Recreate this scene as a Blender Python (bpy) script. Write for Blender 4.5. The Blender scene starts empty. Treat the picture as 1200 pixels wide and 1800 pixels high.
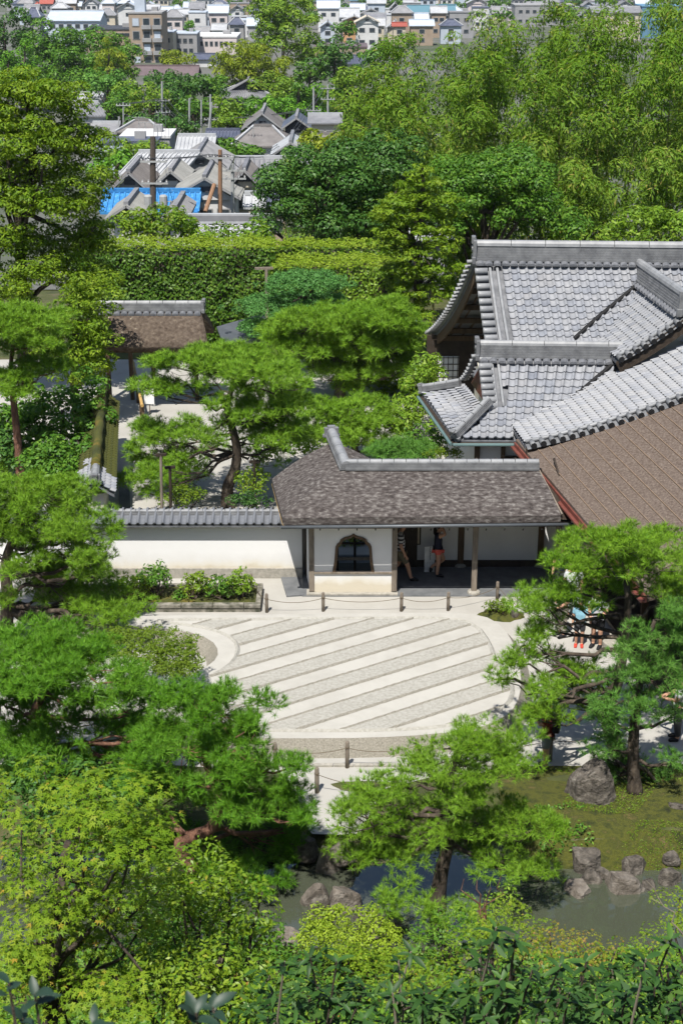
import bpy, bmesh, math, random
import numpy as np
from mathutils import Vector, Matrix
from mathutils.geometry import tessellate_polygon

# ------------------------------------------------------------------ camera, sky, sun, exposure
scene = bpy.context.scene
COL = scene.collection
TH = math.radians(21.6)          # camera looks down from the hillside path
CAM_H = 17.4
F = 2600.0                       # focal length in pixels of the 1200x1800 photograph
cam_d = bpy.data.cameras.new('camera')
cam_d.sensor_fit = 'VERTICAL'
cam_d.sensor_height = 36.0
cam_d.lens = F / 1800.0 * 36.0
cam_d.clip_start = 0.2
cam_d.clip_end = 6000
cam_d.dof.use_dof = True
cam_d.dof.focus_distance = 40.0
cam_d.dof.aperture_fstop = 9.0
cam = bpy.data.objects.new('camera', cam_d)
COL.objects.link(cam)
cam.location = (0, 0, CAM_H)
cam.rotation_euler = (math.pi / 2 - TH, 0, 0)
scene.camera = cam

SUN_DIR = Vector((-0.17, -0.52, 1.0)).normalized()     # towards the sun
sun_el = math.asin(SUN_DIR.z)
world = bpy.data.worlds.new('World')
scene.world = world
world.use_nodes = True
wn = world.node_tree
sky = wn.nodes.new('ShaderNodeTexSky')
sky.sky_type = 'NISHITA'
sky.sun_disc = False
sky.sun_elevation = sun_el
sky.sun_rotation = math.atan2(SUN_DIR.x, SUN_DIR.y)
sky.air_density = 1.0
sky.dust_density = 1.0
wn.links.new(sky.outputs[0], wn.nodes['Background'].inputs[0])
wn.nodes['Background'].inputs[1].default_value = 0.085

sun_d = bpy.data.lights.new('sun', 'SUN')
sun_d.energy = 5.0
sun_d.angle = math.radians(0.53)
sun_d.color = (1.0, 0.955, 0.88)
sun = bpy.data.objects.new('sun', sun_d)
COL.objects.link(sun)
sun.rotation_euler = (-SUN_DIR).to_track_quat('-Z', 'Y').to_euler()

scene.view_settings.view_transform = 'Standard'
scene.view_settings.look = 'None'
scene.view_settings.gamma = 1.0
scene.view_settings.exposure = 0.54
scene.view_settings.use_curve_mapping = False
cy = scene.cycles
cy.max_bounces = 6
cy.diffuse_bounces = 3
cy.glossy_bounces = 3
cy.transmission_bounces = 4
cy.transparent_max_bounces = 4
cy.caustics_reflective = False
cy.caustics_refractive = False
cy.use_denoising = True
cy.use_adaptive_sampling = True
cy.adaptive_threshold = 0.02

# ------------------------------------------------------------------ helpers
CT, ST = math.cos(TH), math.sin(TH)


def at(px, py, Y=None, z=None):
    """world point where the line of sight through a photograph pixel meets the upright plane at Y or the level plane at z"""
    dx = (px - 600.0) / F
    dv = (py - 900.0) / F
    d = Vector((dx, CT - dv * ST, -ST - dv * CT))
    t = Y / d.y if Y is not None else (z - CAM_H) / d.z
    return Vector((d.x * t, d.y * t, CAM_H + d.z * t))


def lerp(a, b, t):
    return a + (b - a) * t


GY = [(-8, 19.0), (0, 15.6), (6, 11.2), (14, 4.7), (19, 1.3), (21.6, 0.25), (22.4, -0.15), (23.0, -1.0), (25.2, -1.0), (26.3, -0.08), (27.2, 0.0),
      (62, 0.0), (66, -0.3), (75, -2.5), (100, -5.0), (150, -9.4), (230, -12.5), (350, -12.5), (600, -17.0), (800, -21.0), (1500, -40), (4000, -90)]
GYa = np.array(GY, dtype=float)


def gz(x, y):
    return float(np.interp(y, GYa[:, 0], GYa[:, 1]))


PARENT_LOC = {}


def link(o):
    COL.objects.link(o)
    return o


def new_mesh(name, verts, faces):
    me = bpy.data.meshes.new(name)
    if isinstance(faces, np.ndarray):
        verts = np.asarray(verts, dtype=np.float32)
        k = faces.shape[1]
        me.vertices.add(len(verts))
        me.vertices.foreach_set('co', verts.ravel())
        me.loops.add(faces.size)
        me.loops.foreach_set('vertex_index', faces.astype(np.int32).ravel())
        me.polygons.add(len(faces))
        me.polygons.foreach_set('loop_start', np.arange(0, faces.size, k, dtype=np.int32))
        me.update(calc_edges=True)
    else:
        me.from_pydata([tuple(v) for v in verts], [], faces)
        me.update()
    return me


def smooth(me):
    me.polygons.foreach_set('use_smooth', np.ones(len(me.polygons), dtype=bool))


class MB:
    """collects shapes, then becomes ONE mesh object"""
    def __init__(self):
        self.v, self.f = [], []

    def add(self, verts, faces):
        o = len(self.v)
        self.v += [Vector(v) for v in verts]
        self.f += [tuple(i + o for i in f) for f in faces]
        return self

    def box(self, c, s, rz=0.0, M=None):
        hx, hy, hz = s[0] / 2, s[1] / 2, s[2] / 2
        vs = [Vector((x, y, z)) for x in (-hx, hx) for y in (-hy, hy) for z in (-hz, hz)]
        if M is None:
            M = Matrix.Rotation(rz, 3, 'Z')
        vs = [M @ v + Vector(c) for v in vs]
        return self.add(vs, [(0, 1, 3, 2), (4, 6, 7, 5), (0, 4, 5, 1), (2, 3, 7, 6), (0, 2, 6, 4), (1, 5, 7, 3)])

    def bar(self, a, b, w, h, up=(0, 0, 1)):
        """box of section w x h from a to b"""
        a, b = Vector(a), Vector(b)
        d = b - a
        L = d.length
        y = d / L
        up = Vector(up)
        if abs(y.dot(up)) > 0.99:
            up = Vector((0, 1, 0))
        x = y.cross(up).normalized()
        z = x.cross(y)
        M = Matrix((x, y, z)).transposed()
        return self.box((a + b) / 2, (w, L, h), M=M)

    def tube(self, pts, rad, n=8, cap=True):
        pts = [Vector(p) for p in pts]
        if not hasattr(rad, '__len__'):
            rad = [rad] * len(pts)
        o = len(self.v)
        prev = None
        for i, p in enumerate(pts):
            d = (pts[min(i + 1, len(pts) - 1)] - pts[max(i - 1, 0)])
            d = d.normalized() if d.length > 1e-9 else Vector((0, 0, 1))
            if prev is None:
                x = d.orthogonal().normalized()
            else:
                x = prev - d * prev.dot(d)
                x = x.normalized() if x.length > 1e-6 else d.orthogonal().normalized()
            prev = x
            y = d.cross(x)
            for k in range(n):
                a = 2 * math.pi * k / n
                self.v.append(p + (x * math.cos(a) + y * math.sin(a)) * rad[i])
        for i in range(len(pts) - 1):
            for k in range(n):
                a, b = o + i * n + k, o + i * n + (k + 1) % n
                self.f.append((a, b, b + n, a + n))
        if cap:
            self.f.append(tuple(o + k for k in reversed(range(n))))
            e = o + (len(pts) - 1) * n
            self.f.append(tuple(e + k for k in range(n)))
        return self

    def prism(self, poly, d):
        """planar polygon (list of Vectors) pushed along d"""
        poly = [Vector(p) for p in poly]
        d = Vector(d)
        n = len(poly)
        vs = poly + [p + d for p in poly]
        fs = []
        tess = tessellate_polygon([poly])
        for t in tess:
            fs.append(tuple(t))
            fs.append(tuple(i + n for i in reversed(t)))
        for i in range(n):
            j = (i + 1) % n
            fs.append((i, i + n, j + n, j))
        return self.add(vs, fs)

    def lathe(self, prof, c=(0, 0, 0), n=12):
        o = len(self.v)
        c = Vector(c)
        for r, z in prof:
            for k in range(n):
                a = 2 * math.pi * k / n
                self.v.append(c + Vector((r * math.cos(a), r * math.sin(a), z)))
        for i in range(len(prof) - 1):
            for k in range(n):
                a, b = o + i * n + k, o + i * n + (k + 1) % n
                self.f.append((a, b, b + n, a + n))
        self.f.append(tuple(o + k for k in reversed(range(n))))
        e = o + (len(prof) - 1) * n
        self.f.append(tuple(e + k for k in range(n)))
        return self

    def build(self, name, mat, parent=None, sm=False, bevel=0.0):
        return mesh_obj(name, self.v, self.f, mat, parent, sm, bevel)


def root_loc(parent):
    while parent.parent:
        parent = parent.parent
    return np.array(parent.location)


def mesh_obj(name, verts, faces, mat, parent=None, sm=False, bevel=0.0):
    if parent is not None:
        L = root_loc(parent)
        verts = (np.asarray([tuple(v) for v in verts]) if not isinstance(verts, np.ndarray) else verts) - L
    me = new_mesh(name, verts, faces)
    if sm:
        smooth(me)
    if mat is not None:
        me.materials.append(mat)
    o = bpy.data.objects.new(name, me)
    link(o)
    if parent is not None:
        o.parent = parent
    if bevel > 0:
        b = o.modifiers.new('bevel', 'BEVEL')
        b.width = bevel
        b.segments = 2
        b.limit_method = 'ANGLE'
    return o


def tag(o, label=None, cat=None, group=None, kind=None):
    if label:
        o['label'] = label
    if cat:
        o['category'] = cat
    if group:
        o['group'] = group
    if kind:
        o['kind'] = kind
    return o


def thing(name, label, cat, loc=(0, 0, 0), group=None):
    o = bpy.data.objects.new(name, None)
    o.empty_display_size = 0.3
    link(o)
    o.location = loc
    return tag(o, label, cat, group)


def inst(name, me, M, parent):
    """a piece that shares its mesh with its look-alikes; M is a world matrix"""
    o = bpy.data.objects.new(name, me)
    link(o)
    o.parent = parent
    L = root_loc(parent)
    o.matrix_local = Matrix.Translation(-Vector(L)) @ M
    return o


# ------------------------------------------------------------------ materials
def _nt(name):
    m = bpy.data.materials.new(name)
    m.use_nodes = True
    nt = m.node_tree
    return m, nt, nt.nodes['Principled BSDF']


def ramp(nt, stops, src):
    r = nt.nodes.new('ShaderNodeValToRGB')
    els = r.color_ramp.elements
    els[0].position, els[0].color = stops[0][0], (*stops[0][1], 1)
    els[1].position, els[1].color = stops[-1][0], (*stops[-1][1], 1)
    for p, c in stops[1:-1]:
        e = els.new(p)
        e.color = (*c, 1)
    nt.links.new(src, r.inputs[0])
    return r.outputs[0]


def noise(nt, scale, detail=4, rough=0.55, vec=None, coord='Object'):
    n = nt.nodes.new('ShaderNodeTexNoise')
    n.inputs['Scale'].default_value = scale
    n.inputs['Detail'].default_value = detail
    n.inputs['Roughness'].default_value = rough
    if vec is None:
        tc = nt.nodes.new('ShaderNodeTexCoord')
        vec = tc.outputs[coord]
    nt.links.new(vec, n.inputs['Vector'])
    return n.outputs['Fac']


def mixc(nt, fac, a, b, blend='MIX'):
    m = nt.nodes.new('ShaderNodeMix')
    m.data_type = 'RGBA'
    m.blend_type = blend
    for s, v in ((0, fac), (6, a), (7, b)):
        if hasattr(v, 'is_linked') or hasattr(v, 'links'):
            nt.links.new(v, m.inputs[s])
        elif isinstance(v, (int, float)):
            m.inputs[s].default_value = v
        else:
            m.inputs[s].default_value = (*v, 1)
    return m.outputs[2]


def bump(nt, height, strength, dist, b):
    n = nt.nodes.new('ShaderNodeBump')
    n.inputs['Strength'].default_value = strength
    n.inputs['Distance'].default_value = dist
    nt.links.new(height, n.inputs['Height'])
    nt.links.new(n.outputs[0], b.inputs['Normal'])


def mat_noise(name, stops, scale=3.0, detail=5, rough=0.8, bump_s=0.0, bump_scale=None, bump_d=0.02, spec=0.3, metallic=0.0, stretch=None, rnd=None):
    """colour from a noise ramp, optional relief, optional per-piece variation"""
    m, nt, b = _nt(name)
    tc = nt.nodes.new('ShaderNodeTexCoord')
    vec = tc.outputs['Object']
    if stretch:
        mp = nt.nodes.new('ShaderNodeMapping')
        mp.inputs['Scale'].default_value = stretch
        nt.links.new(vec, mp.inputs[0])
        vec = mp.outputs[0]
    f = noise(nt, scale, detail, 0.6, vec)
    c = ramp(nt, stops, f)
    if rnd:
        if rnd[0] == 'object':
            oi = nt.nodes.new('ShaderNodeObjectInfo')
            src = oi.outputs['Random']
        else:
            g = nt.nodes.new('ShaderNodeNewGeometry')
            src = g.outputs['Random Per Island']
        c2 = ramp(nt, rnd[1], src)
        c = mixc(nt, 1.0, c, c2, 'MULTIPLY')
    nt.links.new(c, b.inputs['Base Color'])
    b.inputs['Roughness'].default_value = rough
    b.inputs['Specular IOR Level'].default_value = spec
    b.inputs['Metallic'].default_value = metallic
    if bump_s > 0:
        bump(nt, noise(nt, bump_scale or scale * 4, 6, 0.65, vec), bump_s, bump_d, b)
    return m


def mat_plain(name, col, rough=0.7, spec=0.3, metallic=0.0, var=0.12, scale=4.0):
    c0 = tuple(max(0, x * (1 - var)) for x in col)
    c1 = tuple(min(1, x * (1 + var)) for x in col)
    return mat_noise(name, [(0.3, c0), (0.7, c1)], scale, 4, rough, spec=spec, metallic=metallic)


def mat_leaf(name, stops, clump=None, trans=0.35, rough=0.5, gloss=0.15, clump_scale=0.8):
    """leaf stops: colours spread over the single leaves; clump: a second tint that drifts through the crown"""
    m = bpy.data.materials.new(name)
    m.use_nodes = True
    nt = m.node_tree
    nt.nodes.clear()
    out = nt.nodes.new('ShaderNodeOutputMaterial')
    g = nt.nodes.new('ShaderNodeNewGeometry')
    c = ramp(nt, stops, g.outputs['Random Per Island'])
    if clump:
        f = noise(nt, clump_scale, 2)
        t = ramp(nt, [(0.38, (1, 1, 1)), (0.66, clump)], f)
        c = mixc(nt, 1.0, c, t, 'MULTIPLY')
    b = nt.nodes.new('ShaderNodeBsdfPrincipled')
    b.inputs['Roughness'].default_value = rough
    b.inputs['Specular IOR Level'].default_value = gloss
    nt.links.new(c, b.inputs['Base Color'])
    tr = nt.nodes.new('ShaderNodeBsdfTranslucent')
    c2 = mixc(nt, 1.0, c, (1.5, 1.4, 0.5), 'MULTIPLY')
    nt.links.new(c2, tr.inputs['Color'])
    mx = nt.nodes.new('ShaderNodeMixShader')
    mx.inputs[0].default_value = trans * 0.72
    nt.links.new(b.outputs[0], mx.inputs[1])
    nt.links.new(tr.outputs[0], mx.inputs[2])
    nt.links.new(mx.outputs[0], out.inputs[0])
    return m


M = {}
# ground, stone, sand
M['earth'] = mat_noise('earth', [(0.3, (0.035, 0.04, 0.018)), (0.5, (0.06, 0.07, 0.02)), (0.7, (0.10, 0.085, 0.05))], 0.9, 8, 0.95, 0.5, 14, 0.05)
M['town_ground'] = mat_noise('town_ground', [(0.35, (0.05, 0.07, 0.03)), (0.6, (0.12, 0.12, 0.11))], 0.04, 6, 0.9)
M['moss'] = mat_noise('moss', [(0.28, (0.022, 0.025, 0.011)), (0.40, (0.05, 0.06, 0.012)), (0.5, (0.095, 0.10, 0.016)), (0.58, (0.06, 0.07, 0.014)), (0.66, (0.12, 0.10, 0.03)), (0.76, (0.16, 0.12, 0.07))], 3.4, 14, 0.95, 1.0, 24, 0.08)
M['sand'] = mat_noise('sand', [(0.3, (0.311, 0.299, 0.271)), (0.7, (0.379, 0.368, 0.339))], 0.8, 8, 0.95, 0.35, 55, 0.015)
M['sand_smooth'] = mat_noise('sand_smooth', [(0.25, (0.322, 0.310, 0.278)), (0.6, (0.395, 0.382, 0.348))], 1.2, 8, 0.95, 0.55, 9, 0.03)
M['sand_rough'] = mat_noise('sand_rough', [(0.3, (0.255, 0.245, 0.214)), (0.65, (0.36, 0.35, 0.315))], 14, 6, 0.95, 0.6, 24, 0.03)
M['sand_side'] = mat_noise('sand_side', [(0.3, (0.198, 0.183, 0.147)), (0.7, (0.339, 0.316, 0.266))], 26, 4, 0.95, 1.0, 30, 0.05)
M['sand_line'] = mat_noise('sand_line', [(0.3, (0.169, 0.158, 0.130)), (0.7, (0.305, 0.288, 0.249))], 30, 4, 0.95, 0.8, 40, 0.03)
M['coping'] = mat_noise('coping', [(0.3, (0.085, 0.092, 0.105)), (0.7, (0.17, 0.178, 0.195))], 6, 6, 0.45, 0.3, 20, 0.006, spec=0.4)
M['paving'] = mat_noise('paving', [(0.3, (0.09, 0.095, 0.10)), (0.7, (0.15, 0.155, 0.16))], 3, 6, 0.85, 0.3, 20, 0.01)
M['granite'] = mat_noise('granite', [(0.3, (0.226, 0.215, 0.186)), (0.7, (0.373, 0.350, 0.305))], 9, 6, 0.9, 0.5, 30, 0.01)
M['kerb'] = mat_noise('kerb', [(0.32, (0.05, 0.055, 0.035)), (0.5, (0.17, 0.16, 0.13)), (0.7, (0.30, 0.28, 0.24))], 5, 8, 0.95, 0.7, 20, 0.02)
M['rock'] = mat_noise('rock', [(0.26, (0.03, 0.027, 0.022)), (0.42, (0.075, 0.066, 0.056)), (0.54, (0.135, 0.118, 0.10)), (0.64, (0.20, 0.18, 0.155)), (0.75, (0.31, 0.29, 0.25))], 5.5, 14, 0.9, 1.0, 9, 0.12)
M['rock_pale'] = mat_noise('rock_pale', [(0.26, (0.06, 0.052, 0.042)), (0.45, (0.14, 0.12, 0.10)), (0.6, (0.21, 0.185, 0.16)), (0.76, (0.31, 0.285, 0.25))], 4.5, 14, 0.9, 1.0, 8, 0.10)
# plaster, timber, metal
M['plaster'] = mat_noise('plaster', [(0.3, (0.655, 0.655, 0.650)), (0.7, (0.723, 0.723, 0.718))], 1.5, 6, 0.9, 0.1, 20, 0.005)
M['plaster_cream'] = mat_noise('plaster_cream', [(0.3, (0.475, 0.452, 0.384)), (0.7, (0.565, 0.537, 0.452))], 1.5, 6, 0.9)
M['wood'] = mat_noise('wood', [(0.3, (0.055, 0.035, 0.02)), (0.7, (0.13, 0.085, 0.05))], 5, 6, 0.75, 0.3, 30, 0.005, stretch=(3, 3, 0.4))
M['wood_grey'] = mat_noise('wood_grey', [(0.3, (0.12, 0.10, 0.08)), (0.7, (0.26, 0.22, 0.175))], 6, 6, 0.85, 0.4, 30, 0.006, stretch=(3, 3, 0.4))
M['wood_dark'] = mat_noise('wood_dark', [(0.3, (0.022, 0.016, 0.011)), (0.7, (0.05, 0.037, 0.027))], 5, 5, 0.7)
M['wood_red'] = mat_noise('wood_red', [(0.3, (0.10, 0.03, 0.022)), (0.7, (0.19, 0.065, 0.05))], 5, 5, 0.5)
M['bamboo_rail'] = mat_noise('bamboo_rail', [(0.3, (0.36, 0.22, 0.07)), (0.7, (0.55, 0.36, 0.13))], 3, 4, 0.5, stretch=(1, 1, 5))
M['lead'] = mat_plain('lead', (0.09, 0.10, 0.11), 0.5, 0.4, 0.3)
M['copper_green'] = mat_plain('copper_green', (0.10, 0.16, 0.16), 0.5, 0.4)
M['paper'] = mat_plain('paper', (0.55, 0.50, 0.37), 0.9)
M['sign_white'] = mat_plain('sign_white', (0.72, 0.73, 0.72), 0.7)
M['ink'] = mat_plain('ink', (0.03, 0.03, 0.035), 0.8)
M['ink_red'] = mat_plain('ink_red', (0.45, 0.10, 0.06), 0.8)
M['rope'] = mat_plain('rope', (0.12, 0.095, 0.065), 0.9)
M['dark'] = mat_plain('dark', (0.012, 0.012, 0.013), 0.8)
M['glass_dark'] = mat_plain('glass_dark', (0.03, 0.04, 0.05), 0.08, 0.6)
# bark thatch and roof tile
M['bark'] = mat_noise('bark', [(0.27, (0.026, 0.022, 0.021)), (0.43, (0.062, 0.053, 0.050)), (0.54, (0.098, 0.087, 0.082)), (0.64, (0.165, 0.153, 0.143)), (0.78, (0.28, 0.268, 0.25))], 9, 16, 0.95, 0.8, 30, 0.02, spec=0.1, stretch=(0.75, 1.2, 1.6))
M['bark_old'] = mat_noise('bark_old', [(0.3, (0.045, 0.033, 0.025)), (0.55, (0.105, 0.082, 0.064)), (0.66, (0.14, 0.112, 0.085)), (0.72, (0.36, 0.33, 0.25))], 7, 8, 0.95, 0.8, 16, 0.04, spec=0.1)
M['bark_brown'] = mat_noise('bark_brown', [(0.28, (0.060, 0.044, 0.035)), (0.45, (0.108, 0.083, 0.068)), (0.6, (0.15, 0.12, 0.10)), (0.75, (0.24, 0.20, 0.165)), (0.88, (0.36, 0.32, 0.27))], 17, 14, 0.95, 0.7, 40, 0.02, spec=0.1)
M['batten'] = mat_plain('batten', (0.22, 0.155, 0.105), 0.8)
TILE_RND = [(0.0, (0.78, 0.81, 0.87)), (0.35, (0.93, 0.94, 0.97)), (0.85, (1.0, 1.0, 1.0)), (0.95, (0.9, 0.89, 0.89)), (1.0, (0.66, 0.69, 0.76))]
M['tile'] = mat_noise('tile', [(0.3, (0.203, 0.210, 0.224)), (0.7, (0.294, 0.299, 0.311))], 4, 5, 0.5, 0.15, 25, 0.004, spec=0.36, rnd=('object', TILE_RND))
M['tile_i'] = mat_noise('tile_i', [(0.3, (0.203, 0.210, 0.224)), (0.7, (0.294, 0.299, 0.311))], 4, 5, 0.5, 0.15, 25, 0.004, spec=0.36, rnd=('island', TILE_RND))
M['tile_dark'] = mat_noise('tile_dark', [(0.3, (0.07, 0.075, 0.085)), (0.7, (0.16, 0.165, 0.18))], 4, 6, 0.5, 0.3, 20, 0.006, spec=0.5)
M['tile_ridge'] = mat_noise('tile_ridge', [(0.3, (0.096, 0.099, 0.106)), (0.7, (0.198, 0.203, 0.209))], 3, 6, 0.45, 0.3, 20, 0.006, spec=0.5)
M['tile_cap'] = mat_noise('tile_cap', [(0.3, (0.175, 0.181, 0.190)), (0.7, (0.282, 0.288, 0.296))], 3, 6, 0.45, 0.3, 20, 0.006, spec=0.4)
M['tile_moss'] = mat_noise('tile_moss', [(0.34, (0.035, 0.042, 0.012)), (0.54, (0.065, 0.07, 0.014)), (0.74, (0.17, 0.115, 0.022))], 1.8, 8, 0.95, 0.8, 20, 0.04)
# barks
M['trunk_red'] = mat_noise('trunk_red', [(0.3, (0.06, 0.035, 0.026)), (0.5, (0.15, 0.075, 0.05)), (0.7, (0.25, 0.135, 0.09))], 7, 8, 0.9, 1.0, 14, 0.05, stretch=(1, 1, 0.45))
M['trunk'] = mat_noise('trunk', [(0.3, (0.025, 0.02, 0.016)), (0.55, (0.075, 0.058, 0.044)), (0.72, (0.16, 0.13, 0.10))], 7, 8, 0.95, 1.0, 14, 0.05, stretch=(1, 1, 0.4))
M['twig'] = mat_plain('twig', (0.20, 0.17, 0.13), 0.9)
M['culm'] = mat_plain('culm', (0.20, 0.19, 0.07), 0.5)
# leaves
M['needle'] = mat_leaf('needle', [(0, (0.094, 0.198, 0.014)), (0.5, (0.149, 0.292, 0.021)), (1, (0.231, 0.374, 0.035))], (0.80, 0.86, 0.62), 0.2)
M['needle_dark'] = mat_leaf('needle_dark', [(0, (0.061, 0.165, 0.012)), (0.5, (0.101, 0.248, 0.017)), (1, (0.165, 0.325, 0.030))], (0.78, 0.86, 0.65), 0.2)
M['needle_blue'] = mat_leaf('needle_blue', [(0, (0.061, 0.160, 0.026)), (0.5, (0.099, 0.231, 0.037)), (1, (0.165, 0.308, 0.062))], (0.8, 0.9, 0.72), 0.2)
M['cloud_pine'] = mat_leaf('cloud_pine', [(0, (0.05, 0.15, 0.032)), (1, (0.105, 0.25, 0.06))], None, 0.22)
M['fir'] = mat_leaf('fir', [(0, (0.097, 0.170, 0.013)), (0.6, (0.161, 0.253, 0.018)), (1, (0.239, 0.322, 0.028))], (0.72, 0.84, 0.6), 0.4)
M['hedge'] = mat_leaf('hedge', [(0, (0.042, 0.10, 0.012)), (0.6, (0.08, 0.165, 0.018)), (1, (0.15, 0.24, 0.03))], (0.75, 0.84, 0.6), 0.3, 0.45, 0.2)
M['hedge_lit_top'] = mat_leaf('hedge_lit_top', [(0, (0.128, 0.204, 0.013)), (1, (0.230, 0.306, 0.025))], (0.8, 0.88, 0.6), 0.32)  # lighter copy of the hedge green, sunlight put into the top's colour
M['broad'] = mat_leaf('broad', [(0, (0.049, 0.130, 0.016)), (0.6, (0.086, 0.194, 0.022)), (1, (0.157, 0.275, 0.035))], (0.76, 0.85, 0.6), 0.32, 0.45, 0.18)
M['broad_light'] = mat_leaf('broad_light', [(0, (0.105, 0.20, 0.02)), (0.6, (0.165, 0.275, 0.028)), (1, (0.24, 0.34, 0.04))], (0.78, 0.86, 0.55), 0.36, 0.45, 0.18)
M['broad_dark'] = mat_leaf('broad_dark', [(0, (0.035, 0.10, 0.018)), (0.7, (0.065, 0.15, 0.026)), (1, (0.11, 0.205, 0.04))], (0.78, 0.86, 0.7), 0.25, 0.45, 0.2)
M['bamboo_leaf'] = mat_leaf('bamboo_leaf', [(0, (0.086, 0.168, 0.017)), (0.5, (0.138, 0.241, 0.026)), (0.93, (0.206, 0.292, 0.039)), (1, (0.284, 0.241, 0.069))], (0.72, 0.86, 0.5), 0.42, 0.55, 0.1, 0.16)
M['bamboo_fresh'] = mat_leaf('bamboo_fresh', [(0, (0.15, 0.21, 0.015)), (1, (0.27, 0.31, 0.03))], (0.75, 0.88, 0.6), 0.4)
M['maple'] = mat_leaf('maple', [(0, (0.123, 0.216, 0.014)), (0.6, (0.189, 0.286, 0.021)), (0.97, (0.246, 0.321, 0.029)), (1, (0.405, 0.264, 0.044))], (0.72, 0.84, 0.6), 0.45)
M['maple_warm'] = mat_leaf('maple_warm', [(0, (0.17, 0.20, 0.02)), (0.6, (0.25, 0.27, 0.03)), (1, (0.36, 0.20, 0.06))], (0.72, 0.8, 0.6), 0.42)
M['azalea'] = mat_leaf('azalea', [(0, (0.16, 0.25, 0.018)), (1, (0.29, 0.38, 0.035))], (0.85, 0.9, 0.6), 0.32)
M['clipped'] = mat_leaf('clipped', [(0, (0.075, 0.14, 0.012)), (1, (0.155, 0.22, 0.02))], (0.8, 0.86, 0.6), 0.3)
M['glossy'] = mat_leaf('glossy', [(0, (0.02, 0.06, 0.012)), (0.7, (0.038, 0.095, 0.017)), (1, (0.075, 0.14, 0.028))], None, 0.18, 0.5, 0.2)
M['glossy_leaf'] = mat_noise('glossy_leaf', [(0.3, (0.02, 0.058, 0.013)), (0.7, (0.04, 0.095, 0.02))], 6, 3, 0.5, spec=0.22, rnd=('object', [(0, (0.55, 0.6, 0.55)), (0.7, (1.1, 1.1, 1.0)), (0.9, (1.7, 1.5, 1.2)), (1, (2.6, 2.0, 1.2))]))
M['near_leaf'] = mat_noise('near_leaf', [(0.3, (0.012, 0.032, 0.018)), (0.7, (0.024, 0.052, 0.03))], 6, 3, 0.5, spec=0.4)
M['bright_leaf'] = mat_leaf('bright_leaf', [(0, (0.102, 0.187, 0.013)), (0.6, (0.166, 0.255, 0.017)), (0.985, (0.230, 0.310, 0.025)), (1, (0.340, 0.102, 0.043))], (0.7, 0.84, 0.6), 0.38, 0.42, 0.25)
# ------------------------------------------------------------------ foliage generators (numpy)
def unit(a):
    return a / np.maximum(np.linalg.norm(a, axis=-1, keepdims=True), 1e-9)


def rand_dirs(rng, n):
    return unit(rng.normal(size=(n, 3)))


def perp_frames(ax, rng):
    r = rand_dirs(rng, len(ax))
    e1 = unit(np.cross(ax, r))
    e2 = np.cross(ax, e1)
    return e1, e2


def leaf_quads(pos, nrm, axis, L, W, fold=0.12):
    """one folded rhombus per leaf; axis is made perpendicular to nrm"""
    axis = unit(axis - nrm * np.sum(axis * nrm, axis=1, keepdims=True))
    side = np.cross(nrm, axis)
    L = np.broadcast_to(np.asarray(L, dtype=float).reshape(-1, 1), (len(pos), 1))
    W = np.broadcast_to(np.asarray(W, dtype=float).reshape(-1, 1), (len(pos), 1))
    v = np.empty((len(pos), 4, 3))
    v[:, 0] = pos - axis * L * 0.5
    v[:, 1] = pos + side * W * 0.5 + nrm * fold * W
    v[:, 2] = pos + axis * L * 0.5
    v[:, 3] = pos - side * W * 0.5 + nrm * fold * W
    f = np.arange(len(pos) * 4).reshape(-1, 4)
    return v.reshape(-1, 3), f


def maple_leaves(pos, nrm, axis, L):
    axis = unit(axis - nrm * np.sum(axis * nrm, axis=1, keepdims=True))
    side = np.cross(nrm, axis)
    n = len(pos)
    L = np.broadcast_to(np.asarray(L, dtype=float).reshape(-1, 1), (n, 1))
    v = np.empty((n, 16, 3))
    v[:, 0] = pos
    fs = []
    for k, (a, l) in enumerate(((-1.85, 0.5), (-0.9, 0.85), (0, 1.0), (0.9, 0.85), (1.85, 0.5))):
        d = axis * math.cos(a) + side * math.sin(a)
        s = -axis * math.sin(a) + side * math.cos(a)
        v[:, 1 + 3 * k] = pos + (d * 0.38 * l - s * 0.13) * L
        v[:, 2 + 3 * k] = pos + d * l * L - nrm * 0.12 * L * l
        v[:, 3 + 3 * k] = pos + (d * 0.38 * l + s * 0.13) * L
        fs.append((0, 1 + 3 * k, 2 + 3 * k, 3 + 3 * k))
    f = (np.arange(n)[:, None, None] * 16 + np.array(fs)[None]).reshape(-1, 4)
    return v.reshape(-1, 3), f


def make_tufts(rng, K, nn, a0, a1, w):
    """K star-burst shapes of nn needles round +Z, needle length about 1"""
    out = []
    for _ in range(K):
        al = np.radians(a0 + (a1 - a0) * np.sqrt(rng.random(nn)))
        ph = rng.random(nn) * 2 * np.pi
        d = np.stack([np.sin(al) * np.cos(ph), np.sin(al) * np.sin(ph), np.cos(al)], 1)
        l = rng.uniform(0.75, 1.1, (nn, 1))
        s = unit(np.cross(d, np.array([0.0, 0.0, 1.0])) + rng.normal(size=(nn, 3)) * 0.25)     # flat side faces out of the tuft
        b = np.zeros((nn, 3))
        b[:, 2] = rng.uniform(-0.25, 0.2, nn)
        T = np.stack([b - s * w / 2, b + s * w / 2, b + d * l], 1)
        out.append(T.reshape(-1, 3))
    return np.array(out)


def tuft_mesh(rng, pos, axis, scale, T):
    n = len(pos)
    e1, e2 = perp_frames(axis, rng)
    R = np.stack([e1, e2, axis], 1)                       # n,3(basis),3
    k = rng.integers(0, len(T), n)
    v = np.einsum('nvj,njk->nvk', T[k] * np.asarray(scale).reshape(-1, 1, 1), R) + pos[:, None, :]
    m = T.shape[1]
    return v.reshape(-1, 3), np.arange(n * m).reshape(-1, 3)


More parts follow.
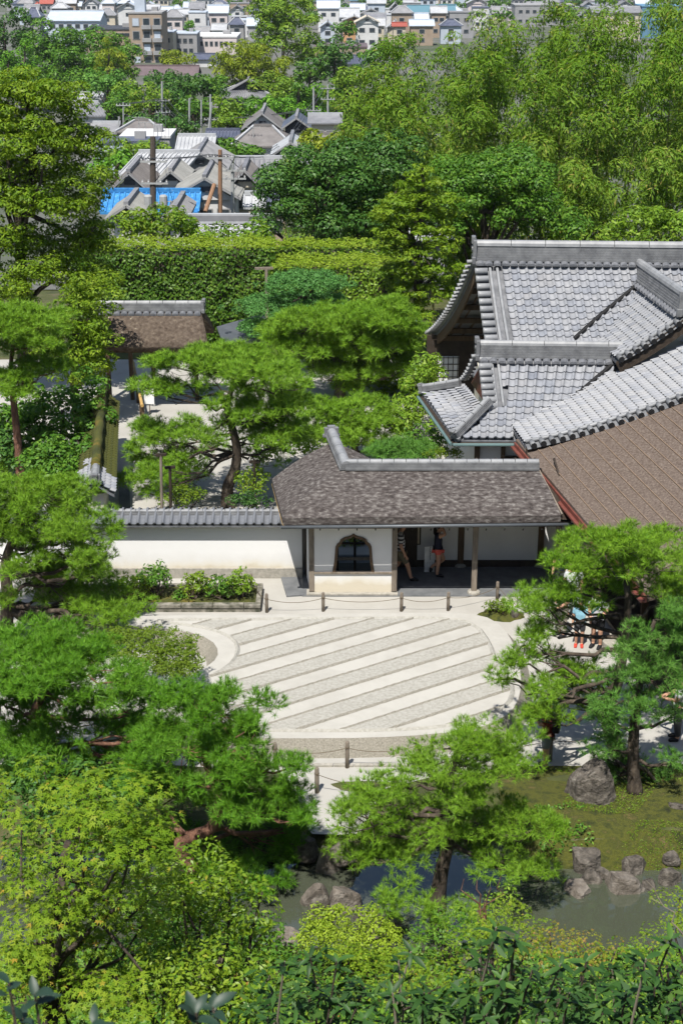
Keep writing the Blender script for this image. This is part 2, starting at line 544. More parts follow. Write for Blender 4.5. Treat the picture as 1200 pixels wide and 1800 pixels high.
RNG0 = np.random.default_rng(7)
TUFT_FINE = make_tufts(RNG0, 8, 24, 5, 74, 0.068)
TUFT_MID = make_tufts(RNG0, 8, 18, 5, 76, 0.085)
TUFT_FAR = make_tufts(RNG0, 8, 12, 8, 90, 0.075)


def puff_cloud(rng, pads, r_puff, spacing):
    """pads: (centre, (rx, ry, rz)); returns puff centres and radii spread over the upper skin of every pad"""
    C, R = [], []
    for c, r in pads:
        c = np.array(c)
        r = np.array(r)
        n = max(3, int(math.pi * r[0] * r[1] / spacing ** 2 * 1.15))
        rad = np.sqrt(rng.random(n))
        ph = rng.random(n) * 2 * np.pi
        x, y = rad * np.cos(ph), rad * np.sin(ph)
        z = np.sqrt(np.maximum(0, 1 - rad ** 2)) * rng.uniform(0.45, 1.0, n) - 0.25 * rng.random(n) * rad
        C.append(c + np.stack([x * r[0], y * r[1], z * r[2]], 1))
        R.append(r_puff * rng.uniform(0.7, 1.25, n))
    return np.concatenate(C), np.concatenate(R)


def pine_foliage(rng, pads, r_puff=0.34, spacing=0.42, dens=60, needle=0.15, T=TUFT_FINE, squash=0.75):
    C, R = puff_cloud(rng, pads, r_puff, spacing)
    P, A = [], []
    for c, r in zip(C, R):
        n = max(4, int(dens * r * r * 3.6))
        d = rand_dirs(rng, n)
        d[:, 2] = np.abs(d[:, 2]) * 1.0 - 0.25 * (rng.random(n) < 0.35)
        d = unit(d)
        P.append(c + d * r * np.array([1, 1, squash]) * rng.uniform(0.75, 1.0, (n, 1)))
        A.append(unit(d * 0.9 + np.array([0, 0, 0.8]) + rng.normal(size=(n, 3)) * 0.3))
    P = np.concatenate(P)
    A = np.concatenate(A)
    v, f = tuft_mesh(rng, P, A, needle * rng.uniform(0.8, 1.2, len(P)), T)
    # filler tufts added inside the puffs to close and darken the gaps
    n = (dens * R * R * 1.5).astype(int) + 2
    idx = np.repeat(np.arange(len(C)), n)
    d = rand_dirs(rng, len(idx))
    d[:, 2] = np.abs(d[:, 2]) - 0.35
    q = C[idx] + d * R[idx, None] * np.array([1, 1, squash]) * rng.uniform(0.35, 0.75, (len(idx), 1))
    v2, f2 = tuft_mesh(rng, q, unit(d + np.array([0, 0, 0.4])), needle * 1.35 * rng.uniform(0.8, 1.2, len(idx)), TUFT_FAR)
    return np.concatenate([v, v2]), np.concatenate([f, f2 + len(v)]), C


def bezier(a, b, sag, rng, n=6, wob=0.0):
    a, b = np.array(a, float), np.array(b, float)
    t = np.linspace(0, 1, n)[:, None]
    p = a + (b - a) * t
    L = np.linalg.norm(b - a)
    p[:, 2] += sag * L * (t[:, 0] * (1 - t[:, 0])) * 4 * 0.25
    if wob:
        w = rng.normal(size=(n, 3)) * wob * L
        w[0] = w[-1] = 0
        p += w
    return p


def pine_tree(name, label, trunk_pts, trunk_r, pads, mat, bark='trunk', seed=1, limb_r=0.07, needle=0.15, r_puff=0.34, spacing=0.42, dens=60, T=TUFT_FINE,
              twigs=True, group=None, squash=0.75, lo_=0.22):
    rng = np.random.default_rng(seed)
    base = Vector(trunk_pts[0])
    t = thing(name, label, 'pine tree', base, group)
    mb = MB()
    tp = [Vector(p) for p in trunk_pts]
    # refine the trunk line
    fine, rad = [], []
    n = len(tp)
    for i in range(n - 1):
        p0, p1, p2, p3 = tp[max(i - 1, 0)], tp[i], tp[i + 1], tp[min(i + 2, n - 1)]
        for k in range(4):
            s = k / 4
            q = 0.5 * ((2 * p1) + (p2 - p0) * s + (2 * p0 - 5 * p1 + 4 * p2 - p3) * s * s + (3 * p1 - p0 - 3 * p2 + p3) * s ** 3)
            fine.append(q)
            u = (i + s) / (n - 1)
            rad.append(trunk_r * (1 - 0.72 * u) * (1.0 + 0.35 * max(0, 0.12 - u) / 0.12))
    fine.append(tp[-1])
    rad.append(trunk_r * 0.25)
    mb.tube(fine, rad, 9)
    mb.build('trunk', M[bark], t, True)
    v, f, C = pine_foliage(rng, pads, r_puff, spacing, dens, needle, T, squash)
    mesh_obj('crown', v, f, M[mat], t)
    fa = np.array([tuple(p) for p in fine])
    for c, r in pads:
        c = np.array(c)
        dist = np.linalg.norm(fa - c, axis=1) + np.maximum(0, fa[:, 2] - c[2] + 0.1) * 1.5
        lo = max(1, int(len(fa) * lo_))
        i = lo + int(np.argmin(dist[lo:]))
        L = np.linalg.norm(fa[i] - c)
        if L < 0.25:
            continue
        if fa[i][2] - c[2] > 0.55 and rng.random() < 0.65:
            continue
        end = c - np.array([0, 0, r[2] * 0.15])
        b = bezier(fa[i], end, -0.25, rng, 7, 0.045)
        mbl = MB()
        r0 = min(rad[i] * 0.6, limb_r * (0.55 + 0.22 * L))
        mbl.tube(b, np.linspace(r0, r0 * 0.3, 7), 7)
        if twigs:
            near = C[np.linalg.norm(C - c, axis=1) < max(r[0], r[1]) * 1.05]
            for q in near[::2]:
                j = rng.integers(3, 7)
                mbl.tube(bezier(b[j], q - np.array([0, 0, 0.05]), -0.2, rng, 4, 0.06), np.linspace(r0 * 0.32, r0 * 0.1, 4), 5, cap=False)
        mbl.build('limb', M[bark], t, True)
    return t


def blob_leaves(rng, blobs, dens, L, W, up=0.35, droop=0.2, low=0.45, shell=0.3, jit=0.6):
    """leaves in the outer skin of small ellipsoid clumps: blobs rows = x y z rx ry rz"""
    B = np.asarray(blobs, float)
    area = 4 * np.pi * ((B[:, 3] * B[:, 4]) ** 1.6 / 3 + (B[:, 3] * B[:, 5]) ** 1.6 / 3 + (B[:, 4] * B[:, 5]) ** 1.6 / 3) ** (1 / 1.6)
    n = np.maximum(3, (area * dens).astype(int))
    idx = np.repeat(np.arange(len(B)), n)
    d = rand_dirs(rng, len(idx))
    keep = rng.random(len(idx)) < np.where(d[:, 2] > -0.1, 1.0, low)
    d, idx = d[keep], idx[keep]
    r = 1 - shell * rng.random((len(d), 1)) ** 1.3
    pos = B[idx, :3] + d * B[idx, 3:6] * r
    nrm = unit(d / B[idx, 3:6] * np.mean(B[idx, 3:6], 1, keepdims=True) + np.array([0, 0, up]) + rng.normal(size=d.shape) * jit * 0.6)
    ax = rng.normal(size=d.shape) * 0.7 + d * 0.6 - np.array([0, 0, droop * 2])
    s = rng.uniform(0.7, 1.25, len(d))
    return pos, nrm, ax, L * s, W * s


def scatter_blobs(rng, env, r, n, zmin=-0.6, flat=0.75, inner=0.15):
    """clump ellipsoids spread over the skin of big envelope ellipsoids (rows x y z rx ry rz)"""
    out = []
    for e in env:
        e = np.asarray(e, float)
        m = n if isinstance(n, int) else max(4, int(n * (e[3] * e[4] + e[3] * e[5] + e[4] * e[5]) / 3 / (r * r)))
        i = np.arange(m) + 0.5
        z = 1 - (1 - zmin) * i / m
        ph = i * 2.399963 + rng.random() * 6
        rr = np.sqrt(np.maximum(0, 1 - z * z))
        d = np.stack([rr * np.cos(ph), rr * np.sin(ph), z], 1) + rng.normal(size=(m, 3)) * 0.14
        k = 1 - inner * rng.random((m, 1)) - 0.6 * (rng.random((m, 1)) < 0.12)
        c = e[:3] + d * e[3:6] * k
        s = r * rng.uniform(0.65, 1.35, (m, 1))
        out.append(np.concatenate([c, s * rng.uniform(0.85, 1.25, (m, 1)), s, s * flat], 1))
    return np.concatenate(out)


def broad_tree(name, label, cat, base, trunk_r, env, mat, seed=1, clump=0.6, cn=3.2, dens=40, leaf=(0.14, 0.08), bark='trunk', group=None, flat=0.75, zmin=-0.6,
               droop=0.2, up=0.35, trunk_top=None, maple=False, low=0.45, limbs=6, jit=0.6, inner=0.15):
    rng = np.random.default_rng(seed)
    t = thing(name, label, cat, base, group)
    B = scatter_blobs(rng, env, clump, cn, zmin, flat, inner)
    p, nr, ax, L, W = blob_leaves(rng, B, dens, leaf[0], leaf[1], up, droop, low, jit=jit)
    v, f = maple_leaves(p, nr, ax, L) if maple else leaf_quads(p, nr, ax, L, W)
    mesh_obj('crown', v, f, M[mat], t)
    base = np.array(base, float)
    e0 = np.asarray(env[0], float)
    top = np.array(trunk_top, float) if trunk_top is not None else e0[:3] + np.array([0, 0, 0.2 * e0[5]])
    mb = MB()
    pts = bezier(base, top, 0, rng, 7, 0.02)
    mb.tube(pts, np.linspace(trunk_r, trunk_r * 0.35, 7), 8)
    for _ in range(limbs):
        b = B[rng.integers(0, len(B))]
        j = rng.integers(2, 6)
        mb.tube(bezier(pts[j], b[:3], -0.15, rng, 5, 0.04), np.linspace(trunk_r * 0.4, trunk_r * 0.08, 5), 6, cap=False)
    mb.build('trunk', M[bark], t, True)
    return t


def shrub(name, label, base, env, mat, seed=1, clump=0.25, cn=3.0, dens=120, leaf=(0.07, 0.04), group=None, zmin=-0.2, flat=0.85, stems=4, cat='shrub', up=0.4, droop=0.1, jit=0.6, bark='trunk', maple=False):
    rng = np.random.default_rng(seed)
    t = thing(name, label, cat, base, group)
    B = scatter_blobs(rng, env, clump, cn, zmin, flat)
    p, nr, ax, L, W = blob_leaves(rng, B, dens, leaf[0], leaf[1], up, droop, jit=jit)
    v, f = maple_leaves(p, nr, ax, L) if maple else leaf_quads(p, nr, ax, L, W)
    mesh_obj('foliage', v, f, M[mat], t)
    mb = MB()
    b0 = np.array(base, float)
    for _ in range(stems):
        b = B[rng.integers(0, len(B))]
        s = b0 + np.array([rng.normal() * 0.1, rng.normal() * 0.1, -0.05])
        mb.tube(bezier(s, b[:3], 0.1, rng, 5, 0.04), np.linspace(0.03, 0.01, 5), 5)
    mb.build('stem', M[bark], t, True)
    return t
# ------------------------------------------------------------------ ground, court, pond
def grid_sheet(name, xs, ys, zf, mat, kind='structure'):
    X, Y = np.meshgrid(xs, ys)
    Z = zf(X, Y)
    v = np.stack([X.ravel(), Y.ravel(), Z.ravel()], 1)
    nx, ny = len(xs), len(ys)
    i = (np.arange(ny - 1)[:, None] * nx + np.arange(nx - 1)[None]).ravel()
    f = np.stack([i, i + 1, i + nx + 1, i + nx], 1)
    o = mesh_obj(name, v, f, mat, sm=True)
    o['kind'] = kind
    return o


def pond_shift(x):
    """how far the pond's far bank bends towards the hill at each x"""
    x = np.asarray(x, float)
    return 0.25 * np.sin(x * 0.9 + 0.6) - 0.55 * np.exp(-((x - 0.3) / 0.7) ** 2) - 0.35 * np.clip((x - 3.5) / 3, 0, 1.6) + 0.35 * np.exp(-((x - 2.6) / 0.9) ** 2)


def ground_z(X, Y):
    Z = np.interp(Y - np.where((Y > 24) & (Y < 27.2), pond_shift(X), 0) * np.clip((27.2 - Y) / 1.2, 0, 1), GYa[:, 0], GYa[:, 1])
    bump_ = 0.06 * np.sin(X * 1.3 + Y * 0.7) * np.cos(Y * 1.1 - X * 0.4)
    near = (Y < 28)
    Z = Z + np.where(near, bump_, 0)
    # mossy rise on the right bank
    Z = Z + np.where((Y > 25) & (Y < 28.6), 0.12 * np.clip((X - 3.6) / 1.2, 0, 1) * np.sin(np.clip((Y - 25) / 3.6, 0, 1) * np.pi), 0)
    # the court lies on top of the sheet
    Z = np.where((Y > 28.6) & (Y < 62), -0.05, Z)
    return Z


gxs = np.concatenate([np.linspace(-2500, -60, 14), np.linspace(-50, -16, 10), np.linspace(-14, 14, 71), np.linspace(16, 50, 10), np.linspace(60, 2500, 14)])
gys = np.concatenate([np.linspace(-8, 18, 27), np.linspace(18.5, 28.6, 52), np.linspace(28.62, 62, 20), np.linspace(63, 110, 24), np.linspace(120, 400, 15), np.linspace(450, 4000, 14)])
ground = grid_sheet('ground', gxs, gys, ground_z, M['earth'])

tg = grid_sheet('town_ground', np.linspace(-700, 900, 9), gys[gys > 92],
                lambda X, Y: np.interp(Y, GYa[:, 0], GYa[:, 1]) + 0.06, M['town_ground'])

moss_x, moss_y = np.linspace(3.4, 12, 30), np.linspace(24.3, 28.55, 24)
grid_sheet('moss_bank', moss_x, moss_y, lambda X, Y: ground_z(X, Y) + 0.012, M['moss'])
grid_sheet('moss_islet', np.linspace(-1.4, 3.2, 24), np.linspace(19.5, 22.6, 16), lambda X, Y: ground_z(X, Y) + 0.012, M['moss'])

# white sand court as one sheet above the ground
court = [(-15, 28.62), (-4, 28.62), (-1.35, 28.3), (-0.95, 27.3), (-0.75, 26.2), (-0.6, 25.9), (0.35, 25.85), (0.55, 26.5), (0.9, 27.6), (2.2, 28.2), (4.2, 28.3), (6, 28.62), (15, 28.62), (15, 61.8), (-15, 61.8)]
cv = [Vector((x, y, 0.012)) for x, y in court]
o = mesh_obj('sand_court', cv, [tuple(t) for t in tessellate_polygon([cv])], M['sand'])
o['kind'] = 'structure'

# pond
m, nt, b = _nt('pond_water')
b.inputs['Base Color'].default_value = (0.058, 0.066, 0.045, 1)
b.inputs['Roughness'].default_value = 0.03
b.inputs['IOR'].default_value = 1.7
b.inputs['Specular IOR Level'].default_value = 1.0
bump(nt, noise(nt, 1.6, 3), 0.04, 0.05, b)
M['water'] = m
o = mesh_obj('pond', [(-9, 21.5, -0.5), (13, 21.5, -0.5), (13, 27.3, -0.5), (-9, 27.3, -0.5)], [(0, 1, 2, 3)], m)
o['kind'] = 'structure'

# ------------------------------------------------------------------ raked sand platform
ZT = 0.36


def clip_half(poly, n, c, keep_less=True):
    out = []
    for i in range(len(poly)):
        a, b = poly[i], poly[(i + 1) % len(poly)]
        da, db = a.dot(n) - c, b.dot(n) - c
        if not keep_less:
            da, db = -da, -db
        if da <= 0:
            out.append(a)
        if (da < 0 < db) or (db < 0 < da):
            out.append(a.lerp(b, da / (da - db)))
    return out


def smooth_loop(p, it=2):
    for _ in range(it):
        q = []
        for i in range(len(p)):
            a, b = p[i], p[(i + 1) % len(p)]
            q += [a.lerp(b, 0.25), a.lerp(b, 0.75)]
        p = q
    return p


out_px = [(60, 1092), (160, 1086), (260, 1082), (500, 1080), (700, 1077), (820, 1077), (868, 1088), (898, 1120), (912, 1165), (916, 1205), (908, 1238), (885, 1262), (840, 1280), (760, 1291),
          (650, 1297), (520, 1298), (400, 1297), (300, 1292), (210, 1278), (180, 1250), (200, 1215), (270, 1200), (335, 1185), (374, 1166), (386, 1146), (372, 1124), (325, 1108), (230, 1100), (100, 1101)]
outline = smooth_loop([at(x, y, z=ZT).to_2d() for x, y in out_px], 1)
in_px = [(300, 1089), (420, 1089), (600, 1087), (800, 1086), (838, 1100), (860, 1130), (872, 1165), (890, 1190), (903, 1212), (892, 1240), (850, 1262), (780, 1278), (680, 1284), (560, 1285), (440, 1284), (330, 1275), (280, 1250),
         (290, 1215), (350, 1198), (402, 1172), (420, 1148), (414, 1124), (375, 1106), (310, 1096), (270, 1093)]
inner = smooth_loop([at(x, y, z=ZT).to_2d() for x, y in in_px], 1)
plat = thing('raked_sand_platform', 'raised white sand bed raked in diagonal bands before the thatched gallery', 'sand bed', (0, 32, 0))


def offset_loop(loop, d):
    n = len(loop)
    area = sum(loop[i].cross(loop[(i + 1) % n]) for i in range(n))
    sg = 1 if area > 0 else -1
    res = []
    for i in range(n):
        e = (loop[(i + 1) % n] - loop[i - 1])
        e = e.normalized() if e.length > 1e-9 else Vector((1, 0))
        res.append(loop[i] + Vector((e.y, -e.x)) * d * sg)
    return res


top = [Vector((p.x, p.y, ZT)) for p in outline]
mesh_obj('sand_top', top, [tuple(t) for t in tessellate_polygon([top])], M['sand_smooth'], plat)
foot = offset_loop(outline, 0.3)
n_ = len(outline)
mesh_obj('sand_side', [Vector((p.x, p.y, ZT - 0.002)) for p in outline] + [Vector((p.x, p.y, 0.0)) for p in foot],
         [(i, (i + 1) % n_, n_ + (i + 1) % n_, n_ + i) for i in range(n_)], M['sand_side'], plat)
d0 = (at(858, 1173, z=ZT) - at(700, 1223, z=ZT)).to_2d().normalized()
nrm2 = Vector((-d0.y, d0.x))
c0 = at(700, 1079 + 100, z=ZT).to_2d().dot(nrm2)       # a band edge
cstep = (at(700, 1179, z=ZT) - at(700, 1202, z=ZT)).to_2d().dot(nrm2)
rngs = np.random.default_rng(3)
for k in range(-12, 9):
    lo, hi = c0 + k * cstep, c0 + (k + 1) * cstep
    poly = clip_half(clip_half(inner, nrm2, hi), nrm2, lo, False)
    if len(poly) < 3:
        continue
    # sample the band in short cells so that its surface is uneven; keep only cells inside
    ts = [p.dot(d0) for p in poly]
    t0, t1 = min(ts), max(ts)
    if t1 - t0 < 0.3:
        continue
    rough = (k % 2 == 0)
    if rough:
        P = [Vector((p.x, p.y, ZT + 0.016)) for p in poly]
        tri = [tuple(t) for t in tessellate_polygon([P])]
        vs = P + [p - Vector((0, 0, 0.012)) for p in P]
        n = len(P)
        fs = tri + [(i, (i + 1) % n, (i + 1) % n + n, i + n) for i in range(n)]
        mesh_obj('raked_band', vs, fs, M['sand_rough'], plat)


def inside(p, poly):
    c = False
    n = len(poly)
    for i in range(n):
        a, b = poly[i], poly[(i + 1) % n]
        if (a.y > p.y) != (b.y > p.y) and p.x < (b.x - a.x) * (p.y - a.y) / (b.y - a.y) + a.x:
            c = not c
    return c


for k in range(-12, 10):
    c = c0 + k * cstep
    seg, segs = [], []
    for t in np.arange(-14, 14, 0.09):
        p = nrm2 * c + d0 * (t + 32 * d0.y)
        if inside(p, inner):
            seg.append(p)
        elif seg:
            segs.append(seg)
            seg = []
    for seg in segs:
        if len(seg) < 4:
            continue
        vs, fs = [], []
        for i, p in enumerate(seg):
            h = 0.04 + 0.012 * rngs.random()
            w = 0.042 + 0.008 * rngs.random()
            j = 0.005 * rngs.normal()
            vs += [(*(p - nrm2 * (w + j)), ZT + 0.003), (*(p + nrm2 * j), ZT + h), (*(p + nrm2 * (w - j)), ZT + 0.003)]
            if i:
                o_ = 3 * i
                fs += [(o_ - 3, o_, o_ + 1, o_ - 2), (o_ - 2, o_ + 1, o_ + 2, o_ - 1)]
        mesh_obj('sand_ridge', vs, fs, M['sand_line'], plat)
# rim ridge along the edge of the raked field
vs, fs = [], []
dense = []
for i in range(len(inner)):
    a, b_ = inner[i], inner[(i + 1) % len(inner)]
    m_ = max(1, int((b_ - a).length / 0.12))
    dense += [a.lerp(b_, q / m_) for q in range(m_)]
od, idn = offset_loop(dense, 0.06), offset_loop(dense, -0.06)
n = len(dense)
for i in range(n):
    vs += [(*od[i], ZT + 0.003), (*dense[i], ZT + 0.045 + 0.012 * rngs.random()), (*idn[i], ZT + 0.003)]
for i in range(n):
    a, b_ = 3 * i, 3 * ((i + 1) % n)
    fs += [(a, b_, b_ + 1, a + 1), (a + 1, b_ + 1, b_ + 2, a + 2)]
mesh_obj('rim_ridge', vs, fs, M['sand_rough'], plat)

# edging between the court and the lower path
edge = thing('stone_edging', 'low line of pale edging stones between sand court and lower path', 'edging', (0, 28.55, 0))
for i, x in enumerate(np.arange(-2.4, 3.6, 0.45)):
    MB().box((x + 0.2, 28.55, 0.03), (0.43, 0.10, 0.07), rngs.normal() * 0.02).build('stone', M['granite'], edge, bevel=0.01)
# ------------------------------------------------------------------ roof surfaces and tiles
class Patch:
    """roof slope between an eave (e0 -> e1) and a ridge (r0 -> r1); sag > 0 hollow, < 0 bulging"""
    def __init__(self, e0, e1, r0, r1, sag=0.0):
        self.e0, self.e1, self.r0, self.r1 = [np.array(tuple(p), float) for p in (e0, e1, r0, r1)]
        self.sag = sag

    def P(self, s, t):
        s = np.asarray(s, float)[..., None]
        t = np.asarray(t, float)[..., None]
        p = (self.e0 * (1 - s) + self.e1 * s) * (1 - t) + (self.r0 * (1 - s) + self.r1 * s) * t
        p = p.copy()
        p[..., 2] -= (self.sag * 4 * t * (1 - t))[..., 0]
        return p

    def frame(self, s, t):
        e = 1e-3
        p = self.P(s, t)
        ds = (self.P(s + e, t) - self.P(s - e, t)) / (2 * e)
        dt = (self.P(s, t + e) - self.P(s, t - e)) / (2 * e)
        y = dt / np.linalg.norm(dt)
        x = ds - y * ds.dot(y)
        x /= np.linalg.norm(x)
        z = np.cross(x, y)
        if z[2] < 0:
            x, z = -x, -z
        return p, x, y, z

    def inv(self, x, y):
        s, t = 0.5, 0.5
        for _ in range(8):
            p = self.P(s, t)
            a = (self.P(s + 1e-3, t) - p)[:2] / 1e-3
            b = (self.P(s, t + 1e-3) - p)[:2] / 1e-3
            J = np.array([a, b]).T
            r = np.array([x, y]) - p[:2]
            det = J[0, 0] * J[1, 1] - J[0, 1] * J[1, 0]
            if abs(det) < 1e-9:
                break
            s += (J[1, 1] * r[0] - J[0, 1] * r[1]) / det
            t += (-J[1, 0] * r[0] + J[0, 0] * r[1]) / det
        return s, t

    def z_at(self, x, y):
        s, t = self.inv(x, y)
        if -0.001 <= s <= 1.001 and -0.001 <= t <= 1.001:
            return self.P(s, t)[2]
        return None

    def slab(self, name, mat, parent, thick, ns=10, nt=10, off=0.0, sm=True, t1=1.0, courses=0, step=0.02):
        tv = np.linspace(0, t1, nt + 1)
        ov = np.zeros(nt + 1)
        if courses:                              # overlapping courses: each one steps up over the next
            tv = np.sort(np.concatenate([np.arange(courses) / courses, (np.arange(courses) + 1) / courses - 0.0004]))
            ov = np.where(np.arange(2 * courses) % 2 == 0, step, 0.0)
            nt = 2 * courses - 1
        S, T = np.meshgrid(np.linspace(0, 1, ns + 1), tv)
        v = self.P(S.ravel(), T.ravel())
        wob = 0.0
        if courses:
            rg = np.random.default_rng(courses)
            wob = rg.normal(size=len(v)) * 0.0006
        v[:, 2] += off + np.repeat(ov, ns + 1) + wob
        lo = v.copy()
        lo[:, 2] -= thick
        n = ns + 1
        fs = []
        for j in range(nt):
            for i in range(ns):
                a = j * n + i
                fs.append((a, a + 1, a + n + 1, a + n))
        N = len(v)
        fs += [tuple(reversed([k + N for k in f])) for f in fs]
        rim = [i for i in range(n)] + [j * n + ns for j in range(1, nt + 1)] + [nt * n + i for i in reversed(range(ns))] + [j * n for j in reversed(range(1, nt))]
        for i in range(len(rim)):
            a, b = rim[i], rim[(i + 1) % len(rim)]
            fs.append((a, a + N, b + N, b))
        o = mesh_obj(name, np.concatenate([v, lo]), fs, mat, parent)
        return o


def tile_mesh(w=0.28, l=0.30):
    prof = [(-0.5, 0.045), (-0.43, 0.012), (-0.28, -0.004), (-0.06, -0.008), (0.13, 0.002), (0.21, 0.036), (0.30, 0.066), (0.41, 0.068), (0.5, 0.045)]
    vs, fs = [], []
    for (y, dz) in ((0, 0.042), (l * 1.04, 0.0)):
        for x, z in prof:
            vs.append((x * w * 1.02, y, z + dz))
    for dz in (0.0418, -0.012):
        for x, z in prof:
            vs.append((x * w * 1.02, 0.0005, z + dz))
    n = len(prof)
    for i in range(n - 1):
        fs.append((i, i + 1, n + i + 1, n + i))
        fs.append((3 * n + i, 3 * n + i + 1, 2 * n + i + 1, 2 * n + i))
    return vs, fs


TV, TF = tile_mesh()
TILE = new_mesh('roof_tile', TV, TF)
smooth(TILE)
TILE.materials.append(M['tile'])
TVa = np.array(TV)
TFa = np.array(TF)


def lay_tiles(patch, others=(), w=0.28, l=0.27, margin=(0.0, 0.0), keep=None):
    """4x4 matrices of every tile of a slope that is not buried under another slope"""
    Ws = (np.linalg.norm(patch.e1 - patch.e0) + np.linalg.norm(patch.r1 - patch.r0)) / 2
    Lt = np.linalg.norm(patch.P(0.5, 1) - patch.P(0.5, 0))
    ns, nt_ = max(1, round(Ws / w)), max(1, round(Lt / l))
    out = []
    for j in range(nt_):
        for i in range(ns):
            s, t = (i + 0.5) / ns, (j + 0.0) / nt_
            p, x, y, z = patch.frame(s, t + 0.5 / nt_)
            p0 = patch.P(s, t)
            if keep is not None and not keep(p):
                continue
            bad = False
            for q in others:
                zq = q.z_at(p[0], p[1])
                if zq is not None and zq > p[2] + 0.02:
                    bad = True
                    break
            if bad:
                continue
            mtx = Matrix.Identity(4)
            for r in range(3):
                mtx[r][0], mtx[r][1], mtx[r][2], mtx[r][3] = x[r] * (Ws / ns / 0.28), y[r] * (Lt / nt_ / 0.30) * 1.0, z[r], p0[r] + z[r] * 0.015
            out.append(mtx)
    return out


def put_tiles(mats, parent, limit=300):
    mats = sorted(mats, key=lambda m: (m.translation - cam.location).length)
    for m in mats[:limit]:
        inst('roof_tile', TILE, m, parent)
    rest = mats[limit:]
    if rest:
        A = np.array([np.array(m) for m in rest])
        v = np.einsum('nij,vj->nvi', A[:, :3, :3], TVa) + A[:, None, :3, 3]
        f = (np.arange(len(rest))[:, None, None] * len(TVa) + TFa[None]).reshape(-1, 4)
        o = mesh_obj('roof_tile_field', v.reshape(-1, 3), f, M['tile_i'], parent, sm=True)
        o['kind'] = 'stuff'


def ridge(parent, a, b, w=0.3, h=0.36, seg=0.55, layers=4, mat='tile_ridge', ends=(True, True), arcs=True, name='ridge', cap=True):
    """tile ridge: stacked courses, half-round caps and a row of arched tiles along both feet"""
    a, b = Vector(a), Vector(b)
    d = b - a
    L = d.length
    y = d / L
    x = y.cross(Vector((0, 0, 1))).normalized()
    up = x.cross(y)
    mb = MB()
    for k in range(layers):
        hh = h * 0.8 / layers
        ww = w * (1.0 - 0.09 * k) + (0.03 if k == 0 else 0)
        c = (a + b) / 2 + up * (hh * (k + 0.5))
        mb.box(c, (ww, L, hh * 0.82), M=Matrix((x, y, up)).transposed())
        mb.box(c + up * hh * 0.45, (ww - 0.03, L - 0.02, hh * 0.4), M=Matrix((x, y, up)).transposed())
    r = mb.build(name, M[mat], parent)
    if cap:
        n = max(1, round(L / seg))
        for i in range(n):
            p0, p1 = a + y * (L * i / n + 0.01) + up * h * 0.8, a + y * (L * (i + 1) / n - 0.01) + up * h * 0.8
            vs, fs = [], []
            for p in (p0, p1):
                for q in range(7):
                    an = math.pi * q / 6
                    vs.append(p + x * math.cos(an) * w * 0.33 + up * math.sin(an) * h * 0.3)
            for q in range(6):
                fs.append((q, q + 1, q + 8, q + 7))
            fs += [tuple(range(7)), tuple(reversed(range(7, 14)))]
            mesh_obj('ridge_cap', vs, fs, M['tile_cap'], r, sm=False)
    if arcs:
        n = max(1, round(L / 0.28))
        mb = MB()
        for sd in (-1, 1):
            for i in range(n):
                p = a + y * (L * (i + 0.5) / n) + x * sd * (w * 0.5 + 0.03)
                vs, fs = [], []
                for k, dd in enumerate((0.0, 0.13)):
                    for q in range(6):
                        an = math.pi * q / 5
                        vs.append(p + x * sd * dd + y * math.cos(an) * 0.13 + up * (math.sin(an) * 0.09 - 0.05 - dd * 0.5))
                for q in range(5):
                    fs.append((q, q + 1, q + 7, q + 6))
                fs.append(tuple(range(6, 12)))
                mb.add(vs, fs)
        mb.build('arched_tiles', M['tile_dark'], r)['kind'] = 'stuff'
    for e, p, sg in ((ends[0], a, -1), (ends[1], b, 1)):
        if e:
            o_ = MB()
            Mx = Matrix((x, y, up)).transposed()
            o_.box(p + y * sg * 0.06 + up * h * 0.5, (w * 1.25, 0.12, h * 1.25), M=Mx)
            o_.box(p + y * sg * 0.10 + up * h * 1.1, (w * 0.7, 0.14, h * 0.4), M=Mx)
            o_.tube([p + y * sg * 0.02 + up * h * 0.62, p + y * sg * 0.16 + up * h * 0.62], w * 0.3, 10)
            o_.box(p + y * sg * 0.08 + up * h * 0.05 + x * w * 0.55, (w * 0.4, 0.12, h * 0.4), M=Mx)
            o_.box(p + y * sg * 0.08 + up * h * 0.05 - x * w * 0.55, (w * 0.4, 0.12, h * 0.4), M=Mx)
            o_.build('end_tile', M['tile_ridge'], r, bevel=0.02)
    return r


def barrels(parent, pts, axis, r, l, name='verge_tile', mat='tile_cap'):
    """short half-round tiles laid side by side along a roof edge"""
    axis = Vector(axis).normalized()
    for p in pts:
        p = Vector(p)
        mb = MB()
        mb.tube([p - axis * l / 2, p - axis * l * 0.3, p + axis * l * 0.5], [r * 1.08, r, r * 0.94], 8)
        mb.build(name, M[mat], parent, True)


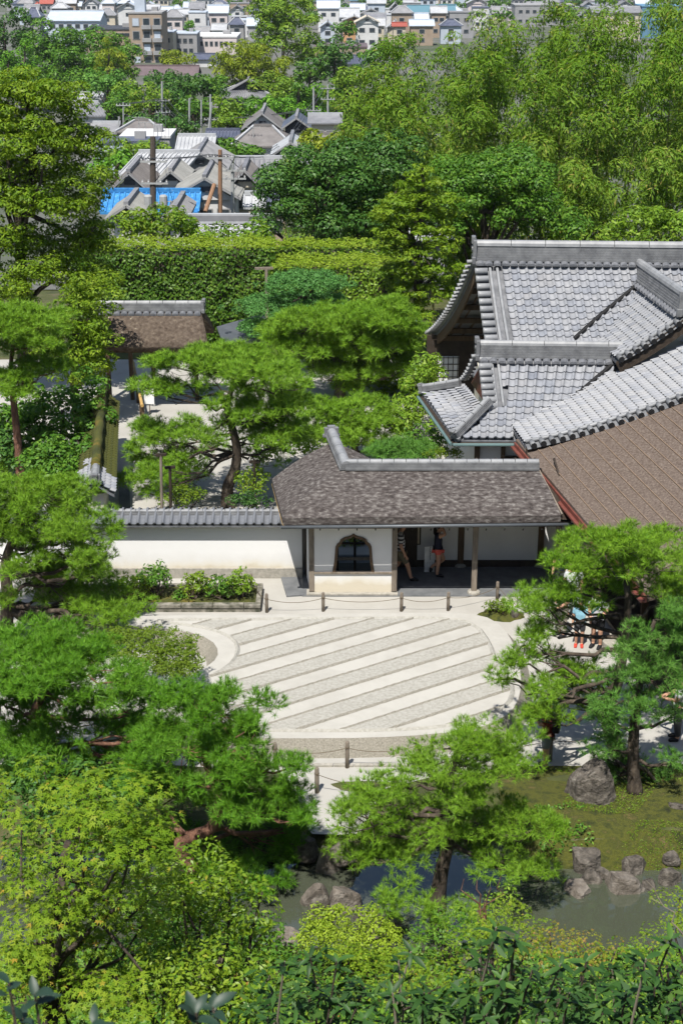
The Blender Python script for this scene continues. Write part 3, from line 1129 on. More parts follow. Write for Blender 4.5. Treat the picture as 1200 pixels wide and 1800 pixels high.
# ------------------------------------------------------------------ plastered garden wall with tile coping
WY = 38.95
wall = thing('garden_wall', 'long white plaster wall with grey tile coping beside the thatched gallery', 'wall', (-5, WY, 0))
xl, xr = -11.5, -1.12
MB().box(((xl + xr) / 2, WY, 0.16), (xr - xl, 0.42, 0.32)).build('stone_base', M['granite'], wall)
m, nt, b = _nt('wall_plaster')
tc = nt.nodes.new('ShaderNodeTexCoord')
sx = nt.nodes.new('ShaderNodeSeparateXYZ')
nt.links.new(tc.outputs['Object'], sx.inputs[0])
nz = noise(nt, 1.3, 8, 0.65)
ma = nt.nodes.new('ShaderNodeMath')
ma.operation = 'MULTIPLY_ADD'
nt.links.new(nz, ma.inputs[0])
ma.inputs[1].default_value = -0.6
nt.links.new(sx.outputs['Z'], ma.inputs[2])
stain = ramp(nt, [(0.0, (0.55, 0.50, 0.40)), (0.10, (0.62, 0.59, 0.52)), (0.28, (0.66, 0.655, 0.64)), (0.55, (0.73, 0.73, 0.725))], ma.outputs[0])
nt.links.new(stain, b.inputs['Base Color'])
b.inputs['Roughness'].default_value = 0.9
bump(nt, noise(nt, 9, 5), 0.08, 0.02, b)
M['wall_plaster'] = m
MB().box(((xl + xr) / 2, WY, 1.03), (xr - xl, 0.30, 1.42)).build('plaster', M['wall_plaster'], wall)
cp = Patch((xl, WY - 0.42, 1.74), (xr + 0.1, WY - 0.42, 1.74), (xl, WY - 0.06, 1.95), (xr + 0.1, WY - 0.06, 1.95), 0.01)
cp.slab('coping_bed', M['tile_dark'], wall, 0.06, 4, 2)
cb = Patch((xr + 0.1, WY + 0.42, 1.74), (xl, WY + 0.42, 1.74), (xr + 0.1, WY + 0.06, 1.95), (xl, WY + 0.06, 1.95), 0.01)
cb.slab('coping_bed', M['tile_dark'], wall, 0.06, 4, 2)
WT = new_mesh('coping_tile', [(v[0], v[1] * 1.35, v[2] * 1.1) for v in TV], TF)
smooth(WT)
WT.materials.append(M['coping'])
for pt in (cp, cb):
    for mm in lay_tiles(pt, w=0.232, l=0.42):
        inst('coping_tile', WT, mm, wall)
ridge(wall, (xl, WY, 1.93), (xr + 0.05, WY, 1.93), 0.26, 0.13, 0.32, 2, arcs=False, ends=(False, False), name='coping_ridge')

# ------------------------------------------------------------------ thatched gallery with the bell window
FY, BY = 37.7, 39.6
gal = thing('thatched_gallery', 'low gallery with grey bark roof, white panels and a bell shaped window', 'building', (2.5, FY, 0))
GPX = {}
frontX = [at(548, 1045, Y=FY).x, at(692, 1045, Y=FY).x, at(832, 1040, Y=FY).x, at(975, 1040, Y=FY).x]
backX = [at(533, 1000, Y=BY).x, at(672, 1000, Y=BY).x, at(808, 1000, Y=BY).x, at(947, 1000, Y=BY).x]
for i, x in enumerate(frontX):
    MB().box((x, FY, 1.36), (0.15, 0.15, 2.5)).build('pillar', M['wood_grey'], gal, bevel=0.012)
    if i >= 2:
        MB().lathe([(0.19, 0), (0.18, 0.07), (0.13, 0.11)], (x, FY, 0.02), 10).build('pillar_stone', M['granite'], gal)
for x in backX:
    MB().box((x, BY, 1.5), (0.17, 0.17, 2.9)).build('pillar', M['wood'], gal, bevel=0.012)
    MB().lathe([(0.2, 0), (0.18, 0.07), (0.13, 0.11)], (x, BY, 0.02), 10).build('pillar_stone', M['granite'], gal)
MB().box((2.9, 38.95, 0.02), (8.0, 2.9, 0.04)).build('floor', M['paving'], gal)
# back wall in two panels per bay, with a rail
for i in range(1, 3):
    x0, x1 = backX[i] + 0.09, backX[i + 1] - 0.09
    MB().box(((x0 + x1) / 2, BY, 0.78), (x1 - x0, 0.10, 1.10)).build('wall_panel', M['plaster'], gal)
    MB().box(((x0 + x1) / 2, BY, 2.2), (x1 - x0, 0.10, 1.45)).build('wall_panel', M['plaster'], gal)
    MB().box(((x0 + x1) / 2, BY - 0.03, 1.395), (x1 - x0, 0.10, 0.12)).build('rail', M['wood'], gal)
    MB().box(((x0 + x1) / 2, BY - 0.02, 0.14), (x1 - x0, 0.14, 0.2)).build('sill', M['wood_dark'], gal)
x0, x1 = backX[3] + 0.09, backX[3] + 2.6
MB().box(((x0 + x1) / 2, BY + 0.1, 1.5), (x1 - x0, 0.10, 2.7)).build('wall_panel', M['plaster'], gal)
# dark boarded part beside the notice
MB().box((backX[1] + 0.52, BY - 0.10, 0.75), (0.95, 0.08, 1.40)).build('board_door', M['wood_dark'], gal)
# front panel with the bell window
px0, px1 = frontX[0] + 0.075, frontX[1] - 0.075
wx = (at(585, 1000, Y=FY).x + at(657, 1000, Y=FY).x) / 2
zb, zt = 0.70, 1.86
half = [(0.585, 0.0), (0.535, 0.30), (0.51, 0.62), (0.50, 0.76), (0.45, 0.86), (0.39, 0.90), (0.36, 0.98), (0.26, 1.05), (0.13, 1.08), (0.05, 1.11), (0.0, 1.16)]
prof = [Vector((wx + x, FY - 0.05, zb + z)) for x, z in half] + [Vector((wx - x, FY - 0.05, zb + z)) for x, z in reversed(half[:-1])]
rect = [Vector((px0, FY - 0.05, zb)), Vector((px1, FY - 0.05, zb)), Vector((px1, FY - 0.05, 2.02)), Vector((px0, FY - 0.05, 2.02))]
# panel = rectangle minus bell: bridge the opening to the bottom rail
outer = [rect[0]] + list(reversed(prof)) + [rect[1], rect[2], rect[3]]
MB().prism(outer, (0, 0.10, 0)).build('bell_panel', M['plaster'], gal)
inn = []
cxp = Vector((wx, FY, zb + 0.5))
fr = MB()
ring_o = [Vector((wx + (p.x - wx) * 1.0, FY - 0.075, p.z)) for p in prof]
ring_i = [Vector((wx + (p.x - wx) * 0.86, FY - 0.075, zb + (p.z - zb) * 0.93)) for p in prof]
n = len(prof)
vs = ring_o + ring_i + [p + Vector((0, 0.15, 0)) for p in ring_o] + [p + Vector((0, 0.15, 0)) for p in ring_i]
fs = []
for i in range(n - 1):
    fs += [(i, i + 1, n + i + 1, n + i), (2 * n + i, 3 * n + i, 3 * n + i + 1, 2 * n + i + 1), (i, 2 * n + i, 2 * n + i + 1, i + 1), (n + i, n + i + 1, 3 * n + i + 1, 3 * n + i)]
fr.add(vs, fs)
fr.build('bell_window_frame', M['wood'], gal)
MB().box(((px0 + px1) / 2, FY, 0.36), (px1 - px0, 0.10, 0.58)).build('lower_panel', M['wall_plaster'], gal)
MB().box(((px0 + px1) / 2, FY - 0.03, 0.675), (px1 - px0, 0.12, 0.055)).build('rail', M['wood_grey'], gal)
MB().box(((px0 + px1) / 2, FY - 0.03, 2.05), (px1 - px0, 0.12, 0.07)).build('rail', M['wood_grey'], gal)
MB().box(((px0 + px1) / 2, FY, 2.30), (px1 - px0, 0.10, 0.42)).build('upper_panel', M['plaster_cream'], gal)
MB().box(((px0 + px1) / 2 - 0.02, FY - 0.02, 0.055), (px1 - px0 + 0.4, 0.34, 0.07)).build('sill_stone', M['granite'], gal, bevel=0.01)
# inside the gate: lattice doors and cross beam seen through the window
for dx in (-0.45, 0.05, 0.55):
    MB().box((wx + dx, FY + 1.3, 1.2), (0.07, 0.07, 2.3)).build('door_post', M['wood_dark'], gal)
for zz in (0.55, 1.0, 1.25, 1.5):
    MB().box((wx + 0.05, FY + 1.3, zz), (1.1, 0.05, 0.06)).build('door_rail', M['wood_dark'], gal)
MB().box((wx, FY + 0.6, 0.82), (1.8, 0.08, 0.07)).build('cross_beam', M['wood_grey'], gal)
MB().box((wx + 1.02, FY + 1.0, 1.4), (0.08, 1.9, 2.6)).build('side_wall', M['plaster'], gal)
MB().box((wx - 0.05, FY + 1.0, 0.075), (2.0, 1.9, 0.05)).build('shade_floor', M['wood_dark'], gal)  # dark boards added to deepen the shade seen through the window
# left side: open door with frame
lx0, lx1 = frontX[0], backX[0]
MB().bar((lx0 - 0.03, FY + 0.12, 1.2), (lx0 - 0.13, FY + 0.95, 1.2), 0.06, 2.2).build('side_panel', M['plaster'], gal)
MB().bar((lx1 + 0.12, BY - 0.9, 1.2), (lx1 + 0.02, BY - 0.1, 1.2), 0.05, 2.2).build('side_door', M['wood_dark'], gal)
MB().bar((lx0, FY + 0.05, 2.3), (lx1, BY, 2.3), 0.10, 0.12).build('side_beam', M['wood_grey'], gal)
MB().bar((lx0 - 0.45, FY - 0.2, 0.03), (lx1 - 0.5, BY, 0.03), 0.5, 0.06).build('eave_shade_strip', M['paving'], gal)  # dark strip laid on the path in place of the eave's shade
# beams
MB().box(((frontX[1] + frontX[3]) / 2 + 0.3, FY, 2.62), (frontX[3] - frontX[1] + 1.0, 0.14, 0.16)).build('beam', M['wood'], gal)
for x in np.linspace(frontX[1] + 0.3, frontX[3] + 0.2, 9):
    MB().bar((x, FY - 0.75, 2.58), (x - 0.15, BY, 3.35), 0.05, 0.07).build('rafter', M['wood_dark'], gal)
# roof
eFL, eFR = at(497, 911, Y=36.85), at(985, 906, Y=36.85)
rC, rR = at(607, 824, Y=38.65), at(943, 824, Y=38.65)
eBL, rB = at(478, 842, Y=40.1), at(584, 778, Y=40.9)
front = Patch(eFL, eFR, rC, rR, -0.10)
eFR_b = Vector((eFR.x, 40.15, eFR.z))
left = Patch(eBL, eFL, rB, rC, -0.10)
back = Patch(eFR_b, Vector((rC.x + 1.6, 40.15, eFR.z)), rR, rC, -0.08)
right = Patch(Vector((rC.x + 2.0, 38.7, rC.z - 1.0)), Vector((rB.x + 1.75, 41.0, rB.z - 1.0)), rC, rB, -0.12)

rf = front.slab('thatched_roof', M['bark'], gal, 0.20, 40, 12, courses=22, step=0.005)
left.slab('hip_slope', M['bark'], rf, 0.20, 20, 12, courses=22, step=0.005)
back.slab('rear_slope', M['bark'], rf, 0.18, 12, 8)
right.slab('wing_slope', M['bark'], rf, 0.18, 8, 8)
# eave board and gutter
MB().bar(eFL + Vector((0.05, 0.14, -0.24)), eFR + Vector((0.3, 0.14, -0.24)), 0.10, 0.07).build('eave_board', M['wood_dark'], gal)
MB().tube([eFL + Vector((-0.05, -0.03, -0.25)), eFR + Vector((0.45, -0.03, -0.25))], 0.05, 8).build('gutter', M['lead'], gal, True)
MB().bar(eFL + Vector((0.12, 0.1, -0.24)), eBL + Vector((0.12, 0, -0.24)), 0.10, 0.07).build('eave_board', M['wood_red'], gal)
MB().tube([eFL + Vector((0.03, 0.0, -0.24)), eBL + Vector((0.0, 0.15, -0.22))], 0.03, 8).build('side_gutter', M['bamboo_rail'], gal, True)
for x in np.linspace(eFL.x + 1.0, eFR.x, 14):
    MB().bar((x, eFL.y - 0.03, eFL.z - 0.30), (x, eFL.y + 0.05, eFL.z - 0.36), 0.03, 0.03).build('gutter_hook', M['dark'], gal)
ridge(gal, rC + Vector((0.0, 0, 0.0)), rR + Vector((0.05, 0, 0)), 0.30, 0.26, 0.33, 3, arcs=False, ends=(False, False))
ridge(gal, rC + Vector((0.02, -0.12, 0.0)), rB + Vector((-0.02, 0.25, 0.10)), 0.34, 0.24, 0.6, 3, arcs=False, ends=(False, True))
# lean-to infill at the right end
MB().add([rR + Vector((0.02, 0, -0.1)), eFR + Vector((0.02, 0, -0.1)), eFR + Vector((0.55, 0.15, -0.25)), rR + Vector((0.4, -0.2, -0.75))], [(0, 1, 2, 3)]).build('lean_to_slope', M['wood_dark'], gal)
MB().bar(rR + Vector((0.03, -0.02, 0.02)), eFR + Vector((0.03, 0, 0.03)), 0.035, 0.04).build('verge_lath', M['wood_grey'], gal)

# notices inside the gallery
nb = thing('notice_frame', 'framed paper notice with faded writing hung on the gallery back wall', 'notice', (at(729, 940, Y=BY - 0.06).x, BY - 0.06, 1.4))
n0, n1 = at(717, 956, Y=BY - 0.12), at(738, 920, Y=BY - 0.12)
cxn, czn, wn_, hn = (n0.x + n1.x) / 2, (n0.z + n1.z) / 2, n1.x - n0.x, n1.z - n0.z
MB().box((cxn, BY - 0.10, czn), (wn_ + 0.06, 0.05, hn + 0.06)).build('frame', M['wood_dark'], nb)
MB().box((cxn, BY - 0.127, czn), (wn_ - 0.02, 0.012, hn - 0.02)).build('paper', M['paper'], nb)
rr = random.Random(4)
for k in range(5):
    mb = MB()
    xx = cxn - wn_ * 0.36 + wn_ * 0.18 * k
    zz = czn + hn * (0.40 if k != 4 else 0.1)
    while zz > czn - hn * (0.40 if k % 2 == 0 else 0.1):
        s = rr.uniform(0.014, 0.024)
        mb.box((xx, BY - 0.1345, zz), (s, 0.002, s * 0.35)).box((xx + rr.uniform(-.006, .006), BY - 0.1345, zz - 0.004), (s * 0.3, 0.002, s))
        zz -= 0.034
    mb.build('writing', M['ink' if k < 3 else 'ink_red'], nb)
sb = thing('standing_sign', 'tall white sign with a column of dark characters leaning by the boarded door', 'sign', (at(757, 1010, Y=BY - 0.5).x, BY - 0.5, 0.04))
s0, s1 = at(745, 1009, Y=BY - 0.45), at(764, 966, Y=BY - 0.45)
cxs, wsn = (s0.x + s1.x) / 2, s1.x - s0.x
MB().box((cxs, BY - 0.45, 0.04 + 0.40), (wsn, 0.03, 0.80)).build('board', M['sign_white'], sb)
MB().bar((cxs, BY - 0.44, 0.45), (cxs, BY - 0.22, 0.05), 0.03, 0.03).build('prop', M['wood_grey'], sb)
mb = MB()
for k in range(7):
    z_ = 0.80 - 0.058 * k
    x_ = cxs + 0.01
    for q in range(3):
        mb.box((x_ + rr.uniform(-.012, .012), BY - 0.468, z_ + 0.014 * (q - 1)), (0.036, 0.002, 0.006))
    mb.box((x_ + rr.uniform(-.01, .01), BY - 0.468, z_), (0.007, 0.002, 0.042))
mb.build('characters', M['ink'], sb)
mb = MB()
for k in range(6):
    for q in range(9):
        mb.box((cxs - wsn * 0.4 + wsn * 0.16 * k, BY - 0.468, 0.34 - 0.028 * q), (0.011, 0.002, 0.014))
mb.build('small_characters', M['ink'], sb)

# ------------------------------------------------------------------ tiled hall: two stepped blocks with cross wings
hall = thing('tiled_hall', 'large hall with silver grey tile roofs stepping down behind the gallery', 'building', (8, 46, 0))
SK = 0.12


def back_along(p, d, dz=0.0):
    return Vector((p.x - SK * d, p.y + d, p.z + dz))


r1L = at(836, 458, Y=49.1)
r1R = Vector((r1L.x + 12.5, 48.6, r1L.z))
e1L = Vector((r1L.x + 0.28, 45.2, 4.30))
e1R = Vector((r1R.x + 0.28, 44.7, 4.30))
R1 = Patch(e1L, e1R, r1L, r1R, 0.14)
f1L, f1R = at(757, 588, Y=55.0), None
f1R = Vector((f1L.x + 12.5, 54.5, f1L.z))
R1b = Patch(f1R, f1L, r1R, r1L, 0.45)
r2L = at(842, 628, Y=45.1)
r2R = Vector((r2L.x + 5.2, 44.95, r2L.z))
e2L = at(800, 771, Y=42.35)
e2R = Vector((e2L.x + 4.9, 42.25, e2L.z))
g2 = Vector((r2L.x + 0.16, 43.15, 0))
R2 = Patch(e2L, e2R, Vector((r2L.x - 0.85, r2L.y, r2L.z)), r2R, 0.12)
e2B = at(742, 690, Y=46.6)
SKL = Patch(e2B, e2L, Vector((r2L.x - 0.35, 46.0, 3.58)), Vector((r2L.x + 0.2, 43.3, 3.5)), 0.05)
# cross wings
w2a = at(922, 781, Y=41.1)
w2b = back_along(w2a, 8, 0.0)
w2ra = at(1290, 655, Y=40.6)
W2 = Patch(w2b, w2a, back_along(w2ra, 8, 0.0), w2ra, 0.22)
w1a = at(1082, 630, Y=44.3)
w1b = back_along(w1a, 6, 0.0)
w1ra = at(1204, 552, Y=44.0)
W1 = Patch(w1b, w1a, back_along(w1ra, 6, 0.0), w1ra, 0.10)
d2 = Vector((r2L.x + 0.12, 43.3, R2.z_at(r2L.x + 0.12, 43.3)))
d2R = Vector((e2R.x, 43.3, R2.z_at(e2R.x - 0.3, 43.3)))
R2lo = Patch(e2L, e2R, d2 + Vector((0.1, 0, 0)), d2R, 0.02)
R2hi = Patch(d2, d2R, r2L, r2R, 0.06)
decks = [('slope_deck', R1), ('slope_deck', R2lo), ('slope_deck', R2hi), ('slope_deck', SKL), ('slope_deck', W2), ('slope_deck', W1)]
for nme, p in decks:
    p.slab(nme, M['tile_dark'], hall, 0.10, 14, 10, -0.06)
R1b.slab('rear_slope', M['tile_dark'], hall, 0.14, 14, 10, -0.03)
tl = []
v1 = r1L.x + 0.75
tl += lay_tiles(R1, (W1, W2), keep=lambda p: p[1] > 45.9 and p[0] > v1 - 0.10 * (p[1] - 49.1))
v2 = r2L.x + 0.62


def keep_r2(p):
    hipx = e2L.x + (p[1] - e2L.y) * 1.05
    return p[0] > hipx + 0.1 if p[1] < 43.4 else p[0] > v2 - 0.06 * (p[1] - 45.1)


tl += lay_tiles(R2, (W2, W1, R1), keep=keep_r2)
tl += lay_tiles(SKL, (), w=0.26, l=0.25, keep=lambda p: p[0] < e2L.x + 0.25 + 1.05 * (p[1] - e2L.y) - 0.25)
tl += lay_tiles(W1, (R1,), w=0.20, l=0.27)
tl += lay_tiles(W2, (R2, W1, R1), w=0.20, l=0.27)
put_tiles(tl, hall, 300)
ridge(hall, r1L + Vector((0.0, 0, 0.02)), r1R, 0.42, 0.62, 1.1, 6, ends=(True, False))
ridge(hall, r2L + Vector((0.0, 0, 0.02)), r2R + Vector((-0.2, 0, 0)), 0.36, 0.50, 1.1, 5, ends=(True, False))
w1top = w1ra + Vector((0, 0, 0.03))
ridge(hall, back_along(w1ra, 4.9, 0.03), w1top, 0.42, 0.62, 1.1, 6, ends=(False, True))
# valleys
for A, Bp, pts in ((R2, W2, [(915, 772), (960, 737), (1020, 690), (1088, 632)]), (R1, W1, [(1008, 598), (1050, 560), (1090, 527), (1122, 500)])):
    vv = []
    for px, py in pts:
        # walk along the sight line until it meets slope A
        lo_, hi_ = 38.0, 52.0
        best = None
        for Yt in np.arange(lo_, hi_, 0.05):
            q = at(px, py, Y=Yt)
            za = A.z_at(q.x, q.y)
            if za is not None and q.z <= za + 0.06:
                best = q
                break
        if best is not None:
            vv.append(best + Vector((0, 0, 0.05)))
    if len(vv) > 1:
        MB().tube(vv, 0.07, 6).build('valley_gutter', M['dark'], hall)
# verge courses on the left edges
vp = []
for t in np.linspace(0.17, 0.96, 13):
    q = R1.P(0.0, t)
    vp.append((q[0] + 0.12, q[1], q[2] + 0.07))
barrels(hall, vp, (1, -0.04, 0.05), 0.115, 0.42)
vp = []
for t in np.linspace(0.40, 0.95, 8):
    yy = lerp(e2L.y, r2L.y, t)
    xx = r2L.x + 0.10 - 0.05 * (yy - 45.1)
    zz = R2.z_at(xx, yy)
    vp.append((xx + 0.05, yy, (zz if zz else 4) + 0.07))
barrels(hall, vp, (1, -0.04, 0.05), 0.11, 0.42)
for (pa, x_a, ta, tb) in ((R1, 0.42, 0.16, 0.97), (R1, 0.66, 0.16, 0.97)):
    pts = []
    for t in np.linspace(ta, tb, 8):
        q = pa.P(0.0, t)
        s, _ = pa.inv(q[0] + x_a, q[1])
        q = pa.P(s, t)
        pts.append((q[0], q[1], q[2] + 0.06))
    MB().tube(pts, 0.055, 7).build('verge_roll', M['tile_cap'], hall, True)
for xa in (0.36, 0.56):
    pts = []
    for yy in np.linspace(43.45, 44.9, 6):
        xx = r2L.x + xa - 0.05 * (yy - 45.1)
        zz = R2.z_at(xx, yy)
        pts.append((xx, yy, zz + 0.06))
    MB().tube(pts, 0.05, 7).build('verge_roll', M['tile_cap'], hall, True)
# far verge of the upper block: curved edge with small tiles, bargeboard and rafters beneath
pts = [R1b.P(1.0, t) for t in np.linspace(0.0, 1.0, 15)]
mb = MB()
mb.tube([p + np.array([-0.02, 0, 0.05]) for p in pts], 0.09, 7)
mb.build('verge_roll', M['tile_ridge'], hall, True)
barrels(hall, [p + np.array([-0.12, 0, 0.06]) for p in (R1b.P(1.0, t) for t in np.linspace(0.02, 0.98, 26))], (1, 0, 0.1), 0.07, 0.3)
for k in range(14):
    a, b_ = pts[k], pts[k + 1]
    MB().bar(a + np.array([0.06, 0, -0.28]), b_ + np.array([0.06, 0, -0.28]), 0.08, 0.42).build('bargeboard', M['wood'], hall)
for t in (0.2, 0.36, 0.52, 0.68, 0.84):
    q = R1b.P(1.0, t)
    MB().bar(q + np.array([0.1, 0, -0.35]), q + np.array([2.0, -0.05, -0.35]), 0.16, 0.18).build('purlin', M['wood'], hall)
for t in np.linspace(0.05, 1.0, 5):
    pass
for dx in (0.5, 0.95, 1.4):
    q = [R1b.P(1.0, t) + np.array([dx, 0, -0.2]) for t in (0.02, 0.35, 0.7, 1.0)]
    MB().tube(q, 0.05, 4).build('rafter', M['wood'], hall)
MB().box((f1L.x + 2.2, 50.5, 1.9), (0.12, 6.5, 3.8)).build('gable_wall', M['plaster_cream'], hall)
MB().box((f1L.x + 0.05, 54.6, 1.6), (0.14, 0.14, 3.2)).build('porch_post', M['wood_grey'], hall)
# lower block: hip ridges, eaves, walls
ridge(hall, e2L + Vector((0.06, 0.06, 0.05)), e2L + Vector((1.12, 1.05, 0.80)), 0.24, 0.26, 0.4, 4, arcs=False, ends=(True, False), name='hip_ridge')
ridge(hall, e2B + Vector((0.05, -0.02, 0.05)), e2B + Vector((1.2, -0.6, 0.42)), 0.24, 0.22, 0.4, 4, arcs=False, ends=(True, False), name='hip_ridge')
MB().bar(e2L + Vector((-0.05, -0.05, -0.16)), e2R + Vector((-0.1, 0.05, -0.16)), 0.12, 0.10).build('eave_board', M['wood_dark'], hall)
MB().bar(e2L + Vector((-0.05, -0.05, -0.16)), e2B + Vector((-0.05, 0, -0.16)), 0.12, 0.10).build('eave_board', M['wood_dark'], hall)
MB().tube([e2L + Vector((-0.08, -0.14, -0.15)), e2R + Vector((-0.1, -0.05, -0.15))], 0.05, 7).build('gutter', M['copper_green'], hall)
MB().tube([e2L + Vector((-0.14, -0.10, -0.15)), e2B + Vector((-0.14, 0, -0.15))], 0.05, 7).build('gutter', M['copper_green'], hall)
# gable infill of the lower block
ga, gb, gc = Vector((r2L.x + 0.30, 43.35, 3.45)), Vector((r2L.x - 0.1, 46.6, 3.5)), Vector((r2L.x + 0.12, 45.1, r2L.z - 0.1))
MB().add([ga, gb, gc], [(0, 1, 2)]).build('gable_panel', M['wood_red'], hall)
gp = [gc.lerp(gb, t) + Vector((-0.22, 0, 0.14 - 0.35 * 4 * t * (1 - t) * 0.25)) for t in np.linspace(0, 1, 8)]
barrels(hall, gp, (1, 0, 0.1), 0.07, 0.3)
MB().tube(gp, 0.08, 6).build('verge_roll', M['tile_ridge'], hall)
for x0, w_ in ((e2L.x + 0.75, 0.16), (e2L.x + 1.55, 0.12), (e2L.x + 2.6, 0.14)):
    MB().box((x0, 43.2, 1.45), (w_, 0.16, 2.9)).build('post', M['wood'], hall)
MB().box((e2L.x + 3.0, 43.3, 1.45), (4.4, 0.10, 2.8)).build('wall_panel', M['plaster'], hall)
MB().box((e2L.x + 2.9, 43.21, 2.05), (2.6, 0.06, 0.22)).build('lintel', M['wood_dark'], hall)
MB().bar((e2L.x + 0.75, 43.25, 1.45), (e2L.x + 0.1, 47.2, 1.45), 0.1, 2.8).build('wall_panel', M['plaster'], hall)
MB().box((f1L.x + 3.2, 49.5, 1.5), (3.6, 4.0, 3.0)).build('inner_block', M['plaster_cream'], hall)
# shoji window in the shade under the gable
MB().box((f1L.x + 0.9, 54.2, 1.6), (2.2, 0.12, 3.0)).build('dark_wall', M['wood_dark'], hall)
sj = MB().box((f1L.x + 0.62, 54.12, 1.75), (0.78, 0.05, 1.1)).build('window', M['sign_white'], hall)
for k in range(5):
    MB().box((f1L.x + 0.62 - 0.36 + 0.18 * k, 54.085, 1.75), (0.025, 0.02, 1.1)).build('glazing_bar', M['wood_dark'], sj)
for k in range(5):
    MB().box((f1L.x + 0.62, 54.08, 1.25 + 0.25 * k), (0.78, 0.02, 0.025)).build('glazing_bar', M['wood_dark'], sj)
# verges of the cross wings (front gable edges)
for pa, n_, rr_ in ((W2, 21, 0.085), (W1, 9, 0.085)):
    tt = np.linspace(0.03, 0.97, n_)
    ed = [Vector(pa.P(1.0, t)) for t in np.linspace(0, 1, 14)]
    MB().tube([p + Vector((0.01, -0.02, 0.09)) for p in ed], 0.06, 7).build('verge_roll', M['tile_cap'], hall, True)
    vd = Vector((SK, -1, -0.06)).normalized()
    for t in tt:
        p = Vector(pa.P(1.0, t)) + vd * 0.16 + Vector((0, 0, 0.06))
        bt = MB().tube([p - vd * 0.16, p + vd * 0.2], rr_, 8).build('verge_tile', M['tile_ridge'], hall, True)
        MB().tube([p + vd * 0.2, p + vd * 0.225], rr_ * 1.08, 8).build('tile_face', M['dark'], bt)
    vs, fs = [], []
    for k, p in enumerate(ed):
        vs += [p + Vector((0, 0, 0.03)), p + vd * 0.36 + Vector((0, 0, -0.02))]
        if k:
            fs.append((2 * k - 2, 2 * k - 1, 2 * k + 1, 2 * k))
    MB().add(vs, fs).build('verge_bed', M['tile_ridge'], hall)
    for k in range(len(ed) - 1):
        MB().bar(ed[k] + vd * 0.24 + Vector((0, 0, -0.2)), ed[k + 1] + vd * 0.24 + Vector((0, 0, -0.2)), 0.08, 0.34).build('bargeboard', M['wood_dark'], hall)
# wing gable walls
MB().add([w1a + Vector((0.2, 0.25, -1.5)), w1ra + Vector((1.5, 0.25, -2.5)), w1ra + Vector((1.5, 0.25, -0.2)), w1ra + Vector((0, 0.25, -0.2)), w1a + Vector((0.2, 0.25, -0.2))], [(0, 1, 2, 3, 4)]).build('gable_wall', M['plaster_cream'], hall)

# ------------------------------------------------------------------ brown bark roof of the main hall (right)
bh = thing('bark_roofed_hall', 'hall under a wide brown bark roof with thin pale battens, at the right', 'building', (9, 38, 0))
p1, p2 = at(917, 786, Y=41.3), at(1047, 938, Y=35.0)
dv = (p2 - p1)
p2e = p1 + dv * 1.55
p1b = p1 - dv * 0.10
upv = Vector((6.5, 0.15, 0))
u1 = at(1250, 672, Y=40.75)
rise = (u1.z - p1.z) / (u1.x - p1.x)
q1 = p1b + Vector((6.4, -0.35, 6.4 * rise))
q2 = p2e + Vector((6.4, -0.35, 6.4 * rise))
BR = Patch(p1b, p2e, q1, q2, 0.10)
BR.slab('bark_roof', M['bark_brown'], bh, 0.22, 50, 20, courses=21, step=0.005)
mbs = 0
for k in range(1, 21):
    seg = [Vector(BR.P(s, k / 21)) + Vector((0, 0, 0.02)) for s in np.linspace(0.02, 0.99, 22)]
    MB().tube(seg, 0.013, 5).build('batten', M['batten'], bh)
MB().bar(p1b + Vector((-0.02, 0, -0.16)), p2e + Vector((-0.02, 0, -0.16)), 0.06, 0.16).build('eave_board', M['wood_red'], bh)
MB().bar(p1b + Vector((-0.10, 0, -0.22)), p2e + Vector((-0.10, 0, -0.22)), 0.10, 0.05).build('gutter', M['wood_red'], bh)
# wall, veranda and posts beneath
for s in np.linspace(0.12, 0.95, 6):
    q = p1.lerp(p2e, s)
    MB().box((q.x + 1.5, q.y, q.z / 2), (0.17, 0.17, q.z)).build('post', M['wood'], bh)
    MB().box((q.x + 1.5, q.y, 0.1), (0.4, 0.4, 0.2)).build('post_stone', M['granite'], bh)
MB().bar(p1 + Vector((1.75, 0, -1.45)), p2e + Vector((1.75, 0, -1.45)), 0.1, 2.7).build('wall_panel', M['wood_dark'], bh)
MB().bar(p1 + Vector((1.2, 0, -p1.z + 0.45)), p2e + Vector((1.2, 0, -p1.z + 0.45)), 1.2, 0.1).build('veranda', M['wood_dark'], bh)
MB().bar(p1 + Vector((0.1, -1.5, -p1.z + 0.03)), p2e + Vector((0.1, 0, -p1.z + 0.03)), 0.5, 0.05).build('drip_stones', M['paving'], bh)

# ------------------------------------------------------------------ rear gate with thick old thatch
gt = thing('rear_gate', 'small gate with thick moss flecked thatch in front of the tall hedge', 'gate', (-7.5, 55.5, 0))
ga_, gb_ = at(178, 607, Y=54.1), at(366, 607, Y=54.1)
gr0, gr1 = at(182, 546, Y=55.4), at(352, 546, Y=55.4)
GP = Patch(ga_, gb_, gr0, gr1, -0.16)
o = GP.slab('thatched_roof', M['bark_old'], gt, 0.24, 18, 12)
smooth(o.data)
GB = Patch(Vector((gb_.x, 56.8, gb_.z)), Vector((ga_.x, 56.8, ga_.z)), gr1, gr0, -0.16)
GB.slab('rear_slope', M['bark_old'], o, 0.24, 10, 10)
ridge(gt, gr0 + Vector((-0.15, 0, 0.0)), gr1 + Vector((0.05, 0, 0.0)), 0.34, 0.36, 0.5, 3, ends=(True, True))
MB().bar(ga_ + Vector((0.1, 0.25, -0.28)), gb_ + Vector((-0.1, 0.25, -0.28)), 0.12, 0.12).build('beam', M['wood'], gt)
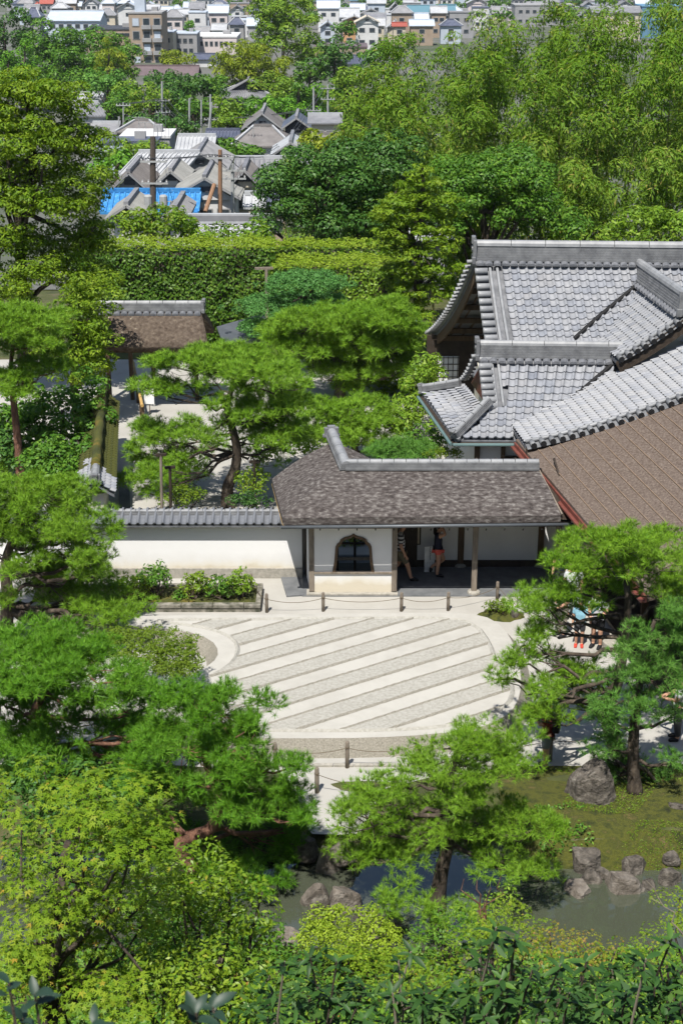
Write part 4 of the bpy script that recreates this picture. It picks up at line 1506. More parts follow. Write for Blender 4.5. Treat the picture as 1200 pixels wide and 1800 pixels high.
for px, yy in ((191, 55.9), (231, 56.0), (345, 55.9), (270, 56.4)):
    x = at(px, 650, Y=yy).x
    MB().box((x, yy, 1.35), (0.15, 0.15, 2.7)).build('post', M['wood'], gt)
MB().box((at(270, 650, Y=56.3).x, 56.3, 2.45), (4.0, 0.12, 0.16)).build('lintel', M['wood'], gt)

# bamboo handrail on the path to the gate
hr = thing('bamboo_handrail', 'sloping bamboo handrail on wooden posts before the rear gate', 'handrail', at(249, 735, z=0))
h0, h1 = at(233, 640, Y=57.6), at(250, 708, Y=52.2)
h0.z, h1.z = 1.15, 0.95
hm = h0.lerp(h1, 0.33)
hm2 = h0.lerp(h1, 0.75)
MB().tube([h0, hm], 0.06, 8).build('rail', M['bamboo_rail'], hr)
MB().tube([hm, hm2], 0.05, 8).build('rail', M['tile_dark'], hr)
MB().tube([hm2, h1], 0.06, 8).build('rail', M['bamboo_rail'], hr)
for t in (0.05, 0.38, 0.7, 0.97):
    q = h0.lerp(h1, t)
    MB().box((q.x + 0.03, q.y, q.z / 2), (0.09, 0.09, q.z)).build('post', M['wood'], hr)
hs = thing('path_sign', 'small white notice panel on a pole before the rear gate', 'sign', at(264, 728, z=0))
q = hs.location
MB().box((q.x, q.y, 0.55), (0.04, 0.04, 1.1)).build('pole', M['wood_grey'], hs)
MB().box((q.x, q.y - 0.04, 0.72), (0.38, 0.03, 0.6)).build('panel', M['sign_white'], hs)

# ------------------------------------------------------------------ mossy tiled wall running back to the gate
mw = thing('mossy_wall', 'low earthen wall with mossy tile roof running back on the left', 'wall', (-7.7, 45, 0))
a0, a1 = at(168, 858, Y=41.0), at(182, 690, Y=50.0)
a0.z = a1.z = 2.12
eL = Patch(Vector((a1.x - 0.52, a1.y, 1.72)), Vector((a0.x - 0.55, a0.y, 1.72)), Vector((a1.x - 0.05, a1.y, 2.08)), Vector((a0.x - 0.05, a0.y, 2.08)), 0.02)
eR = Patch(Vector((a0.x + 0.55, a0.y, 1.72)), Vector((a1.x + 0.5, a1.y, 1.72)), Vector((a0.x + 0.05, a0.y, 2.08)), Vector((a1.x + 0.05, a1.y, 2.08)), 0.02)
for p_ in (eL, eR):
    p_.slab('roof_bed', M['tile_dark'], mw, 0.07, 8, 3, -0.02)
MT = new_mesh('mossy_tile', TV, TF)
smooth(MT)
MT.materials.append(M['tile_moss'])
for p_ in (eL, eR):
    for mm in lay_tiles(p_, w=0.24, l=0.22):
        clean = mm.translation.y < 41.0 + (1.4 if p_ is eR else 2.2) + 0.4 * math.sin(mm.translation.x * 9 + mm.translation.y * 5)
        inst('roof_tile' if clean else 'mossy_tile', TILE if clean else MT, mm, mw)
ridge(mw, a0 + Vector((0, 0.05, -0.02)), a0.lerp(a1, 0.11) + Vector((0, 0, -0.02)), 0.26, 0.24, 0.5, 2, arcs=False, ends=(True, False))
ridge(mw, a0.lerp(a1, 0.11) + Vector((0, 0, -0.02)), a1 + Vector((0, 0, -0.02)), 0.30, 0.24, 0.5, 2, mat='tile_moss', arcs=False, ends=(False, False), cap=False)
MB().tube([a0.lerp(a1, t) + Vector((0.02 * math.sin(t * 40), 0, 0.17)) for t in np.linspace(0.13, 1, 24)], 0.15, 8).build('moss_cap', M['tile_moss'], mw, True)
MB().bar(a0 + Vector((0, 0.35, -1.28)), a1 + Vector((0, 0, -1.28)), 0.34, 1.7).build('wall_body', M['plaster_cream'], mw)
MB().bar(a0 + Vector((0, 0.30, -0.42)), a1 + Vector((0, 0, -0.42)), 0.5, 0.12).build('wall_plate', M['wood_dark'], mw)
MB().bar(Vector((a0.x + 0.95, a0.y - 1, 0.03)), Vector((a1.x + 0.95, a1.y - 2.5, 0.03)), 0.35, 0.06).build('gutter_stones', M['paving'], mw)

# dark metal roof of a shed behind the cloud pruned pine
sh = thing('dark_shed', 'small shed with smooth dark metal roof behind the cloud pruned pine', 'shed', (-3.5, 60, 0))
s0_, s1_, s2_, s3_ = at(381, 574, Y=60.5), at(392, 603, Y=58.6), at(470, 600, Y=58.6), at(466, 550, Y=60.5)
MB().prism([s1_, s2_, s3_, s0_], (0, 0, -0.08)).build('roof', M['lead'], sh)
MB().box(((s0_.x + s2_.x) / 2 + 0.3, 59.8, s1_.z / 2 - 0.1), (1.4, 1.4, s1_.z - 0.1)).build('wall', M['wood_dark'], sh)
# ------------------------------------------------------------------ pines of the garden
def scale_at(p):
    p = Vector(p)
    return F / (p.y * CT + (CAM_H - p.z) * ST)


def pads_px(lst, Y, spread, seed, flat=0.34, deep=0.95, wk=1.0, dz=0.0):
    """pads given as (px, py, width px[, dY]); each gets its own distance within the crown"""
    r = random.Random(seed)
    out = []
    for i, e in enumerate(lst):
        dY = e[3] if len(e) > 3 else r.uniform(-spread, spread)
        c = at(e[0], e[1], Y=Y + dY)
        s = scale_at(c)
        rx = e[2] * wk / 2 / s
        out.append(((c.x, c.y, c.z - rx * flat * 0.4 + dz), (rx, rx * deep, rx * flat)))
    return out


def line_px(lst, Y):
    return [at(e[0], e[1], Y=Y + (e[2] if len(e) > 2 else 0)) for e in lst]


def on_ground(pts, z=0.0):
    pts = list(pts)
    pts[0] = Vector((pts[0].x, pts[0].y, z - 0.05))
    return pts


# big pine at the left edge before the wall
P1 = [(20, 868, 150), (95, 866, 130), (-10, 895, 140), (65, 902, 150), (140, 905, 110), (20, 925, 140), (105, 932, 110), (165, 935, 70), (75, 950, 120), (-10, 955, 120),
      (150, 975, 90), (185, 985, 55), (20, 1000, 100), (60, 1008, 80), (120, 1005, 120), (170, 1010, 70), (198, 1025, 60), (90, 1030, 100), (150, 1040, 90), (195, 1050, 70), (228, 1072, 55),
      (165, 1075, 80), (120, 1092, 70), (8, 1060, 50), (205, 1095, 40), (60, 978, 60)]
pine_tree('pine_tree', 'broad green pine at the left edge before the white garden wall', on_ground(line_px([(8, 1112), (14, 1050), (10, 990), (30, 930), (50, 880)], 35)), 0.2,
          pads_px(P1, 35, 1.1, 11, wk=1.06), 'needle', 'trunk', 11, dens=62, r_puff=0.34, spacing=0.482)
# dark pine left front
P2 = [(0, 1140, 160), (90, 1135, 160), (160, 1160, 130), (225, 1190, 110), (40, 1180, 150), (120, 1190, 150), (200, 1225, 130), (0, 1220, 140), (60, 1240, 130), (140, 1262, 120), (262, 1235, 90),
      (30, 1285, 140), (100, 1305, 130), (215, 1290, 120), (270, 1280, 100), (20, 1335, 130), (90, 1350, 130), (180, 1345, 110), (-20, 1180, 120), (60, 1120, 120), (250, 1330, 90)]
pine_tree('pine_tree', 'dense dark green pine at the left edge below the clipped round bush', on_ground(line_px([(70, 1395), (80, 1330), (60, 1260), (90, 1190), (90, 1140)], 27.5)), 0.17,
          pads_px(P2, 27.5, 1.0, 12), 'needle_dark', 'trunk_red', 12, dens=64, r_puff=0.31, spacing=0.430, needle=0.16)
# pine leaning over the pond, centre left
P3 = [(340, 1228, 140), (410, 1238, 140), (290, 1258, 120), (370, 1275, 170), (432, 1280, 70), (320, 1303, 160), (415, 1313, 140), (475, 1343, 100), (300, 1340, 140), (380, 1352, 160), (455, 1372, 130),
      (512, 1345, 55), (508, 1388, 55), (240, 1385, 90), (275, 1392, 120), (350, 1402, 90), (430, 1412, 120), (498, 1420, 90), (528, 1432, 45), (460, 1448, 140), (518, 1445, 60),
      (330, 1500, 130), (410, 1505, 90), (485, 1508, 80), (500, 1470, 60), (380, 1535, 110), (450, 1540, 100), (340, 1575, 100), (420, 1592, 120), (468, 1565, 60), (400, 1640, 120), (455, 1630, 70)]
pine_tree('pine_tree', 'layered pine with reddish crooked limbs leaning over the left end of the pond', on_ground(line_px([(335, 1545), (318, 1480), (372, 1455), (385, 1400), (360, 1330), (360, 1250)], 25.0), -0.2), 0.17,
          pads_px(P3, 25.0, 0.8, 13), 'needle_dark', 'trunk_red', 13, dens=66, r_puff=0.28, spacing=0.396, needle=0.145)
# pine on the islet, centre
P4 = [(850, 1293, 110), (800, 1303, 140), (900, 1308, 110), (740, 1328, 100), (820, 1335, 150), (918, 1338, 90), (880, 1352, 110), (760, 1358, 110), (690, 1376, 110), (640, 1392, 100), (612, 1412, 70),
      (720, 1402, 130), (800, 1398, 120), (650, 1432, 130), (740, 1440, 130), (830, 1442, 120), (622, 1462, 100), (690, 1472, 130), (880, 1432, 110), (935, 1452, 110), (970, 1447, 60), (860, 1472, 120),
      (780, 1470, 110), (603, 1500, 70), (650, 1515, 90), (715, 1505, 80), (880, 1522, 110), (930, 1530, 90), (955, 1552, 60),
      (690, 1566, 95, -1.3), (735, 1598, 95, -1.5), (800, 1612, 90, -1.5), (760, 1628, 80, -1.7)]
pine_tree('pine_tree', 'spreading pine with a dark slanting trunk standing in the pond', on_ground(line_px([(766, 1592), (776, 1530), (788, 1478), (784, 1430), (790, 1370), (810, 1310)], 24.1), -0.5), 0.16,
          pads_px(P4, 24.3, 0.8, 14, 0.28, wk=0.98), 'needle', 'trunk', 14, lo_=0.5, dens=64, r_puff=0.25, spacing=0.344, needle=0.12, limb_r=0.06)
# two pines at the right
P5 = [(1040, 952, 110), (1100, 950, 150), (1170, 957, 120), (1010, 988, 100), (1080, 985, 140), (1150, 990, 130), (1045, 1018, 80), (1130, 1022, 110), (1182, 1032, 90), (958, 1052, 100),
      (985, 1035, 70), (920, 1067, 70), (945, 1090, 80), (920, 1128, 80), (1055, 1066, 45), (930, 1160, 90), (980, 1172, 90), (1035, 1165, 60), (880, 1190, 55), (1000, 1195, 100), (950, 1216, 75, -1.6),
      (1012, 1222, 80), (938, 1243, 65, -1.6), (962, 1258, 65, -1.5), (1000, 1058, 50)]
pine_tree('pine_tree', 'bright green pine with open twisted limbs before the bark roofed hall', on_ground(line_px([(1090, 1345), (1066, 1262), (1086, 1195), (1097, 1125), (1103, 1050), (1090, 985)], 28.9)), 0.17,
          pads_px(P5, 29.2, 0.8, 15, 0.32), 'needle', 'trunk', 15, dens=62, r_puff=0.28, spacing=0.361, needle=0.14, limb_r=0.075)
P6 = [(1172, 1078, 80), (1150, 1112, 100), (1192, 1112, 80), (1120, 1150, 90), (1170, 1152, 110), (1102, 1190, 80), (1150, 1187, 110), (1192, 1192, 70), (1082, 1232, 80), (1130, 1232, 80), (1062, 1262, 70),
      (1108, 1258, 60), (1187, 1248, 70), (1072, 1310, 80), (1100, 1336, 60), (1052, 1330, 50), (1187, 1332, 60), (1150, 1362, 70), (1192, 1382, 70), (1090, 1358, 70)]
pine_tree('pine_tree', 'bluish green pine with straight grey trunk on the mossy bank at the right edge', on_ground(line_px([(1115, 1396), (1112, 1320), (1118, 1240), (1130, 1160), (1150, 1090)], 27.4), 0.05), 0.15,
          pads_px(P6, 27.5, 0.8, 16, 0.34), 'needle_blue', 'trunk', 16, dens=62, r_puff=0.25, spacing=0.344, needle=0.13)


# the red pine behind the garden wall (positions read from an enlarged crop)
def c7(lst, s=3.3333, ox=200, oy=580):
    return [(ox + e[0] / s, oy + e[1] / s, e[2] / s) + tuple(e[3:]) for e in lst]


P7 = c7([(400, 190, 280), (640, 150, 320), (850, 190, 320), (1000, 270, 240), (250, 225, 170), (370, 345, 240), (520, 260, 220), (700, 250, 240), (1060, 330, 160), (600, 430, 150), (930, 400, 280), (1030, 460, 220),
         (1000, 540, 220), (900, 640, 240), (1060, 620, 200), (830, 560, 180), (800, 450, 200), (230, 580, 230), (420, 560, 130), (130, 690, 160), (420, 700, 220), (250, 840, 200), (110, 880, 130), (380, 870, 150), (320, 640, 170),
         (540, 640, 130), (480, 800, 140), (960, 730, 150), (210, 330, 120), (800, 320, 200), (190, 940, 110), (700, 170, 260), (620, 560, 150), (760, 700, 160), (850, 500, 200), (320, 600, 190), (180, 780, 180), (340, 770, 180), (480, 610, 170), (330, 920, 120)])
pine_tree('pine_tree', 'large red pine with flat crown and bare curved trunk behind the white wall', on_ground(line_px([(402, 895), (400, 858), (413, 826), (416, 788), (407, 748), (399, 718), (408, 680), (412, 650)], 44.3)), 0.21,
          pads_px(P7, 44.3, 1.3, 17, 0.42, wk=1.35), 'needle', 'trunk', 17, limb_r=0.045, lo_=0.4, dens=38, r_puff=0.38, spacing=0.499, needle=0.19, T=TUFT_MID)
P8 = [(540, 562, 100), (600, 557, 130), (660, 552, 120), (690, 543, 70), (500, 583, 80), (560, 585, 110), (630, 582, 130), (690, 577, 80), (492, 602, 60), (540, 607, 100), (610, 612, 110), (670, 607, 100), (702, 630, 70),
      (718, 652, 55), (600, 640, 80), (650, 642, 70), (690, 652, 60), (580, 657, 60), (620, 667, 70), (540, 637, 50)]
pine_tree('pine_tree', 'wide flat topped pine behind the red pine, beside the tiled hall', on_ground(line_px([(597, 702), (597, 660), (590, 620), (600, 575)], 55.5)), 0.25,
          pads_px(P8, 55.5, 1.4, 18, 0.42, wk=1.2), 'needle', 'trunk', 18, dens=34, r_puff=0.44, spacing=0.568, needle=0.22, T=TUFT_MID)
P9 = [(590, 712, 80), (640, 717, 75), (560, 737, 70), (610, 747, 90), (660, 737, 60), (690, 765, 65), (590, 767, 75), (555, 765, 55), (635, 770, 60)]
pine_tree('pine_tree', 'low spreading pine above the gallery ridge', on_ground(line_px([(625, 800), (622, 770), (618, 740), (612, 715)], 48.5)), 0.14,
          pads_px(P9, 48.5, 0.9, 19, 0.42, wk=1.25), 'needle', 'trunk', 19, dens=42, r_puff=0.38, spacing=0.482, needle=0.19, T=TUFT_MID)
pine_tree('pine_shrub', 'rounded bluish pine bush just above the gallery ridge', on_ground(line_px([(700, 812), (700, 795), (700, 780)], 44.0)), 0.08,
          pads_px([(670, 795, 55), (705, 788, 70), (742, 795, 50), (690, 800, 60), (725, 802, 60)], 44, 0.4, 20, 0.55), 'needle_blue', 'trunk', 20, dens=50, r_puff=0.3, spacing=0.310, needle=0.18, T=TUFT_MID)
P11 = [(30, 562, 100), (70, 557, 80), (10, 582, 85), (60, 585, 90), (95, 602, 50), (102, 622, 35), (20, 607, 70), (82, 642, 70), (10, 662, 75), (60, 662, 70), (20, 692, 60), (100, 647, 35), (12, 825, 60), (-10, 560, 80), (40, 540 + 15, 70)]
pine_tree('pine_tree', 'tall pine with thin bare trunk at the left edge behind the mossy wall', on_ground(line_px([(38, 852), (31, 770), (24, 700), (20, 640), (26, 590)], 46)), 0.16,
          pads_px(P11, 46, 0.9, 21, 0.4, wk=1.25), 'needle', 'trunk_red', 21, dens=42, r_puff=0.38, spacing=0.482, needle=0.19, T=TUFT_MID)


def E(px, py, Y, w, h, deep=0.9):
    c = at(px, py, Y=Y)
    s = scale_at(c)
    return [c.x, c.y, c.z, w / 2 / s, w / 2 / s * deep, h / 2 / s]


def base_px(px, Y, z=None):
    c = at(px, 900, Y=Y)
    g = 0.0 if 28.6 < Y < 62 else gz(c.x, Y)
    # keep the screen column: solve x for the ground point
    d = Y * CT + (CAM_H - g) * ST
    return Vector(((px - 600) / F * d, Y, g))


# cloud pruned conifer
broad_tree('cloud_pruned_pine', 'blue green pine clipped into smooth tiers by the dark shed', 'pine tree', base_px(520, 59.5), 0.2,
           [E(536, 502, 59.5, 136, 40), E(512, 538, 59.5, 176, 24), E(588, 532, 60.3, 44, 34), E(476, 580, 58.8, 95, 22), E(452, 574, 59.3, 60, 20)],
           'cloud_pine', 31, clump=0.17, cn=6.0, dens=190, leaf=(0.09, 0.045), zmin=0.0, flat=0.85, up=0.5, droop=-0.2)
# ------------------------------------------------------------------ other trees round the garden
Yf = 57.0
broad_tree('hinoki_tree', 'tall bright green conifer with ragged sprays at the left edge', 'tree', base_px(48, Yf), 0.32,
           [E(35, 165, Yf, 110, 80), E(105, 178, Yf - .6, 110, 80), E(0, 230, Yf, 110, 90), E(75, 245, Yf - 1, 150, 90), E(140, 250, Yf, 90, 90), E(40, 300, Yf + .5, 120, 80), E(140, 320, Yf - .5, 100, 80), E(0, 350, Yf, 90, 80),
            E(85, 360, Yf - 1.2, 150, 60), E(165, 400, Yf, 60, 80), E(20, 420, Yf - .5, 110, 60), E(120, 430, Yf + .3, 120, 70), E(60, 480, Yf - 1, 130, 55), E(150, 485, Yf - .4, 90, 70), E(10, 520, Yf - 1, 90, 50)],
           'fir', 41, clump=0.52, cn=4.4, dens=105, leaf=(0.17, 0.07), zmin=-0.8, flat=0.5, droop=0.35, trunk_top=tuple(at(50, 180, Y=Yf)), limbs=14, inner=0.3, jit=0.8)
broad_tree('hinoki_tree', 'bright green feathery tree hiding the left end of the rear gate', 'tree', base_px(135, 53), 0.2,
           [E(130, 560, 53, 110, 70), E(165, 600, 52.6, 70, 60), E(110, 620, 52.6, 90, 60), E(150, 650, 52.6, 90, 70), E(155, 520, 53.2, 90, 60)],
           'fir', 42, clump=0.40, cn=4.2, dens=120, leaf=(0.16, 0.065), zmin=-0.8, flat=0.5, droop=0.35, limbs=10, inner=0.4, jit=0.8)
broad_tree('evergreen_tree', 'dark glossy evergreen beside the thin trunk of the tall pine', 'tree', base_px(110, 48.5), 0.14,
           [E(110, 730, 48.5, 130, 90), E(60, 720, 48.8, 80, 80), E(150, 770, 48, 70, 70), E(158, 700, 48.6, 56, 90), E(158, 740, 47, 56, 80), E(155, 800, 45, 46, 70), E(30, 780, 48.5, 90, 80), E(100, 790, 48, 120, 70), E(20, 740, 49, 80, 80)],
           'broad', 43, clump=0.34, cn=2.6, dens=95, leaf=(0.17, 0.085), zmin=-0.7, limbs=10)
shrub('camellia_bush', 'rounded glossy camellia bush just left of the mossy wall end', base_px(95, 45.2), [E(95, 815, 45, 100, 80), E(115, 835, 44.6, 70, 60), E(65, 835, 45, 60, 60)], 'broad', 44, clump=0.3, dens=95, leaf=(0.15, 0.085))
shrub('evergreen_bush', 'dark leafy bush at the left edge under the tall pine', base_px(5, 46.5), [E(5, 810, 46.5, 80, 100), E(-30, 780, 47, 80, 100)], 'broad_dark', 45, clump=0.3, dens=80, leaf=(0.15, 0.08))


def hedge(name, label, x0, x1, y0, y1, z0, z1, seed, mat='hedge', top='hedge_lit_top', dens=230, leaf=(0.17, 0.10)):
    rng = np.random.default_rng(seed)
    t = thing(name, label, 'hedge', ((x0 + x1) / 2, (y0 + y1) / 2, z0))
    MB().box(((x0 + x1) / 2, (y0 + y1) / 2 + 0.2, (z0 + z1) / 2 - 0.2), (x1 - x0 - 0.5, y1 - y0 - 0.4, z1 - z0 - 0.4)).build('dark_filler', M['trunk'], t)  # dark box added inside so the hedge is not see-through
    n = int((x1 - x0) * (z1 - z0) * dens)
    p = np.stack([rng.uniform(x0, x1, n), np.full(n, y0), rng.uniform(z0, z1, n)], 1)
    lump = rng.uniform([x0, z0], [x1, z1], (int((x1 - x0) * (z1 - z0) * 1.6), 2))
    bulge = rng.normal(size=n) * 0.05
    for lx, lz in lump:
        bulge -= 0.13 * np.exp(-((p[:, 0] - lx) ** 2 + (p[:, 2] - lz) ** 2) / 0.10)
    p[:, 1] += 0.15 + bulge
    nr = unit(np.stack([rng.normal(size=n) * 0.55, -np.ones(n), 0.35 + rng.normal(size=n) * 0.5], 1))
    v, f = leaf_quads(p, nr, rng.normal(size=(n, 3)) - np.array([0, 0, 1.0]), leaf[0] * rng.uniform(0.7, 1.2, n), leaf[1])
    mesh_obj('side_foliage', v, f, M[mat], t)
    n = int((x1 - x0) * (y1 - y0) * dens * 1.1)
    p = np.stack([rng.uniform(x0, x1, n), rng.uniform(y0, y1, n), np.full(n, z1)], 1)
    p[:, 2] += 0.05 * np.sin(p[:, 0] * 2.6) + 0.05 * np.sin(p[:, 0] * 7 + p[:, 1] * 5) + rng.normal(size=n) * 0.06
    nr = unit(np.stack([rng.normal(size=n) * 0.5, rng.normal(size=n) * 0.5 - 0.2, np.ones(n)], 1))
    v, f = leaf_quads(p, nr, rng.normal(size=(n, 3)), leaf[0] * 0.8 * rng.uniform(0.7, 1.2, n), leaf[1] * 0.8)
    mesh_obj('top_foliage', v, f, M[top], t)
    return t


ha, hb = at(120, 437, Y=65.5), at(482, 437, Y=65.5)
hedge('tall_hedge', 'tall clipped camellia hedge behind the rear gate', ha.x, hb.x, 65.5, 68.0, -0.3, ha.z, 51)
hc, hd = at(440, 436, Y=68.5), at(720, 436, Y=68.5)
hedge('tall_hedge', 'long hedge top line behind the stepped lower hedge', hc.x, hd.x, 68.5, 70.5, -1.0, hc.z, 52)
he, hf = at(476, 470, Y=64.5), at(705, 470, Y=64.5)
hedge('tall_hedge', 'lower stepped hedge behind the cloud pruned pine', he.x, hf.x, 64.5, 67.4, -0.3, he.z, 53, mat='broad_light')
# prop frame at the hedge joint
pf = thing('hedge_prop', 'wooden prop frame at the joint of the two hedges', 'prop', (at(468, 560, Y=64.2).x, 64.2, 0))
q = at(468, 472, Y=64.2)
MB().box((q.x, 64.2, q.z / 2), (0.12, 0.12, q.z)).build('post', M['wood_grey'], pf)
MB().bar((q.x - 0.5, 64.2, q.z), (q.x + 0.3, 64.2, q.z + 0.02), 0.1, 0.1).build('arm', M['wood_grey'], pf)

# scrub above the hedge
for i, (px, py, w, h, mt, lb) in enumerate([(235, 405, 90, 60, 'bright_leaf', 'yellow green scrub above the tall hedge, left of the pale scrub'), (290, 395, 90, 70, 'bamboo_leaf', 'pale dry scrub above the tall hedge, left of the white tiled roof'),
                                            (335, 415, 60, 40, 'broad_light', 'small green scrub before the white tiled roof'), (420, 420, 110, 35, 'bamboo_leaf', 'pale bushy scrub below the white tiled roof')]):
    shrub('scrub', lb, base_px(px, 71.5), [E(px, py, 71.5, w, h), E(px + 25, py + 12, 71, w * .6, h * .6)], mt, 60 + i, clump=0.45, dens=36, leaf=(0.24, 0.11), cn=2.2, jit=0.9)
# momi conifer in front of the grove
Ym = 63.0
broad_tree('fir_tree', 'slender yellow green fir standing before the grove left of the tiled hall', 'tree', base_px(735, Ym), 0.2,
           [E(742, 300, Ym, 34, 22), E(738, 322, Ym, 80, 20), E(745, 345, Ym, 110, 22), E(700, 352, Ym - .4, 60, 16), E(716, 372, Ym, 120, 20), E(680, 388, Ym - .4, 60, 18), E(770, 378, Ym, 70, 20), E(735, 405, Ym - .5, 130, 22), E(690, 420, Ym - .3, 60, 20), E(780, 425, Ym, 60, 30), E(735, 440, Ym - .5, 130, 26),
            E(760, 470, Ym - .6, 110, 26), E(715, 480, Ym - .6, 90, 28), E(750, 510, Ym - .6, 110, 30), E(780, 500, Ym - .2, 60, 30), E(725, 545, Ym - .6, 80, 30)],
           'fir', 71, clump=0.34, cn=3.6, dens=80, leaf=(0.22, 0.08), zmin=-0.7, flat=0.4, droop=0.3, trunk_top=tuple(at(742, 292, Y=Ym)), limbs=16, jit=0.8)
# dark broadleaf trees behind the hedge
broad_tree('camphor_tree', 'dense dark green round tree beside the white tiled roof', 'tree', base_px(575, 77), 0.4,
           [E(580, 345, 77, 190, 150), E(520, 370, 76.4, 110, 120), E(640, 300, 77.4, 150, 100), E(560, 300, 77.4, 130, 80), E(640, 380, 76, 110, 100), E(690, 270, 78, 90, 70)], 'broad_dark', 72, clump=0.75, cn=2.9, dens=62, leaf=(0.21, 0.105), limbs=12)
broad_tree('broadleaf_tree', 'mid green leafy tree in front of the bamboo above the tiled ridge', 'tree', base_px(865, 76), 0.35,
           [E(850, 345, 76, 170, 130), E(925, 365, 75.5, 130, 110), E(800, 325, 76.5, 110, 90), E(890, 300, 77, 130, 60), E(980, 395, 75, 90, 60), E(800, 390, 75, 90, 60)], 'broad', 73, clump=0.65, cn=2.8, dens=66, leaf=(0.20, 0.10), limbs=10)
shrub('evergreen_bush', 'bright leafy bush above the tiled ridge at the right edge', base_px(1160, 74), [E(1140, 395, 74, 90, 50), E(1190, 405, 74, 70, 50), E(1090, 412, 74, 60, 30)], 'broad_light', 74, clump=0.4, dens=50, leaf=(0.22, 0.11))
# shrubs between the mid pines and the hall
shrub('variegated_bush', 'pale flecked camellia bush left of the tiled hall eave', base_px(735, 51), [E(735, 690, 51, 70, 80), E(720, 740, 50, 80, 70), E(750, 650, 52, 50, 60), E(690, 745, 49.5, 60, 50)], 'broad_light', 81, clump=0.28, dens=90, leaf=(0.14, 0.08))
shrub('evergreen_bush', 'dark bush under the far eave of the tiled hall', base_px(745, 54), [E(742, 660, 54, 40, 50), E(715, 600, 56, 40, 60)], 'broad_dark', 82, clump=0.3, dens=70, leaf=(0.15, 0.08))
shrub('clipped_bush', 'low clipped bright green box bush on the path by the tiled hall', base_px(780, 43.4), [E(778, 798, 43.4, 58, 14, 0.7), E(790, 797, 43.6, 40, 14, 0.7)], 'clipped', 83, clump=0.14, dens=200, leaf=(0.07, 0.045), zmin=0)
shrub('evergreen_bush', 'green bush beside the dark gravel path by the tiled hall', base_px(745, 46), [E(745, 775, 46, 60, 45), E(770, 785, 45.5, 40, 30), E(720, 785, 46, 40, 40)], 'broad', 84, clump=0.25, dens=100, leaf=(0.11, 0.06))
shrub('evergreen_bush', 'loose green undergrowth between the two mid pines and the fir', base_px(700, 59), [E(700, 690, 57, 70, 60), E(660, 690, 58, 70, 40), E(690, 560, 62, 60, 60), E(720, 590, 60, 60, 60)], 'fir', 85, clump=0.4, dens=55, leaf=(0.2, 0.09))
# small planting behind the white wall
shrub('garden_bush', 'small yellow green bush behind the white wall near the propped limb', base_px(318, 42.6), [E(318, 878, 42.6, 62, 34), E(345, 868, 42.8, 30, 26)], 'clipped', 86, clump=0.16, dens=170, leaf=(0.085, 0.05))
shrub('garden_bush', 'yellow green bush beside the red pine trunk', base_px(448, 43.8), [E(448, 845, 43.8, 58, 40), E(440, 862, 43.4, 40, 24)], 'bright_leaf', 87, clump=0.18, dens=150, leaf=(0.09, 0.05))
shrub('garden_bush', 'dark glossy low bush at the foot of the red pine', base_px(440, 41.8), [E(442, 882, 41.8, 66, 22), E(425, 884, 41.6, 40, 18)], 'glossy', 88, clump=0.15, dens=170, leaf=(0.085, 0.05))
shrub('garden_bush', 'green bush under the mid pines by the rear court', base_px(500, 50), [E(500, 770, 48, 70, 60), E(540, 790, 46.5, 60, 40), E(470, 800, 47, 40, 40), E(520, 720, 52, 60, 50)], 'broad_light', 89, clump=0.28, dens=85, leaf=(0.13, 0.07))
shrub('garden_bush', 'mound in lime green standing in for sunlight, seen through the bell window', (0.35, 41.35, 0), [[0.35, 41.35, 0.0, 1.1, 0.4, 0.30]], 'azalea', 91, clump=0.15, dens=200, leaf=(0.07, 0.04), zmin=0)  # bright lime leaf colour imitates sunlight in the roof's shade
shrub('moss_mound', 'low moss mound in the raked rear court', base_px(345, 45.5), [E(348, 838, 45.5, 46, 10, 0.8)], 'clipped', 90, clump=0.12, dens=220, leaf=(0.05, 0.035), zmin=0, stems=1)

# bamboo grove
def bamboo(label, base, top, lean, seed, mat='bamboo_leaf', n_blob=15, r=1.1, dens=11):
    rng = np.random.default_rng(seed)
    t = thing('bamboo', label, 'bamboo', base, 'bamboo stems of the grove')
    b = np.array(base, float)
    H = top - b[2]
    pts = []
    for u in np.linspace(0, 1, 9):
        pts.append(b + np.array([lean[0] * u ** 2.2, lean[1] * u ** 2.2, H * (u - 0.14 * u ** 4)]))
    pts = np.array(pts)
    MB().tube(pts, np.linspace(0.07, 0.012, 9), 6).build('culm', M['culm'], t)
    B = []
    for k in range(n_blob):
        u = 0.30 + 0.70 * (k + rng.random()) / n_blob
        i = min(7, int(u * 8))
        p = pts[i] + (pts[i + 1] - pts[i]) * (u * 8 - i)
        rr_ = r * (1.1 - 0.42 * max(0, u - 0.45) / 0.55) * rng.uniform(0.7, 1.25)
        a = rng.random() * 6.28
        off = np.array([math.cos(a), math.sin(a), 0]) * rr_ * 0.6
        B.append([*(p + off - np.array([0, 0, 0.35 * rr_])), rr_ * 0.75, rr_ * 0.75, rr_ * 0.62])
    p, nr, ax, L, W = blob_leaves(rng, np.array(B), dens * 1.9, 0.36, 0.09, 0.45, 0.5, low=0.4, shell=0.28, jit=0.55)
    v, f = leaf_quads(p, nr, ax, L, W)
    mesh_obj('foliage', v, f, M[mat], t)
    return t


